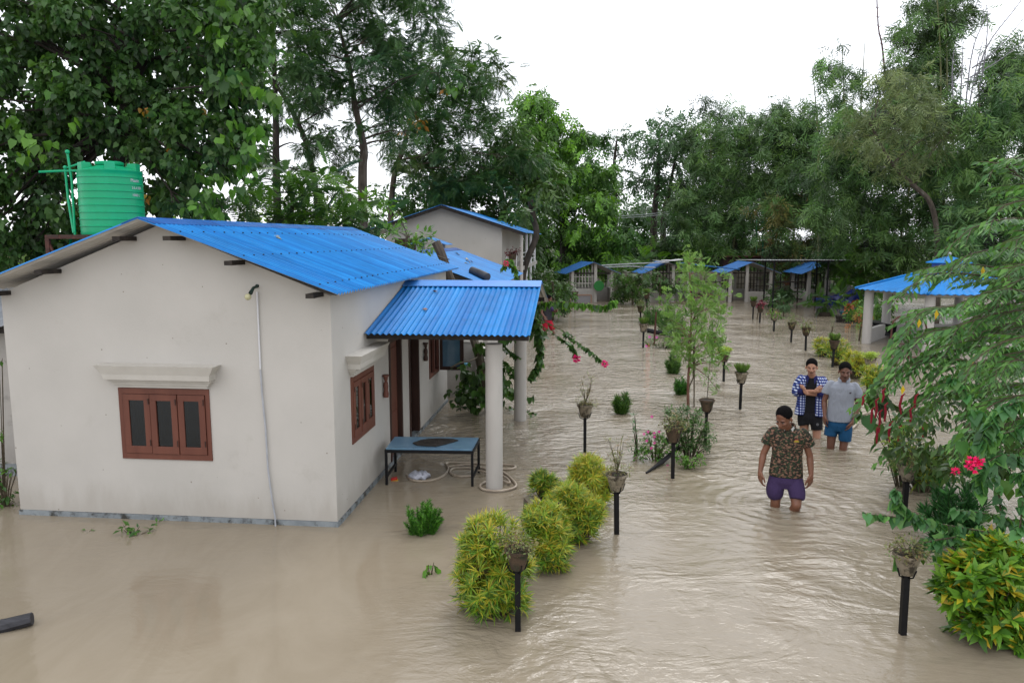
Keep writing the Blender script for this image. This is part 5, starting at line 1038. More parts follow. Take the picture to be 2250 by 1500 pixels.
for i, (x, y, b_, r, lab) in enumerate(((1808, 762, 783, 19, 'pale yellow croton, leftmost of the four near the gazebo'), (1838, 770, 802, 28, 'bigger croton right behind the far brown pot near the gazebo'), (1880, 796, 832, 25, 'orange-yellow croton, third of the four near the gazebo'), (1912, 828, 862, 26, 'croton under the lime-topped pot near the gazebo'))):
    g = G(x, b_); D = g[1]; rosette_bush('croton_bush', lab, g, [lob(x, y, r, D), lob(x + 6, y + 12, r * .8, D)], 120, .15, YT if i == 2 else YL, nl=12, group='crotons in front of the gazebo', top_pal=YT)
g = G(2025, 1078); D = g[1]; rosette_bush('spider_shrub', 'dark grassy shrub with yellow-striped leaves behind the right-hand pots', g, [lob(2020, 1035, 45, D), lob(2060, 1030, 40, D)], 170, .16, [(.04, .10, .02), (.06, .14, .02), (.2, .22, .03)], nl=14)
# big broad-leaved croton, lower right
OV = T_OVAL; g = G(2165, 1405); D = g[1]
rosette_bush('broad_croton', 'large broad-leaved croton with green and orange leaves at the lower right corner', g, [lob(2150, 1290, 82, D), lob(2190, 1240, 70, D + .1), lob(2240, 1300, 80, D + .1), lob(2185, 1350, 70, D - .05), lob(2110, 1300, 40, D), lob(2150, 1375, 55, D), lob(2215, 1390, 60, D)], 560, .12, [(.08, .19, .02), (.13, .27, .025), (.10, .23, .02), (.45, .32, .02), (.05, .13, .018), (.08, .18, .02)], tpl=T_LEAFLET, nl=13, top_pal=[(.13, .30, .03), (.22, .38, .04), (.10, .24, .02), (.18, .34, .03), (.42, .38, .03)])

def brush(name, label, px, py, rx, base, pal, n=900, leaf=.09, tall=1.3, cat='shrub', flare=.35, group=None):
    g = G(px, base); D = g[1]; r = rx / FPX * D; top = AT(px, py, D)[2]; t = thing(name, label, cat, (g[0], g[1], -.3), group); L_ = Leaves(); mb = MB(); nb = 34
    for i in range(nb):
        a = RNG.uniform(0, 2 * math.pi); q = RNG.uniform(0, 1) ** .5; e = g + A_([math.cos(a) * r * q, math.sin(a) * r * q, top * (1 - .45 * q * q) * RNG.uniform(.55, 1.12)]); s = g + A_([math.cos(a) * r * q * flare, math.sin(a) * r * q * flare, -.1])
        mb.tube([s, (s + e) / 2 + A_([0, 0, .01]), e], [.004, .003, .001], 3)
        k = n // nb; u = RNG.uniform(.12, 1, (k, 1)); p = s + (e - s) * u; d = unit(e - s); w_ = unit(rnd_dirs(k) * .8 + d * .9)
        L_.put(T_NARROW, p, w_, rnd_dirs(k), leaf * RNG.uniform(.6, 1.2, k), palette(k, pal, .2))
    mb.build('stem', M_stem, t); L_.build('foliage', t); return t
CON = [(.05, .17, .02), (.075, .23, .028), (.035, .12, .018), (.12, .30, .04)]
brush('conifer_bush', 'bright green brush-like bush alone in the water before the main house', 928, 1100, 46, 1168, CON, 9000, .045, flare=.35)
brush('clipped_bush', 'small clipped bush left of the flower bed', 1367, 862, 19, 908, [(.05, .13, .02), (.09, .18, .03), (.03, .08, .02)], 2000, .09, group='small clipped bushes')
brush('clipped_bush', 'small clipped bush at the foot of the slender young tree', 1496, 832, 17, 866, [(.04, .15, .02), (.07, .20, .03), (.03, .10, .02)], 1600, .09, group='small clipped bushes')
brush('clipped_bush', 'small clipped bush farther back, left of the slender young tree', 1478, 780, 19, 820, [(.06, .14, .03), (.09, .18, .04), (.04, .10, .02)], 1600, .11, group='small clipped bushes')
brush('feathery_bush', 'soft feathery green bush behind the right-hand vine', 2090, 1050, 62, 1190, [(.03, .11, .03), (.05, .16, .04), (.02, .08, .02)], 3400, .12, flare=.4)
brush('feathery_bush', 'round feathery bush beside the far black gutter', 1432, 672, 26, 712, [(.05, .12, .03), (.08, .17, .04)], 1500, .16, flare=.6)
brush('feathery_bush', 'loose light green bush under the slender young tree crown', 1470, 670, 30, 735, [(.05, .13, .03), (.09, .19, .04)], 1500, .16, flare=.6)
def small_plant(name, label, base, blobs, tpls, size, cov, pal, cat='plant', stem_r=.008, flowers=None, **kw):
    b = A_(base, float); t = thing(name, label, cat, (b[0], b[1], min(b[2], 0) - .2)); mb = MB()
    for c, r in blobs:
        for _ in range(3): e = c + rnd_dirs(1)[0] * r * .6; mb.tube([b - A_([0, 0, .2]), (b + e) / 2 + A_([0, 0, -.02]), e], [stem_r, stem_r * .7, stem_r * .3], 4)
    mb.build('stem', M_stem, t); L_ = Leaves(); fill(L_, blobs, tpls, size, cov, pal, **kw); L_.build('foliage', t)
    if flowers:
        F_ = Leaves(); P_, s, cols = flowers
        for p in P_:
            for k in range(5):
                a = 2 * math.pi * k / 5; F_.put(T_OVAL, A_([p]), A_([[math.cos(a), -.25, math.sin(a)]]), A_([[0, -1, .4]]), s, A_([cols[k % len(cols)]]))
        F_.build('flower', t, M_petal)
    return t
g = G(1470, 1010); D = g[1]
fl = [AT(x, y, D - .25) for x, y in ((1424, 948), (1415, 953), (1437, 951), (1448, 948), (1438, 959), (1431, 984), (1438, 973), (1421, 968), (1450, 1029), (1467, 1023), (1432, 915))]
small_plant('periwinkle_clump', 'flower bed clump dotted with small pink flowers, left of the brown mid-yard pot', G(1440, 1010), [lob(x, y, r, D) for x, y, r in ((1410, 1000, 16), (1430, 980, 18), (1445, 1000, 16), (1460, 985, 18), (1425, 960, 12), (1445, 955, 14), (1465, 960, 14))], T_OVAL, .05, 2.2, G_MD + G_BR, flowers=(fl, .026, [(.72, .08, .35), (.6, .05, .28)]), droop=.1)
small_plant('basil_bush', 'airy grey-green bush behind the brown mid-yard pot', G(1515, 1000), [lob(x, y, r, D + .1) for x, y, r in ((1490, 950, 22), (1510, 930, 22), (1535, 940, 24), (1555, 955, 18), (1500, 975, 22), (1525, 975, 24), (1480, 925, 18), (1500, 905, 16), (1530, 910, 14), (1550, 980, 14), (1470, 900, 12))], T_OVAL, .048, 2.8, [(.05, .12, .03), (.08, .17, .04), (.10, .16, .07), (.06, .14, .03)], droop=.1)
small_plant('weed_patch', 'low bright weeds half under water at the front of the flower bed', G(1515, 1022), [lob(x, y, r, D - .4) for x, y, r in ((1500, 1010, 13), (1520, 1014, 14), (1538, 1010, 12), (1512, 1022, 10), (1490, 1000, 10))], T_OVAL, .045, 2.2, G_BR, droop=0)
small_plant('tall_weed', 'tall thin feathery weed at the left end of the flower bed', G(1400, 990), [lob(x, y, r, D) for x, y, r in ((1393, 912, 6), (1395, 930, 8), (1397, 950, 8), (1399, 970, 9), (1402, 985, 10), (1390, 990, 9))], T_NARROW, .07, 1.0, [(.05, .15, .05), (.07, .18, .06)], droop=-.6)
g = G(1455, 765); D = g[1]
small_plant('periwinkle_clump', 'distant low flower clump along the black gutter', g, [lob(x, y, r, D) for x, y, r in ((1425, 750, 9), (1440, 755, 10), (1458, 752, 12), (1475, 758, 12), (1492, 755, 10), (1505, 748, 10), (1478, 735, 16), (1490, 720, 16))], T_OVAL, .09, 1.4, G_DK + G_MD, flowers=([AT(x, y, D - .4) for x, y in ((1427, 740), (1443, 741), (1420, 760), (1500, 743))], .05, [(.6, .12, .4)]), droop=.1)
mb = MB(); p = G(1424, 761); mb.sphere((p[0], p[1], .03), .06, 10, 6); tag(mb.build('marigold', flat_mat('orange petals', (.7, .16, .02))), 'tiny orange flower head floating at the foot of the far pale pot post', 'flower')
small_plant('seedling', 'small drooping green seedling in the water left of the big croton', G(945, 1262), [lob(948, 1240, 14, G(945, 1262)[1]), lob(935, 1252, 8, G(945, 1262)[1])], T_OVAL, .10, .9, G_BR, droop=.9)
g = G(290, 1172); small_plant('floating_twig', 'broken leafy twig floating below the main house window', g, [lob(272, 1158, 10, g[1]), lob(302, 1163, 14, g[1]), lob(285, 1160, 8, g[1]), lob(322, 1167, 8, g[1])], T_OVAL, .075, 1.1, G_BR + G_MD, droop=0)
for x, y, lb_ in ((345, 1150, 'small leaf scrap floating nearest the conduit side under the window'), (195, 1169, 'tiny leaf scrap floating left of the leafy twig')):
    L_ = Leaves(); g = G(x, y); fill(L_, [(g + A_([0, 0, .01]), .05)], T_OVAL, .06, .8, G_MD, droop=0, flat=.1); tag(L_.build('floating_leaf'), lb_, 'leaf')
small_plant('left_shrub', 'green shrub growing at the left corner of the main house', G(10, 1110), [lob(x, y, r, 7.9) for x, y, r in ((-10, 960, 20), (5, 950, 10), (-10, 1020, 22), (18, 1030, 14), (35, 1028, 10), (-5, 1060, 20), (15, 1085, 16), (0, 1110, 18), (28, 1105, 10), (-20, 1090, 25), (3, 790, 8))], T_OVAL, .075, 1.2, G_MD + G_BR, cat='shrub', droop=.5)
# slender young tree mid yard
g = G(1513, 893); D = g[1]; base = A_([g[0], g[1], -.3])
cr = fr([(1450, 690), (1470, 600), (1510, 560), (1560, 580), (1590, 620), (1600, 700), (1590, 740), (1600, 790), (1540, 830), (1480, 770)], 20, 15, D - .7, D + .7, .12, 50) + [lob(x, y, 9, D) for x, y in ((1500, 560), (1517, 545), (1540, 570), (1578, 590), (1580, 860), (1530, 820), (1480, 720), (1610, 650), (1430, 640), (1605, 610))]
tree('young_tree', 'slender young tree with airy lime green foliage in the middle of the yard', [base, AT(1512, 840, D), AT(1516, 780, D), AT(1519, 700, D), AT(1516, 620, D), AT(1514, 560, D)], [.028, .024, .019, .015, .010, .005], cr, T_FROND_FINE, .10, 2.7, [(.12, .24, .05), (.16, .30, .06), (.09, .19, .04), (.20, .33, .08)], tex_mat('reddish young bark', (.14, .06, .035), (.24, .12, .08), 9, .7), .014, nb=34, start=.3, droop=-.35, up=.5, flat=1, clumpvar=.3)
mb = MB(); mb.tube([AT(1514, 850, D) , AT(1523, 830, D), AT(1524, 760, D), AT(1535, 700, D)], [.013, .012, .010, .006], 6); mb.tube([AT(1525, 893, D), AT(1526, 760, D + .1)], .012, 5)
st_ = mb.build('support_stick', M_stem); tag(st_, 'thin stick tied alongside the slender young tree', 'stick')

# ---- pots on posts
SED = [(.30, .42, .06), (.38, .50, .09), (.22, .34, .05)]; WEED = [(.10, .15, .04), (.16, .20, .06), (.22, .22, .08), (.20, .13, .06)]; GRS = [(.07, .16, .03), (.12, .22, .04), (.10, .14, .04)]
def pot_stand(px, yb, yr, rr, kind, plab, pmat, wlab):
    g = G(px, yb); D = g[1]; r = 1.1 * rr / FPX * D; zt = HT(px, yb, yr); h = r * 1.55; zp = zt - h
    t = thing('plant_stand', wlab, 'plant stand', (g[0], g[1], -.5), 'black pot posts standing in the flood')
    s_ = .22 * r if rr > 20 else .175 * r; mb = MB(); tx_, ty_ = random.uniform(-.012, .012), random.uniform(-.01, .01)
    mb.hexa([(g[0] - s_ + (tx_ if k > 3 else 0), 0, 0) if 0 else p for k, p in enumerate([(g[0] + sx * s_ + ox, g[1] + sy * s_, z) for z, ox in ((-.5, -tx_), (zp - .005, tx_)) for sx, sy in ((-1, -1), (1, -1), (1, 1), (-1, 1))])])
    mb.build('post', M_black, t, bevel=.004)
    mb = MB(); cx = g[0] + tx_
    for a in (0, 90, 180, 270):
        ca, sa_ = math.cos(R(a + 20)), math.sin(R(a + 20)); mb.tube([(cx + ca * s_, g[1] + sa_ * s_, zp - .03), (cx + ca * r * .62, g[1] + sa_ * r * .62, zp - .008), (cx + ca * r * .85, g[1] + sa_ * r * .85, zp + h * .35)], .006, 5)
    mb.build('pot_holder', M_black, t)
    p = thing('potted_plant', plab, 'potted plant', (cx, g[1], zp), 'potted plants on the black posts')
    mb = MB(); mb.lathe([(0, 0), (r * .52, 0), (r * .56, h * .08), (r * .88, h * .84), (r * .98, h * .86), (r, h), (r * .92, h), (r * .84, h * .86), (0, h * .84)], (cx, g[1], zp), 22, cap=False)
    mb.build('pot', pmat, p, smooth=True)
    mb = MB(); mb.lathe([(r * .85, h * .9), (r * .5, h * .96), (0, h * .98)], (cx, g[1], zp), 14, cap=False); mb.build('soil', M_soil, p)
    c = A_([cx, g[1], zt]); L_ = Leaves(); sm = MB(); q = max(r, .06)
    if kind == 'sedum': fill(L_, [(c + A_([dx * r, dy * r, .35 * r]), r * .62) for dx, dy in ((-.75, 0), (.75, 0), (0, -.7), (0, .7), (0, 0), (.5, .5), (-.5, -.5))], T_OVAL, r * .32, 3.2, SED, droop=-.1, flat=.6, up=1)
    elif kind == 'weed':
        fill(L_, [(c + A_([dx * r, dy * r, dz * r]), r * .6) for dx, dy, dz in ((-1.1, 0, .15), (-.5, .3, .5), (.1, -.4, .7), (.6, .3, .5), (1.1, 0, .2), (0, .5, .9), (.2, -.8, .2), (-.7, -.6, .1), (.8, -.6, .1))], T_OVAL, r * .28, .75, WEED, droop=.1)
        for _ in range(16): a = random.uniform(0, 6.28); e = c + A_([math.cos(a) * r * 1.5, math.sin(a) * r * 1.5, random.uniform(-.5, 1.2) * r]); sm.tube([c, (c + e) / 2 + A_([0, 0, r * .5]), e], .0025, 3)
    elif kind == 'grass':
        n = 260; a = RNG.uniform(0, 6.28, n); L_.put(T_NARROW, c + np.stack([np.cos(a), np.sin(a), 0 * a], 1) * r * .6 * RNG.random((n, 1)), np.stack([np.cos(a) * .5, np.sin(a) * .5, 1 + 0 * a], 1) + rnd_dirs(n) * .2, rnd_dirs(n), r * 1.6 * RNG.uniform(.5, 1, n), palette(n, GRS))
    elif kind == 'hang':
        fill(L_, [(c + A_([dx * r, dy * r, dz * r]), r * .55) for dx, dy, dz in ((0, 0, .9), (.4, 0, 1.3), (-.3, 0, 1.2), (-.9, -.3, -.1), (.9, -.3, -.1), (0, -1, -.2), (-.6, 0, .3), (.6, 0, .3))], T_NARROW, r * .8, 1.2, GRS + WEED, droop=.3)
    elif kind == 'red': fill(L_, [(c + A_([dx * r, dy * r, dz * r]), r * .7) for dx, dy, dz in ((0, 0, .6), (-.7, 0, .4), (.7, 0, .4), (0, -.6, .3), (.3, .3, 1.0), (-.3, 0, 1.0))], T_OVAL, r * .8, 1.5, [(.13, .012, .025), (.20, .02, .03), (.07, .01, .015)], droop=.3)
    elif kind == 'leafy': fill(L_, [(c + A_([dx * r, dy * r, dz * r]), r * .7) for dx, dy, dz in ((0, 0, .5), (-.8, 0, .3), (.9, 0, .3), (0, -.8, .1), (1.1, -.2, -.4), (-1.1, 0, -.2))], T_OVAL, r * .7, 1.2, G_BR + [(.30, .08, .04)], droop=.3)
    elif kind == 'tallweed':
        for k in range(9): a = random.uniform(0, 6.28); e = c + A_([math.cos(a) * r * .8, math.sin(a) * r * .8, r * random.uniform(1.8, 3.4)]); sm.tube([c, (c + e) / 2 + A_([r * .1, 0, 0]), e], [.004, .003, .002], 4); fill(L_, [(e, r * .35), ((c + e) / 2, r * .35)], T_NARROW, r * .45, .5, WEED, droop=-.2)
        fill(L_, [(c + A_([dx * r, 0, .2 * r]), r * .55) for dx in (-.8, -.2, .4, .9)], T_NARROW, r * .45, 1.1, WEED, droop=0)
    elif kind == 'sapling':
        e = c + A_([r * .2, 0, r * 5.2]); sm.tube([c, c + A_([r * .1, 0, r * 2.5]), e], [.006, .005, .003], 5); fill(L_, [(c + A_([r * (.2 + dx), 0, z * r]), r * .55) for z, dx in ((1.6, .1), (2.2, -.4), (2.6, .5), (3.2, -.2), (4, .1), (4.6, 0), (5.2, 0))], T_NARROW, r * .5, .7, [(.12, .24, .05), (.08, .18, .05)], droop=0)
    elif kind == 'shrub':
        fill(L_, [(c + A_([dx * r, dy * r, dz * r]), r * .75) for dx, dy, dz in ((-1.2, 0, 2.6), (-.4, 0, 3.4), (.6, 0, 3.0), (-.9, 0, 1.6), (.2, 0, 2.2), (1.0, 0, 1.9), (.1, -.3, 1.2), (-1.6, 0, 1.9))], T_OVAL, r * .5, .8, [(.12, .20, .03), (.20, .26, .04), (.06, .13, .03)], droop=0)
        for k in range(8): e = c + A_([random.uniform(-1.2, 1.2) * r, 0, r * random.uniform(1.5, 3.3)]); sm.tube([c, (c + e) / 2, e], [.006, .004, .002], 4)
        fill(L_, [(c + A_([dx * r, dy * r, .2 * r]), r * .6) for dx, dy in ((-1, 0), (-.4, -.5), (.3, -.5), (1, 0), (0, .3))], T_NARROW, r * .5, 1.1, WEED, droop=.3)
    L_.build('foliage', p)
    if sm.v: sm.build('twig', M_stem, p)
for q in (
    (1138, 1384, 1205, 28, 'weed', 'brown pot of straggly weeds in front of the largest croton', M_pot, 'black post carrying the brown pot before the largest croton'),
    (1355, 1172, 1040, 23, 'tallweed', 'pale mossy pot with tall dry weeds beside the yellowest croton', M_potpale, 'black post beside the yellowest croton'),
    (1478, 1050, 937, 20, 'weed', 'brown pot overflowing with weeds in front of the flower bed', M_pot, 'black post standing in front of the flower bed'),
    (1285, 993, 888, 17, 'tallweed', 'weedy pale pot alone between the porch and the flower bed', M_potpale, 'black post alone between the porch and the flower bed'),
    (1549, 977, 877, 16, 'sapling', 'grey pot with a single tall thin seedling behind the flower bed', M_pot, 'black post rising behind the flower bed'),
    (1626, 899, 817, 14, 'grass', 'pale pot with short grass left of the man in the plaid shirt', M_potpale, 'black post left of the man in the plaid shirt'),
    (1590, 838, 773, 12, 'sedum', 'dark pot topped by a lime cushion right of the slender young tree', M_pot, 'black post right of the slender young tree'),
    (1564, 797, 736, 10, 'leafy', 'small pot half hidden by the slender young tree foliage', M_pot, 'black post half hidden by the slender young tree'),
    (1413, 763, 711, 10, 'grass', 'pinkish pale pot beside the black gutter', M_potpale, 'black post beside the black gutter'),
    (1407, 706, 672, 8, 'hang', 'distant pot with spiky green leaves left of the feathery bush', M_pot, 'black post left of the round feathery bush'),
    (1421, 676, 644, 7, 'grass', 'tiny far pot in front of the second shed', M_pot, 'far black post in front of the second shed'),
    (1263, 681, 641, 7, 'none', 'empty brown pot before the leftmost far shed', M_pot, 'black post before the leftmost far shed'),
    (1654, 700, 661, 7, 'grass', 'bare far pot, leftmost of the far right-hand row', M_pot, 'leftmost black post of the far right-hand row'),
    (1669, 709, 672, 8, 'red', 'far pot with a dark red coleus', M_pot, 'black post carrying the dark red coleus'),
    (1700, 728, 689, 9, 'leafy', 'far pot with trailing green and reddish leaves', M_potpale, 'black post third in the far right-hand row'),
    (1738, 752, 708, 9, 'hang', 'far pot with a grassy tuft and dry trailing leaves', M_pot, 'black post fourth in the far right-hand row'),
    (1770, 770, 719, 10, 'hang', 'far pot with a green tuft, fifth of the right-hand row', M_pot, 'black post fifth in the far right-hand row'),
    (1829, 806, 747, 11, 'grass', 'dark brown pot in front of the crotons near the gazebo', M_pot, 'black post in front of the crotons near the gazebo'),
    (1909, 848, 785, 13, 'sedum', 'pale pot with a lime green cushion beside the right-hand foliage', M_potpale, 'black post under the lime cushion beside the right-hand foliage'),
    (1986, 1128, 1018, 22, 'shrub', 'pale mossy pot with a small leafy shrub under the red tasselled plant', M_potpale, 'black post under the red tasselled plant'),
    (1983, 1392, 1212, 29, 'weed', 'pale mossy pot of weeds beside the broad-leaved croton', M_potpale, 'tall black post left of the broad-leaved croton'),
): pot_stand(*q)

# ---- bougainvillea at the porch
def strand(mb, L_, px, D, size, tpl, pal, per=2, r=.008, drop=.6, close=.06):
    P = spline([AT(*q, D if not hasattr(D, '__len__') else D[i]) for i, q in enumerate(px)], 10)
    mb.tube(P, list(np.linspace(r, r * .4, len(P))), 5)
    for a, b in zip(P[:-1], P[1:]):
        n = max(1, int(np.linalg.norm(b - a) / close)); 
        p = a + (b - a) * RNG.random((n * per, 1)); m = len(p); L_.put(tpl, p, rnd_dirs(m) * A_([1, 1, .5]) + A_([0, 0, -drop]), A_([0, 0, 1]) + rnd_dirs(m) * .6, size * RNG.uniform(.6, 1.15, m), palette(m, pal, .15))
def petals(F_, c, r, n, s, cols): d = rnd_dirs(n); F_.put(T_OVAL, c + d * r * .5, d, rnd_dirs(n), s, palette(n, cols, .15))
mb = MB(); mb.tube(spline([G(1088, 905) * A_([1, 1, 0]) + A_([0, 0, -.4]), AT(1066, 850, 12.4), AT(1052, 780, 12.6), AT(1036, 735, 12.9), AT(1010, 690, 13.2)], 5), list(np.linspace(.10, .06, 21)), 8)
bg_ = thing('bougainvillea', 'dark bougainvillea growing behind the porch columns with two pink-tipped stems', 'climber', G(1088, 905) * A_([1, 1, 0]) + A_([0, 0, -.4])); 
mb.tube(spline([AT(1052, 782, 12.6), AT(1035, 792, 12.2), AT(1010, 798, 12), AT(990, 808, 11.9)], 4), .014, 6)
L_ = Leaves()
fill(L_, fr([(1050, 745), (1075, 740), (1110, 800), (1130, 850), (1125, 900), (1100, 910), (1040, 905), (1000, 870), (1005, 830), (1050, 810)], 22, 19, 11.6, 12.9, .0, 61), T_HEART, .12, 2.8, G_DK + G_DK + G_MD, droop=1.0, sub=4)
fill(L_, [lob(x, y, r, 12.2) for x, y, r in ((985, 860, 9), (1000, 856, 12), (1015, 850, 14), (1005, 815, 12), (1020, 800, 10), (1000, 885, 10), (1015, 895, 10), (1045, 890, 14), (1160, 905, 14), (1165, 870, 10), (1170, 915, 10))], T_HEART, .10, 1.5, G_MD + G_DK, droop=.9)
for q in ([(1100, 745), (1110, 765), (1128, 778), (1140, 785)], [(1095, 790), (1115, 800), (1125, 830)]): strand(mb, L_, q, 11.8, .09, T_HEART, G_MD, 2)
fill(L_, [lob(x, y, r, 11.0) for x, y, r in ((1100, 742, 9), (1120, 742, 9), (1175, 680, 10), (1180, 700, 12), (1172, 715, 12), (1168, 730, 12), (1185, 725, 10), (1190, 740, 8))], T_HEART, .11, 1.6, G_DK + G_MD, droop=1)
strand(mb, L_, [(1178, 700), (1184, 740), (1186, 780), (1180, 810), (1165, 828)], 10.8, .115, T_HEART, G_DK + G_MD, 4, .008, .8)
strand(mb, L_, [(1185, 700), (1220, 718), (1262, 740)], 10.6, .06, T_HEART, G_MD, 1, .008)
strand(mb, L_, [(1240, 733), (1268, 752), (1300, 775), (1330, 798)], 10.6, .075, T_HEART, G_MD, 2, .006, .6, .04)
strand(mb, L_, [(1182, 712), (1205, 725), (1225, 740)], 10.7, .05, T_HEART, G_MD, 1, .007)
strand(mb, L_, [(1225, 740), (1250, 755), (1262, 772), (1265, 785)], 10.7, .07, T_HEART, G_MD, 3, .005, .6, .04)
strand(mb, L_, [(1168, 676), (1200, 664), (1240, 664), (1290, 668), (1330, 672), (1352, 660)], 10.4, .115, T_HEART, G_MD + G_BR, 2, .008, 1.6, .05)
strand(mb, L_, [(1105, 590), (1118, 570), (1130, 590), (1135, 610)], 13.8, .11, T_HEART, G_MD + G_BR, 2, .006, .8)
mb.build('stem', M_stem, bg_); L_.build('foliage', bg_)
for q_, r_, n_, s_, c_ in (((1267, 787, 10.6), .055, 60, .045, [(.70, .015, .16), (.55, .01, .12)]), ((1329, 799, 10.5), .045, 60, .04, [(.70, .02, .22), (.6, .015, .14)]), ((1112, 578, 13.7), .05, 24, .05, [(.6, .02, .10)])): F_ = Leaves(); petals(F_, AT(*q_), r_, n_, s_, c_); F_.build('flower', bg_, M_petal)
# balcony plant
c = AT(1126, 562, 22.8); mb = MB(); mb.lathe([(0, -.12), (.1, -.12), (.13, .05), (0, .05)], c, 12); bp = thing('balcony_plant', 'dark red leafy plant on the balcony rail', 'potted plant', c - A_([0, 0, .12])); mb.build('pot', M_pot, bp)
L_ = Leaves(); fill(L_, [(c + A_([d_, 0, .12]), .13) for d_ in (-.12, 0, .12)], T_OVAL, .09, 1.6, [(.10, .012, .015), (.06, .02, .015)]); L_.build('foliage', bp)

# ---- right-hand foreground growth
rt = thing('gooseberry_tree', 'near tree with long flat sprays of small drooping leaflets sweeping in from the right', 'tree', (5.2, 6.6, -.5))
mb = MB(); L_ = Leaves(); mb.tube(spline([(5.2, 6.6, -.5), (5.1, 6.6, .8), (5.15, 6.6, 1.8), (5.3, 6.7, 3.2)], 5), list(np.linspace(.09, .05, 16)), 9)
def spray(px, D, pal, leaf=.112, sec=.38, tipw=.35):
    if px[-1][0] < 2060 and px[-1][1] > 760: D += 2.3
    leaf *= D / 6.2; sec *= (D / 6.2)
    """main twig with side rachises, each carrying paired drooping leaflets"""
    n0 = len(px); P = spline([AT(q[0], q[1], D + (q[2] if len(q) > 2 else 0)) for q in px], 8); mb.tube(P, list(np.linspace(.008, .002, len(P))), 5)
    P = A_(P); seg = np.linalg.norm(np.diff(P, axis=0), axis=1); T = np.concatenate([[0], np.cumsum(seg)]); tot = T[-1]; s = .05; k = 0
    while s < tot:
        i = min(np.searchsorted(T, s), len(P) - 1); p = P[i - 1] + (P[i] - P[i - 1]) * ((s - T[i - 1]) / (T[i] - T[i - 1] + 1e-9)); d = unit(P[i] - P[i - 1])
        side = unit(np.cross(d, [0, 0, 1])) * (1 if k % 2 else -1); fr_ = s / tot; ln = sec * (1.0 - .55 * fr_) * random.uniform(.75, 1.15)
        dr = unit(d * random.uniform(.7, 1.1) + side * random.uniform(.5, .9) + A_([0, 0, random.uniform(-.28, .05)])); q0 = p; e = p + dr * ln + A_([0, 0, -.10 * ln]); m_ = (p + e) / 2 + A_([0, 0, .05 * ln])
        mb.tube([p, m_, e], [.004, .003, .0015], 3); nn = max(3, int(ln / (.031 * D / 6.2))); u = np.linspace(.12, 1, nn)[:, None]; pts = (1 - u) ** 2 * p + 2 * u * (1 - u) * m_ + u ** 2 * e
        sd = unit(np.cross(dr, [0, 0, 1])); sg = np.where(np.arange(nn) % 2, 1., -1.)[:, None]
        L_.put(T_LEAFLET, pts, sd * sg * .75 + dr * .65 + A_([0, 0, -.5]) + rnd_dirs(nn) * .2, A_([0, -.5, 1]) + sd * sg * .7 + rnd_dirs(nn) * .2, leaf * (1 - .35 * u[:, 0]) * RNG.uniform(.8, 1.15, nn), palette(nn, pal, .12) * random.uniform(.8, 1.2))
        s += random.uniform(.04, .06); k += 1
GB = [(.06, .165, .035), (.08, .20, .04), (.05, .14, .035), (.11, .25, .05)]
for px, D in (
    ([(2330, 640), (2200, 610), (2060, 600), (2010, 625), (1975, 650)], 6.3), ([(2320, 690), (2180, 670), (2040, 680), (1995, 720), (1960, 770)], 6.2), ([(2330, 740), (2180, 720), (2040, 730), (1975, 790), (1925, 850)], 6.0),
    ([(2300, 780), (2160, 760), (2030, 790), (1950, 840), (1900, 880)], 5.9), ([(2320, 820), (2200, 810), (2090, 840), (2010, 890), (1970, 930)], 5.8), ([(2300, 620), (2200, 590), (2110, 580), (2030, 590)], 6.5),
    ([(2330, 500), (2230, 480), (2140, 500), (2090, 540)], 6.0), ([(2330, 560), (2220, 545), (2130, 560), (2080, 600)], 6.2), ([(2330, 420), (2260, 400), (2200, 360), (2175, 380)], 5.7), ([(2330, 380), (2260, 350), (2205, 350)], 5.6),
    ([(2330, 870), (2230, 870), (2150, 910), (2100, 970)], 5.7), ([(2330, 930), (2240, 920), (2180, 960), (2160, 1010)], 5.6), ([(2330, 680), (2250, 640), (2180, 640), (2120, 660)], 5.6), ([(2330, 760), (2250, 740), (2170, 770), (2120, 820)], 5.5),
    ([(2280, 840), (2160, 850), (2070, 880), (2000, 940), (1950, 1000)], 6.2), ([(2260, 900), (2160, 940), (2080, 1000), (2040, 1060)], 6.2), ([(2330, 470), (2280, 440), (2210, 450), (2180, 480)], 5.6), ([(2300, 700), (2220, 700), (2130, 720), (2060, 760), (2020, 800)], 5.9),
    ([(2330, 600), (2270, 580), (2210, 590)], 5.4), ([(2250, 780), (2170, 800), (2100, 790), (2050, 830)], 5.7), ([(2330, 520), (2280, 510), (2230, 530)], 5.5), ([(2300, 830), (2240, 790), (2180, 820)], 5.4)):
    spray(px, D, GB)
for k_ in range(28):
    y_ = random.uniform(430, 960); x1_ = 2045 + max(0, y_ - 860) * 1.0 + abs(y_ - 780) * .35 + max(0, 680 - y_) * .45 + random.uniform(0, 170); x0_ = x1_ + random.uniform(150, 260); dy_ = random.uniform(0, 70)
    spray([(x0_, y_ - 30), ((x0_ + x1_) / 2, y_ - 20 + dy_ * .2), (x1_, y_ + dy_)], random.uniform(5.7, 7.0), GB)
fill(L_, fr([(1960, 850), (2250, 860), (2280, 1060), (2080, 1050), (1960, 990)], 44, 34, 6.6, 7.3, .1, 70), T_OVAL, .11, 1.1, G_DK, droop=.8)
for q_ in ((2058, 680, 5.9), (1984, 846, 5.8), (2140, 780, 5.7), (2020, 700, 6.0), (2160, 585, 6.0)): petals_ = Leaves(); petals_.put(T_OVAL, A_([AT(*q_)]), A_([(0, 0, -1)]), A_([(0, -1, 0)]), .08, A_([(.5, .36, .03)])); petals_.build('yellow_leaf', rt)
mb.build('trunk', M_stem, rt, smooth=True); L_.build('foliage', rt)
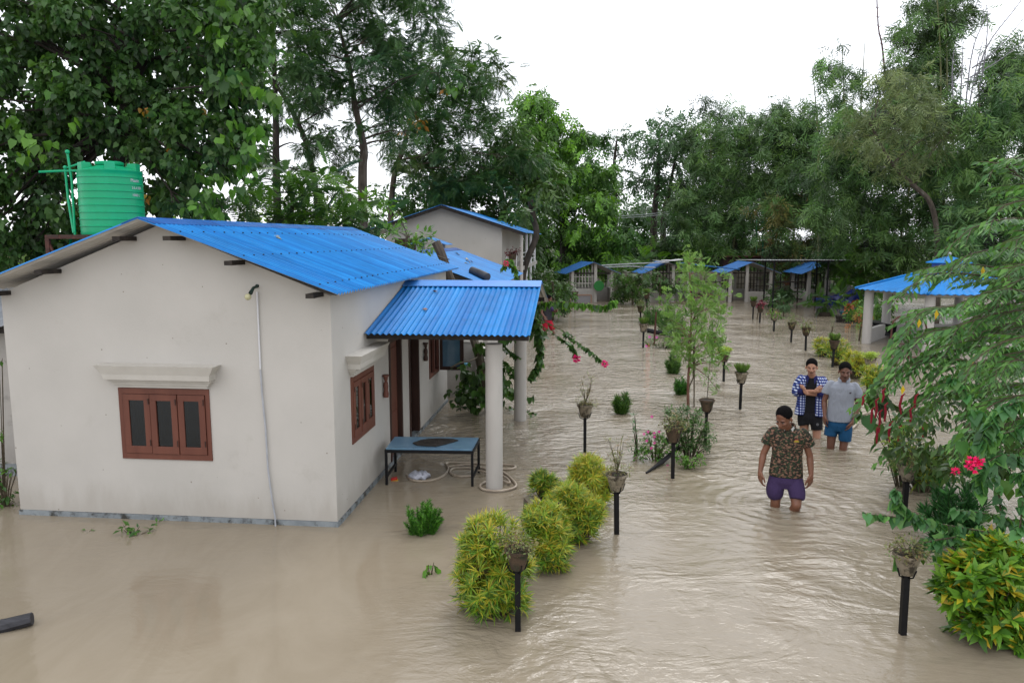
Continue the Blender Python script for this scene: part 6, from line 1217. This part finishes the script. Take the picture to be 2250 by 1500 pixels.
# red tasselled plant
g = G(1990, 1060); cp_ = thing('tassel_plant', 'chenille plant with broad leaves and long dark red tassels left of the near tree', 'plant', (g[0], g[1], -.4)); mb = MB(); L_ = Leaves()
bl = [lob(x, y, r, 8.2) for x, y, r in ((1905, 862, 16), (1920, 885, 22), (1945, 875, 20), (1965, 905, 24), (1935, 940, 22), (1960, 960, 26), (1985, 930, 24), (1990, 975, 22), (1940, 985, 16), (1900, 910, 12), (2010, 900, 22), (1970, 1000, 20))]
for c, r in bl: mb.tube([A_([g[0], g[1], -.4]), (g + c) / 2, c], [.012, .008, .004], 4)
fill(L_, bl, T_HEART, .18, 1.9, G_MD + G_DK + [(.05, .12, .06)], droop=1.0, sub=3); mb.build('stem', M_stem, cp_); L_.build('foliage', cp_)
M_tas = tex_mat('dark red tassel', (.20, .004, .015), (.34, .01, .03), 60, .9, .6, 300)
for x, y, dy in ((1925, 880, 38), (1916, 900, 30), (1933, 905, 46), (1945, 890, 36), (1928, 940, 34), (1956, 930, 40), (1982, 870, 40), (2000, 900, 34), (1896, 872, 18), (2012, 870, 26), (1975, 940, 30), (1940, 858, 26), (2030, 935, 26)):
    mb = MB(); a = AT(x, y, 7.9); b = AT(x - 2, y + dy, 7.88); mb.tube([a + A_([.03, 0, .03]), a, (a + b) / 2 + A_([random.uniform(-.02, .02), 0, 0]), b], [.005, .012, .014, .008], 7); mb.build('tassel', M_tas, cp_, smooth=True)
# bougainvillea at the right
br_ = thing('bougainvillea', 'near bougainvillea with a bright pink flower cluster over the broad croton', 'climber', (4.5, 5.6, -.4)); mb = MB(); L_ = Leaves()
TL = [(.05, .15, .045), (.065, .18, .05), (.09, .22, .045), (.04, .12, .04)]
for px, D, s_ in (([(2330, 870), (2240, 940), (2180, 960), (2140, 1000)], 5.2, .10), ([(2200, 1180), (2190, 1060), (2130, 880), (2090, 830)], 5.3, .075), ([(2260, 1010), (2200, 1000), (2160, 1030), (2150, 1080)], 5.0, .10), ([(2240, 1170), (2250, 1060), (2235, 1040)], 4.9, .085), ([(2230, 1180), (2120, 1160), (2000, 1140), (1900, 1128)], 5.3, .088), ([(2060, 1150), (2010, 1130), (1975, 1110), (1968, 1075)], 5.3, .085), ([(2250, 1150), (2180, 1130), (2100, 1120)], 5.1, .08), ([(2100, 1180), (2040, 1190), (1990, 1215), (1975, 1240)], 5.3, .08), ([(2250, 880), (2200, 900), (2160, 960), (2140, 1000)], 4.9, .11), ([(2175, 1060), (2120, 1030), (2095, 1010)], 5.1, .07), ([(2150, 1060), (2170, 950), (2140, 900)], 5.1, .1)):
    strand(mb, L_, px, D, s_, T_HEART, TL, 3, .007, .9, .045)
fill(L_, [lob(x, y, r, 5.5) for x, y, r in ((2050, 1180, 26), (2080, 1210, 26), (2110, 1170, 26), (2160, 1150, 26), (2220, 1140, 30), (2090, 1250, 22), (2040, 1220, 20), (2210, 1060, 26), (2190, 1010, 20), (2160, 900, 26), (2120, 960, 20), (2230, 960, 26))], T_HEART, .095, 1.3, TL + G_DK, droop=.8)
mb.build('stem', M_stem, br_); L_.build('foliage', br_); F_ = Leaves()
for x, y in ((2136, 1010), (2148, 1018), (2130, 1022), (2142, 1028), (2150, 1010)): petals(F_, AT(x, y, 4.85), .022, 22, .034, [(.80, .02, .14), (.70, .015, .10), (.85, .05, .2)])
F_.build('flower', br_, M_petal); F_ = Leaves(); petals(F_, AT(2100, 1036, 4.95), .02, 22, .03, [(.75, .02, .12)]); F_.build('flower', br_, M_petal)
# ================================================================ PEOPLE
def solid(name, mb, mat, parent, vox=.009, smooth=6, mats=None):
    me = bpy.data.meshes.new(name); me.from_pydata(mb.v, [], mb.f); bm = bmesh.new(); bm.from_mesh(me); bmesh.ops.recalc_face_normals(bm, faces=bm.faces); bm.to_mesh(me); bm.free()
    o = bpy.data.objects.new(name, me); COL.objects.link(o)
    m = o.modifiers.new('r', 'REMESH'); m.mode = 'VOXEL'; m.voxel_size = vox; m.adaptivity = 0
    s = o.modifiers.new('s', 'SMOOTH'); s.iterations = smooth; s.factor = .5
    dg = bpy.context.evaluated_depsgraph_get(); dg.update(); me2 = bpy.data.meshes.new_from_object(o.evaluated_get(dg)); bpy.data.objects.remove(o)
    me2.materials.clear(); me2.materials.append(mat); me2.polygons.foreach_set('use_smooth', [True] * len(me2.polygons))
    o = bpy.data.objects.new(name, me2); COL.objects.link(o); o.parent = parent; return o
def caps(mb, pts, rads, ell=1.0, n=14, up=(0, 1, 0)):
    mb.tube(spline(pts, 4) if len(pts) > 2 else pts, list(np.interp(np.linspace(0, 1, (len(pts) - 1) * 4 + 1), np.linspace(0, 1, len(rads)), rads)) if len(pts) > 2 else rads, n, ell=ell, up=up)
    for p, r in ((pts[0], rads[0]), (pts[-1], rads[-1])): mb.sphere(p, r, 10, 8)
def loft(mb, rings, n=22):   # rings (z, cx, cy, rx, ry)
    vs = [(cx + rx * math.copysign(abs(math.cos(t)) ** .85, math.cos(t)), cy + ry * math.copysign(abs(math.sin(t)) ** .85, math.sin(t)), z) for z, cx, cy, rx, ry in rings for t in [2 * math.pi * j / n for j in range(n)]]
    k = len(rings); fs = [(i * n + j, i * n + (j + 1) % n, (i + 1) * n + (j + 1) % n, (i + 1) * n + j) for i in range(k - 1) for j in range(n)] + [tuple(range(n - 1, -1, -1)), tuple(range((k - 1) * n, k * n))]
    mb.add(vs, fs)
def hand(mb, w_, d, side, fwd, curl=.5, s=1.0):
    """w_ wrist, d hand direction, side: towards the thumb, fwd: palm normal (fingers curl that way)"""
    w_, d, side, fwd = A_(w_), unit(A_(d, float)), unit(A_(side, float)), unit(A_(fwd, float)); pc = w_ + d * .045 * s
    mb.box(pc, (.074 * s, .085 * s, .026 * s), side, d, fwd); mb.sphere(pc - d * .01, .03 * s, 10, 8)
    for i, (o_, ln) in enumerate(((.030, .072), (.010, .080), (-.010, .074), (-.029, .058))):
        a = w_ + d * .085 * s + side * o_ * s; c1 = a + (d * .55 + fwd * .15 * curl) * ln * s; c2 = c1 + (d * .30 + fwd * .35 * curl) * ln * s; c3 = c2 + (d * .16 + fwd * .32 * curl) * ln * s
        mb.tube([a - d * .02, a, c1, c2, c3], [.0095 * s, .0095 * s, .009 * s, .008 * s, .0065 * s], 8)
    a = w_ + d * .025 * s + side * .03 * s; mb.tube([a, a + (side * .8 + d * .9 + fwd * .3) * .028 * s, a + (side * .75 + d * 1.6 + fwd * .5) * .038 * s, a + (side * .6 + d * 2.3 + fwd * .7) * .038 * s], [.014 * s, .012 * s, .010 * s, .008 * s], 8)
def cloth_mat(name, kind):
    m, n, b = new_mat(name); N = n.nodes; L = n.links; tc = N.new('ShaderNodeTexCoord'); b.inputs['Roughness'].default_value = .85; b.inputs['Specular IOR Level'].default_value = .2
    def noise(s, d=3): t = N.new('ShaderNodeTexNoise'); t.inputs['Scale'].default_value = s; t.inputs['Detail'].default_value = d; L.new(tc.outputs['Object'], t.inputs[0]); return t
    if kind == 'camo':
        mpn = N.new('ShaderNodeMapping'); mpn.inputs['Scale'].default_value = (1, 1, 1.7); L.new(tc.outputs['Object'], mpn.inputs[0])
        def layer(s, seed):
            t = N.new('ShaderNodeTexNoise'); t.noise_dimensions = '4D'; t.inputs['W'].default_value = seed; t.inputs['Scale'].default_value = s; t.inputs['Detail'].default_value = 2.5; t.inputs['Roughness'].default_value = .6; L.new(mpn.outputs[0], t.inputs['Vector'])
            r = N.new('ShaderNodeValToRGB'); r.color_ramp.interpolation = 'CONSTANT'; r.color_ramp.elements[0].color = (0, 0, 0, 1); r.color_ramp.elements[1].color = (1, 1, 1, 1); r.color_ramp.elements[1].position = .55; L.new(t.outputs['Fac'], r.inputs[0]); return r.outputs[0]
        cur = None; base = (.024, .020, .016, 1)
        for (s, sd, c) in ((22, 1, (.040, .052, .030, 1)), (28, 5, (.022, .042, .022, 1)), (34, 9, (.21, .115, .080, 1))):
            mx_ = N.new('ShaderNodeMix'); mx_.data_type = 'RGBA'; L.new(layer(s, sd), mx_.inputs[0])
            if cur is None: mx_.inputs[6].default_value = base
            else: L.new(cur, mx_.inputs[6])
            mx_.inputs[7].default_value = c; cur = mx_.outputs[2]
        L.new(cur, b.inputs['Base Color'])
    elif kind == 'plaid':
        sp = N.new('ShaderNodeSeparateXYZ'); L.new(tc.outputs['Object'], sp.inputs[0])
        def wv(axis, f):
            a = N.new('ShaderNodeMath'); a.operation = 'MULTIPLY'; L.new(axis, a.inputs[0]); a.inputs[1].default_value = f; s = N.new('ShaderNodeMath'); s.operation = 'SINE'; L.new(a.outputs[0], s.inputs[0]); g_ = N.new('ShaderNodeMapRange'); g_.inputs[1].default_value = -.25; g_.inputs[2].default_value = .45; L.new(s.outputs[0], g_.inputs[0]); return g_.outputs[0]
        a_ = N.new('ShaderNodeMath'); a_.operation = 'ADD'; L.new(sp.outputs[0], a_.inputs[0]); L.new(sp.outputs[1], a_.inputs[1])
        x_, z_ = wv(a_.outputs[0], 165), wv(sp.outputs[2], 165); s = N.new('ShaderNodeMath'); s.operation = 'ADD'; L.new(x_, s.inputs[0]); L.new(z_, s.inputs[1]); h = N.new('ShaderNodeMath'); h.operation = 'MULTIPLY'; L.new(s.outputs[0], h.inputs[0]); h.inputs[1].default_value = .5
        r = N.new('ShaderNodeValToRGB'); e = r.color_ramp.elements; e[0].position = 0; e[0].color = (.010, .012, .06, 1); e[1].position = 1; e[1].color = (.60, .66, .76, 1); k_ = e.new(.55); k_.color = (.05, .08, .28, 1); L.new(h.outputs[0], r.inputs[0]); L.new(r.outputs[0], b.inputs['Base Color'])
    else:
        r = N.new('ShaderNodeMix'); r.data_type = 'RGBA'; L.new(noise(9, 5).outputs['Fac'], r.inputs[0]); r.inputs[6].default_value = (*[v * .88 for v in kind], 1); r.inputs[7].default_value = (*[v * 1.1 for v in kind], 1); L.new(r.outputs[2], b.inputs['Base Color'])
    mpw = N.new('ShaderNodeMapping'); mpw.inputs['Scale'].default_value = (1.3, 1.3, .45); mpw.inputs['Rotation'].default_value = (0, .5, 0); L.new(tc.outputs['Object'], mpw.inputs[0])
    t = N.new('ShaderNodeTexNoise'); t.inputs['Scale'].default_value = 11; t.inputs['Detail'].default_value = 2; t.inputs['Distortion'].default_value = 1.0; L.new(mpw.outputs[0], t.inputs[0]); bn = N.new('ShaderNodeBump'); bn.inputs['Strength'].default_value = .9; bn.inputs['Distance'].default_value = .022; L.new(t.outputs['Fac'], bn.inputs['Height']); L.new(bn.outputs[0], b.inputs['Normal'])
    return m
M_skin = [tex_mat('warm brown skin', (.20, .082, .046), (.27, .115, .066), 6, .48, .05, 60, spec=.45), tex_mat('light brown skin', (.44, .215, .135), (.52, .27, .175), 6, .5, .05, 60, spec=.4), tex_mat('dark brown skin', (.15, .060, .036), (.20, .083, .05), 6, .45, .05, 60, spec=.5)]
M_hair = tex_mat('black hair', (.006, .0055, .006), (.010, .009, .009), 60, .95, .5, 220, spec=.06)
M_eye = flat_mat('dark eye', (.012, .008, .006), .2); M_eyew = flat_mat('eye white', (.20, .16, .14), .5)
def person(label, g, rot, skin, shirt, shorts, P, group=None):
    t = thing('person', label, 'person', (g[0], g[1], 0)); t.rotation_euler = (0, 0, rot)
    h = P['head']; ht, cx, cy = h['top'], h['x'], h.get('y', -.02); yaw, pit = R(h.get('yaw', 0)), R(h.get('pitch', 0))
    M = Matrix.Translation((cx, cy, ht - .20)) @ Matrix.Rotation(yaw, 4, 'Z') @ Matrix.Rotation(pit, 4, 'X')      # origin at the neck joint
    hm = MB(); hs = h.get('s', 1.0)
    hm.sphere((0, .012, .118), (.073, .090, .084), 26, 18); hm.sphere((0, -.020, .06), (.060, .062, .072), 24, 16); hm.sphere((0, -.050, .005), (.032, .028, .024), 16, 10); hm.sphere((0, -.030, .03), (.052, .045, .042), 18, 12)
    hm.tube([(0, -.082, .088), (0, -.092, .070), (0, -.104, .050)], [.008, .010, .013], 10); hm.sphere((0, -.100, .048), (.017, .013, .010), 12, 8)
    for sx in (-1, 1):
        hm.sphere((sx * .013, -.092, .046), (.009, .010, .008), 8, 6); hm.sphere((sx * .032, -.068, .060), (.022, .020, .018), 12, 8); hm.tube([(sx * .010, -.083, .100), (sx * .030, -.082, .104), (sx * .050, -.066, .098)], [.007, .007, .005], 8)
        hm.sphere((sx * .076, .008, .075), (.010, .018, .030), 12, 10)
    hm.tube([(-.022, -.076, .022), (0, -.088, .025), (.022, -.076, .022)], [.006, .008, .006], 8); hm.tube([(-.018, -.075, .011), (0, -.086, .011), (.018, -.075, .011)], [.006, .009, .006], 8)
    vs = [tuple(M @ (Vector(v) * hs)) for v in hm.v]; bd = MB(); bd.add(vs, hm.f)
    nk = M @ Vector((0, .005, .04)); sh = P['sh']; zc = (sh[0][2] + sh[1][2]) / 2; ncx = (sh[0][0] + sh[1][0]) / 2
    caps(bd, [tuple(nk), (ncx + (cx - ncx) * .4, .015, zc + .02)], [.050, .058])
    for r_ in P['torso_body']: pass
    loft(bd, P['torso_body'])
    for i in (0, 1):
        S, E_, W_ = P['sh'][i], P['el'][i], P['wr'][i]; S = (S[0] * .93, S[1], S[2] - .03); caps(bd, [S, E_], [.040, .036]); bd.sphere(E_, .036, 10, 8); ml = tuple(A_(E_) * .65 + A_(W_) * .35); caps(bd, [E_, ml, W_], [.036, .037, .0245], ell=.9)
        hd = P['hand'][i]; hand(bd, W_, hd[0], hd[1], hd[2], hd[3] if len(hd) > 3 else .6)
        Hp, Kn, An = P['hip'][i], P['kn'][i], P['an'][i]; caps(bd, [Hp, Kn], [.078, .052]); ml = tuple(A_(Kn) * .68 + A_(An) * .32 + A_([0, .015, 0])); caps(bd, [Kn, ml, An], [.052, .055, .034]); caps(bd, [An, (An[0], An[1] - .14, An[2] - .03)], [.036, .03])
    body = solid('body', bd, skin, t, .0065, 4)
    # hair
    hh = MB(); hh.sphere((0, .019, .124), (.0785, .092, .086), 40, 28); o = MB()
    hb = h.get('hair', .112)
    for v in hh.v:
        x, y, z = v; lim = hb if y < -.02 else (hb - .055 if y < .04 else .03)
        lim = hb - (y + .065) / .10 * .075 if y > -.065 else hb
        lim = max(lim, .028)
        if z < lim: q = (lim - z); x *= max(.2, 1 - q * 9); y = y * max(.3, 1 - q * 6) + .01; z = lim - .004 + .0 * q
        rz = random.uniform(-.03, .03); o.v.append(tuple(M @ (Vector((x * (1 + rz), y, z * h.get('hz', 1.0))) * hs)))
    o.f = hh.f; o.mi = [0] * len(o.f); ob = o.build('hair', M_hair, None, smooth=True); ob.parent = t
    for sx in (-1, 1):
        e = MB(); e.sphere((sx * .030, -.0785, .083), (.0125, .006, .0040), 10, 6); e2 = MB(); e2.sphere((sx * .030, -.0830, .083), (.0070, .003, .0042), 8, 6)
        for m_, nm, mt in ((e, 'eye', M_eyew), (e2, 'iris', M_eye)):
            m_.v = [tuple(M @ (Vector(v) * hs)) for v in m_.v]; ob = m_.build(nm, mt, None, smooth=True); ob.parent = t if nm == 'eye' else last; last = ob
        e = MB(); e.tube([(sx * .013, -.0915, .104), (sx * .031, -.0915, .110), (sx * .050, -.077, .103)], [.0038, .0042, .0025], 6, ell=.6); e.v = [tuple(M @ (Vector(v) * hs)) for v in e.v]; ob = e.build('eyebrow', M_hair, None, smooth=True); ob.parent = t
    m_ = MB(); m_.tube([(-.021, -.0835, .0170), (0, -.0945, .0175), (.021, -.0835, .0170)], [.0016, .003, .0016], 6); m_.v = [tuple(M @ (Vector(v) * hs)) for v in m_.v]; ob = m_.build('mouth', flat_mat('dark lip line', (.09, .025, .02), .5), None, smooth=True); ob.parent = t
    if h.get('moustache'):
        m_ = MB(); m_.tube([(-.024, -.084, .027), (0, -.0975, .032), (.024, -.084, .027)], [.002, .0045, .002], 6); m_.v = [tuple(M @ (Vector(v) * hs)) for v in m_.v]; ob = m_.build('moustache', M_hair, None, smooth=True); ob.parent = t
    return t, body, M
def garment(name, t, mat, rings, tubes, vox=.008, sm=5):
    mb = MB(); 
    for r_ in rings: loft(mb, r_)
    for pts, rads in tubes: 
        mb.tube(spline(pts, 3) if len(pts) > 2 else pts, list(np.interp(np.linspace(0, 1, (len(pts) - 1) * 3 + 1), np.linspace(0, 1, len(rads)), rads)) if len(pts) > 2 else rads, 16); mb.sphere(pts[0], rads[0], 12, 8)
    return solid(name, mb, mat, t, vox, sm)
def face_cam(g): return -math.atan2(g[0], g[1])
def torso(zh, zs, x0, x1, w0, w1, w2, d=.105, y=.02):   # hem, shoulder, centres and half widths
    z = lambda u: zh + (zs - zh) * u; xx_ = lambda u: x0 + (x1 - x0) * u
    return [(z(0), xx_(0), y, w0, d * 1.02), (z(.25), xx_(.25), y, (w0 + w1) / 2, d), (z(.45), xx_(.45), y, w1, d * .98), (z(.72), xx_(.72), y, w2 * .93, d * 1.04), (z(.88), xx_(.88), y, w2, d * .98), (z(.97), xx_(.97), y, w2 * .82, d * .8), (z(1.03), xx_(1.03), y, w2 * .42, d * .58), (z(1.07), xx_(1.07), y, w2 * .30, d * .45)]
def collar(t, mat, c, r, tilt=0, opening=.03):
    mb = MB(); n = 22; vs = []
    for k in range(n + 1):
        a = R(-90) + (opening / r) + (2 * math.pi - 2 * opening / r) * k / n; ca, sa_ = math.cos(a), math.sin(a); dn = -.035 * max(0, -sa_)
        for rr, zz in ((r * .92, .018 + dn), (r * 1.02, .030 + dn), (r * 1.28, .002 + dn * 1.35), (r * 1.22, -.004 + dn * 1.35)): vs.append((c[0] + ca * rr, c[1] + sa_ * rr * .92, c[2] + zz))
    mb.add(vs, [(4 * k + j, 4 * (k + 1) + j, 4 * (k + 1) + (j + 1) % 4, 4 * k + (j + 1) % 4) for k in range(n) for j in range(4)]); o = mb.build('collar', mat, None, smooth=True); o.parent = t; return o

# man in camouflage shirt, wading towards the viewer
g = G(1724, 1113); 
P = dict(head=dict(top=1.125, x=-.035, y=-.055, yaw=-28, pitch=24, hair=.128, s=1.06), sh=((-.165, .02, .845), (.165, .02, .85)), el=((-.243, .01, .575), (.228, .04, .585)), wr=((-.268, -.05, .385), (.250, -.01, .395)),
    hand=(((.05, -.12, -1), (.5, -.85, 0), (.85, .5, 0), .9), ((-.03, -.02, -1), (-.5, -.85, 0), (-.85, .5, 0), .9)), hip=((-.09, .03, .27), (.09, .03, .27)), kn=((-.098, -.02, .045), (.118, -.10, .07)), an=((-.10, .05, -.40), (.02, .12, -.34)),
    torso_body=torso(.25, .85, 0, 0, .135, .125, .155, .085))
t, body, M = person('barefoot man in a camouflage polo and rolled purple trousers wading nearest the viewer', g, face_cam(g), M_skin[0], None, None, P)
M_camo = cloth_mat('camouflage cloth', 'camo')
garment('shirt', t, M_camo, [torso(.345, .870, -.005, 0, .180, .156, .182, .112)], [([(-.147, .02, .83), (-.193, .015, .755), (-.222, .012, .685)], [.060, .064, .065]), ([(.147, .02, .835), (.19, .022, .765), (.216, .03, .70)], [.060, .064, .065])])
collar(t, M_camo, (-.005, .005, .905), .064)
mb = MB()
for sx in (-1, 1): mb.prism([(sx * .030 - .004, -.083, .895), (sx * .052, -.072, .925), (sx * .060, -.066, .905), (sx * .040, -.088, .868)], (0, -.008, 0))
o = mb.build('undershirt', flat_mat('white cotton', (.6, .6, .58)), None); o.parent = t
mb = MB(); mb.box((.085, -.092, .765), (.046, .012, .012), (1, .25, 0), (-.25, 1, 0)); mb.box((.085, -.094, .775), (.030, .012, .010), (1, .25, 0), (-.25, 1, 0)); o = mb.build('emblem', flat_mat('yellow emblem', (.55, .42, .05)), None); o.parent = t
mb = MB(); mb.box((.085, -.092, .785), (.034, .012, .007), (1, .25, 0), (-.25, 1, 0)); o2 = mb.build('emblem_band', flat_mat('red emblem', (.40, .03, .05)), None); o2.parent = o
M_purple = cloth_mat('purple cloth', (.045, .028, .080))
garment('trousers', t, M_purple, [[(.22, -.0, .02, .15, .10), (.29, 0, .02, .178, .115), (.40, 0, .02, .158, .10)]], [([(-.092, .02, .30), (-.108, -.01, .19), (-.104, -.015, .135), (-.100, -.01, .10)], [.090, .096, .088, .070]), ([(.09, .01, .30), (.115, -.04, .20), (.122, -.065, .155), (.122, -.08, .125)], [.090, .090, .084, .074])])
# man in plaid shirt, arms crossed
g = G(1777, 958); u_ = .96
P = dict(head=dict(top=1.155, x=-.01, y=-.03, yaw=4, pitch=4, hair=.121, s=1.03, hz=1.03, moustache=True), sh=((-.165, .02, .865), (.165, .02, .865)), el=((-.205, -.02, .655), (.20, -.02, .65)), wr=((.055, -.165, .715), (-.045, -.14, .665)),
    hand=(((.9, .25, .25), (0, -.3, 1), (0, 1, .3), .5), ((-.8, .35, .65), (0, -.4, 1), (0, 1, .2), .6)), hip=((-.085, .03, .27), (.09, .03, .27)), kn=((-.055, -.0, -.02), (.115, -.02, -.02)), an=((-.06, .04, -.42), (.12, .04, -.42)),
    torso_body=torso(.25, .86, 0, 0, .135, .125, .155, .085))
t, body, M = person('man with crossed arms in an open blue and white plaid shirt', g, face_cam(g) + R(-4), M_skin[1], None, None, P)
M_blk = cloth_mat('black cotton', (.010, .010, .012)); M_plaid = cloth_mat('plaid cloth', 'plaid'); M_navy = cloth_mat('navy lining', (.012, .014, .075))
garment('t_shirt', t, M_blk, [torso(.375, .875, 0, 0, .150, .145, .165, .100)], [])
for sx in (-1, 1):   # two open fronts plus back made as one flared shell each side
    rg = [(z, sx * (w_ * .5 + .028 + (.012 if z < .4 else 0)), .025, w_ * .5 - .012, d_) for z, w_, d_ in ((.325, .195, .125), (.42, .19, .122), (.55, .178, .116), (.70, .188, .122), (.80, .195, .115), (.86, .165, .09), (.90, .10, .062))]
    garment('shirt_front', t, M_plaid, [rg], [([(sx * .15, .02, .855), (sx * .192, .0, .76), (sx * .205, -.02, .665), (sx * .20, -.045, .65)], [.060, .066, .066, .062]), ([(sx * .205, -.02, .66), (sx * .15, -.075, .665)], [.062, .056])])
    mb = MB(); a = A_([sx * .155, -.072, .668]); b = A_([sx * .095, -.115, .680 if sx < 0 else .668]); mb.tube([a, b], [.055, .052], 16); mb2 = solid('cuff', mb, M_navy, t, .008, 3)
    mb = MB(); mb.prism([(sx * .030, -.082, .90), (sx * .062, -.045, .935), (sx * .080, -.06, .895), (sx * .050, -.108, .80)], (0, -.008, 0)); o = mb.build('collar', M_navy, None, bevel=.003); o.parent = t
garment('shorts', t, M_blk, [[(.20, 0, .02, .16, .10), (.28, 0, .02, .17, .11), (.40, 0, .02, .150, .098)]], [([(-.085, .02, .30), (-.085, .01, .22), (-.072, .0, .16)], [.088, .086, .082]), ([(.085, .02, .30), (.098, .0, .20), (.108, -.015, .11)], [.090, .088, .080])])
mb = MB(); mb.tube([(.118, -.098, .215), (.118, -.104, .215)], .020, 16); o = mb.build('badge', flat_mat('grey print', (.16, .16, .17)), None); o.parent = t
# man in grey polo
g = G(1843, 986)
P = dict(head=dict(top=1.215, x=.02, y=-.03, yaw=6, pitch=6, hair=.118, s=1.04, hz=1.03, moustache=True), sh=((-.168, .02, .935), (.168, .02, .925)), el=((-.222, .01, .66), (.215, .03, .62)), wr=((-.205, -.05, .475), (.165, -.055, .435)),
    hand=(((.02, -.1, -1), (.4, -.9, 0), (.9, .4, 0), .7), ((-.45, -.15, -1), (-.4, -.9, 0), (-.9, .4, 0), .6)), hip=((-.10, .03, .34), (.08, .03, .34)), kn=((-.105, -.01, .03), (.055, -.02, .03)), an=((-.10, .04, -.40), (.06, .04, -.40)),
    torso_body=torso(.30, .93, -.01, 0, .135, .13, .155, .085))
t, body, M = person('man in a pale grey polo shirt and blue shorts beside the red tasselled plant', g, face_cam(g), M_skin[2], None, None, P)
M_grey = cloth_mat('pale grey jersey', (.25, .27, .315)); M_bl = cloth_mat('blue shorts cloth', (.010, .062, .145))
garment('shirt', t, M_grey, [torso(.395, .935, -.02, .005, .168, .165, .180, .116)], [([(-.145, .02, .905), (-.192, .018, .83), (-.210, .012, .765)], [.058, .062, .062]), ([(.15, .02, .90), (.194, .02, .82), (.206, .022, .745)], [.058, .062, .062])])
collar(t, M_grey, (.015, .008, .985), .064)
mb = MB()
for i in range(3): mb.box((.100 + i * .009 - .009, -.103, .820 + i * .003), (.006, .010, .010 + i * .006), (1, .3, 0), (-.3, 1, 0), (.3, 0, 1))
o = mb.build('emblem', flat_mat('dark print', (.05, .03, .04)), None); o.parent = t
garment('shorts', t, M_bl, [[(.26, -.02, .02, .155, .10), (.34, -.02, .02, .170, .112), (.44, -.02, .02, .150, .10)]], [([(-.10, .02, .34), (-.112, .01, .25), (-.118, .0, .175)], [.088, .088, .086]), ([(.07, .02, .34), (.072, .0, .24), (.068, -.01, .125)], [.088, .088, .084])])
# boy far off
g = G(1203, 734); P = dict(head=dict(top=1.21, x=.02, y=-.03, yaw=35, pitch=14, hair=.112), sh=((-.15, .02, .92), (.15, .02, .92)), el=((-.2, .0, .68), (.19, -.06, .70)), wr=((-.17, -.12, .56), (.17, -.24, .72)),
    hand=(((.1, -.7, -.6), (.6, 0, .6), (.9, .3, 0), .7), ((0, -.9, .3), (-.3, 0, 1), (-1, 0, 0), .9)), hip=((-.08, .03, .36), (.08, .03, .36)), kn=((-.09, -.04, .05), (.14, -.12, .08)), an=((-.12, .06, -.36), (.16, .0, -.38)), torso_body=torso(.32, .92, 0, 0, .12, .115, .14, .08))
t, body, M = person('boy in a dark grey shirt and red shorts wading beyond the porch', g, face_cam(g) + R(25), M_skin[2], None, None, P)
garment('shirt', t, cloth_mat('charcoal cotton', (.035, .035, .042)), [torso(.43, .94, 0, 0, .15, .14, .17, .10)], [([(-.14, .02, .91), (-.185, .01, .78)], [.06, .058]), ([(.14, .02, .91), (.18, -.02, .80)], [.06, .058])], .012)
garment('shorts', t, cloth_mat('red cotton', (.34, .012, .03)), [[(.30, 0, .02, .14, .09), (.36, 0, .02, .15, .10), (.46, 0, .02, .14, .09)]], [([(-.08, .02, .36), (-.09, -.02, .2), (-.095, -.03, .13)], [.085, .085, .08]), ([(.08, .02, .36), (.115, -.06, .22), (.14, -.10, .14)], [.085, .085, .08])], .012)
c = AT(1213, 678, g[1] - .3); mb = MB(); mb.sphere(c, (.07, .06, .08), 14, 10); tag(mb.build('purple_bundle', flat_mat('dark purple cloth', (.05, .02, .12)), smooth=True), 'small dark purple bundle held up by the boy in red shorts', 'bundle')

# ================================================================ origins of single-mesh things at their base
for o in list(sc.objects):
    if o.type == 'MESH' and o.parent is None and not o.children and o.location.length < 1e-6 and o.get('kind') is None and len(o.data.vertices):
        co = np.empty(len(o.data.vertices) * 3, np.float32); o.data.vertices.foreach_get('co', co); co = co.reshape(-1, 3)
        b = Vector(((co[:, 0].min() + co[:, 0].max()) / 2, (co[:, 1].min() + co[:, 1].max()) / 2, co[:, 2].min())); o.data.transform(Matrix.Translation(-b)); o.location = b
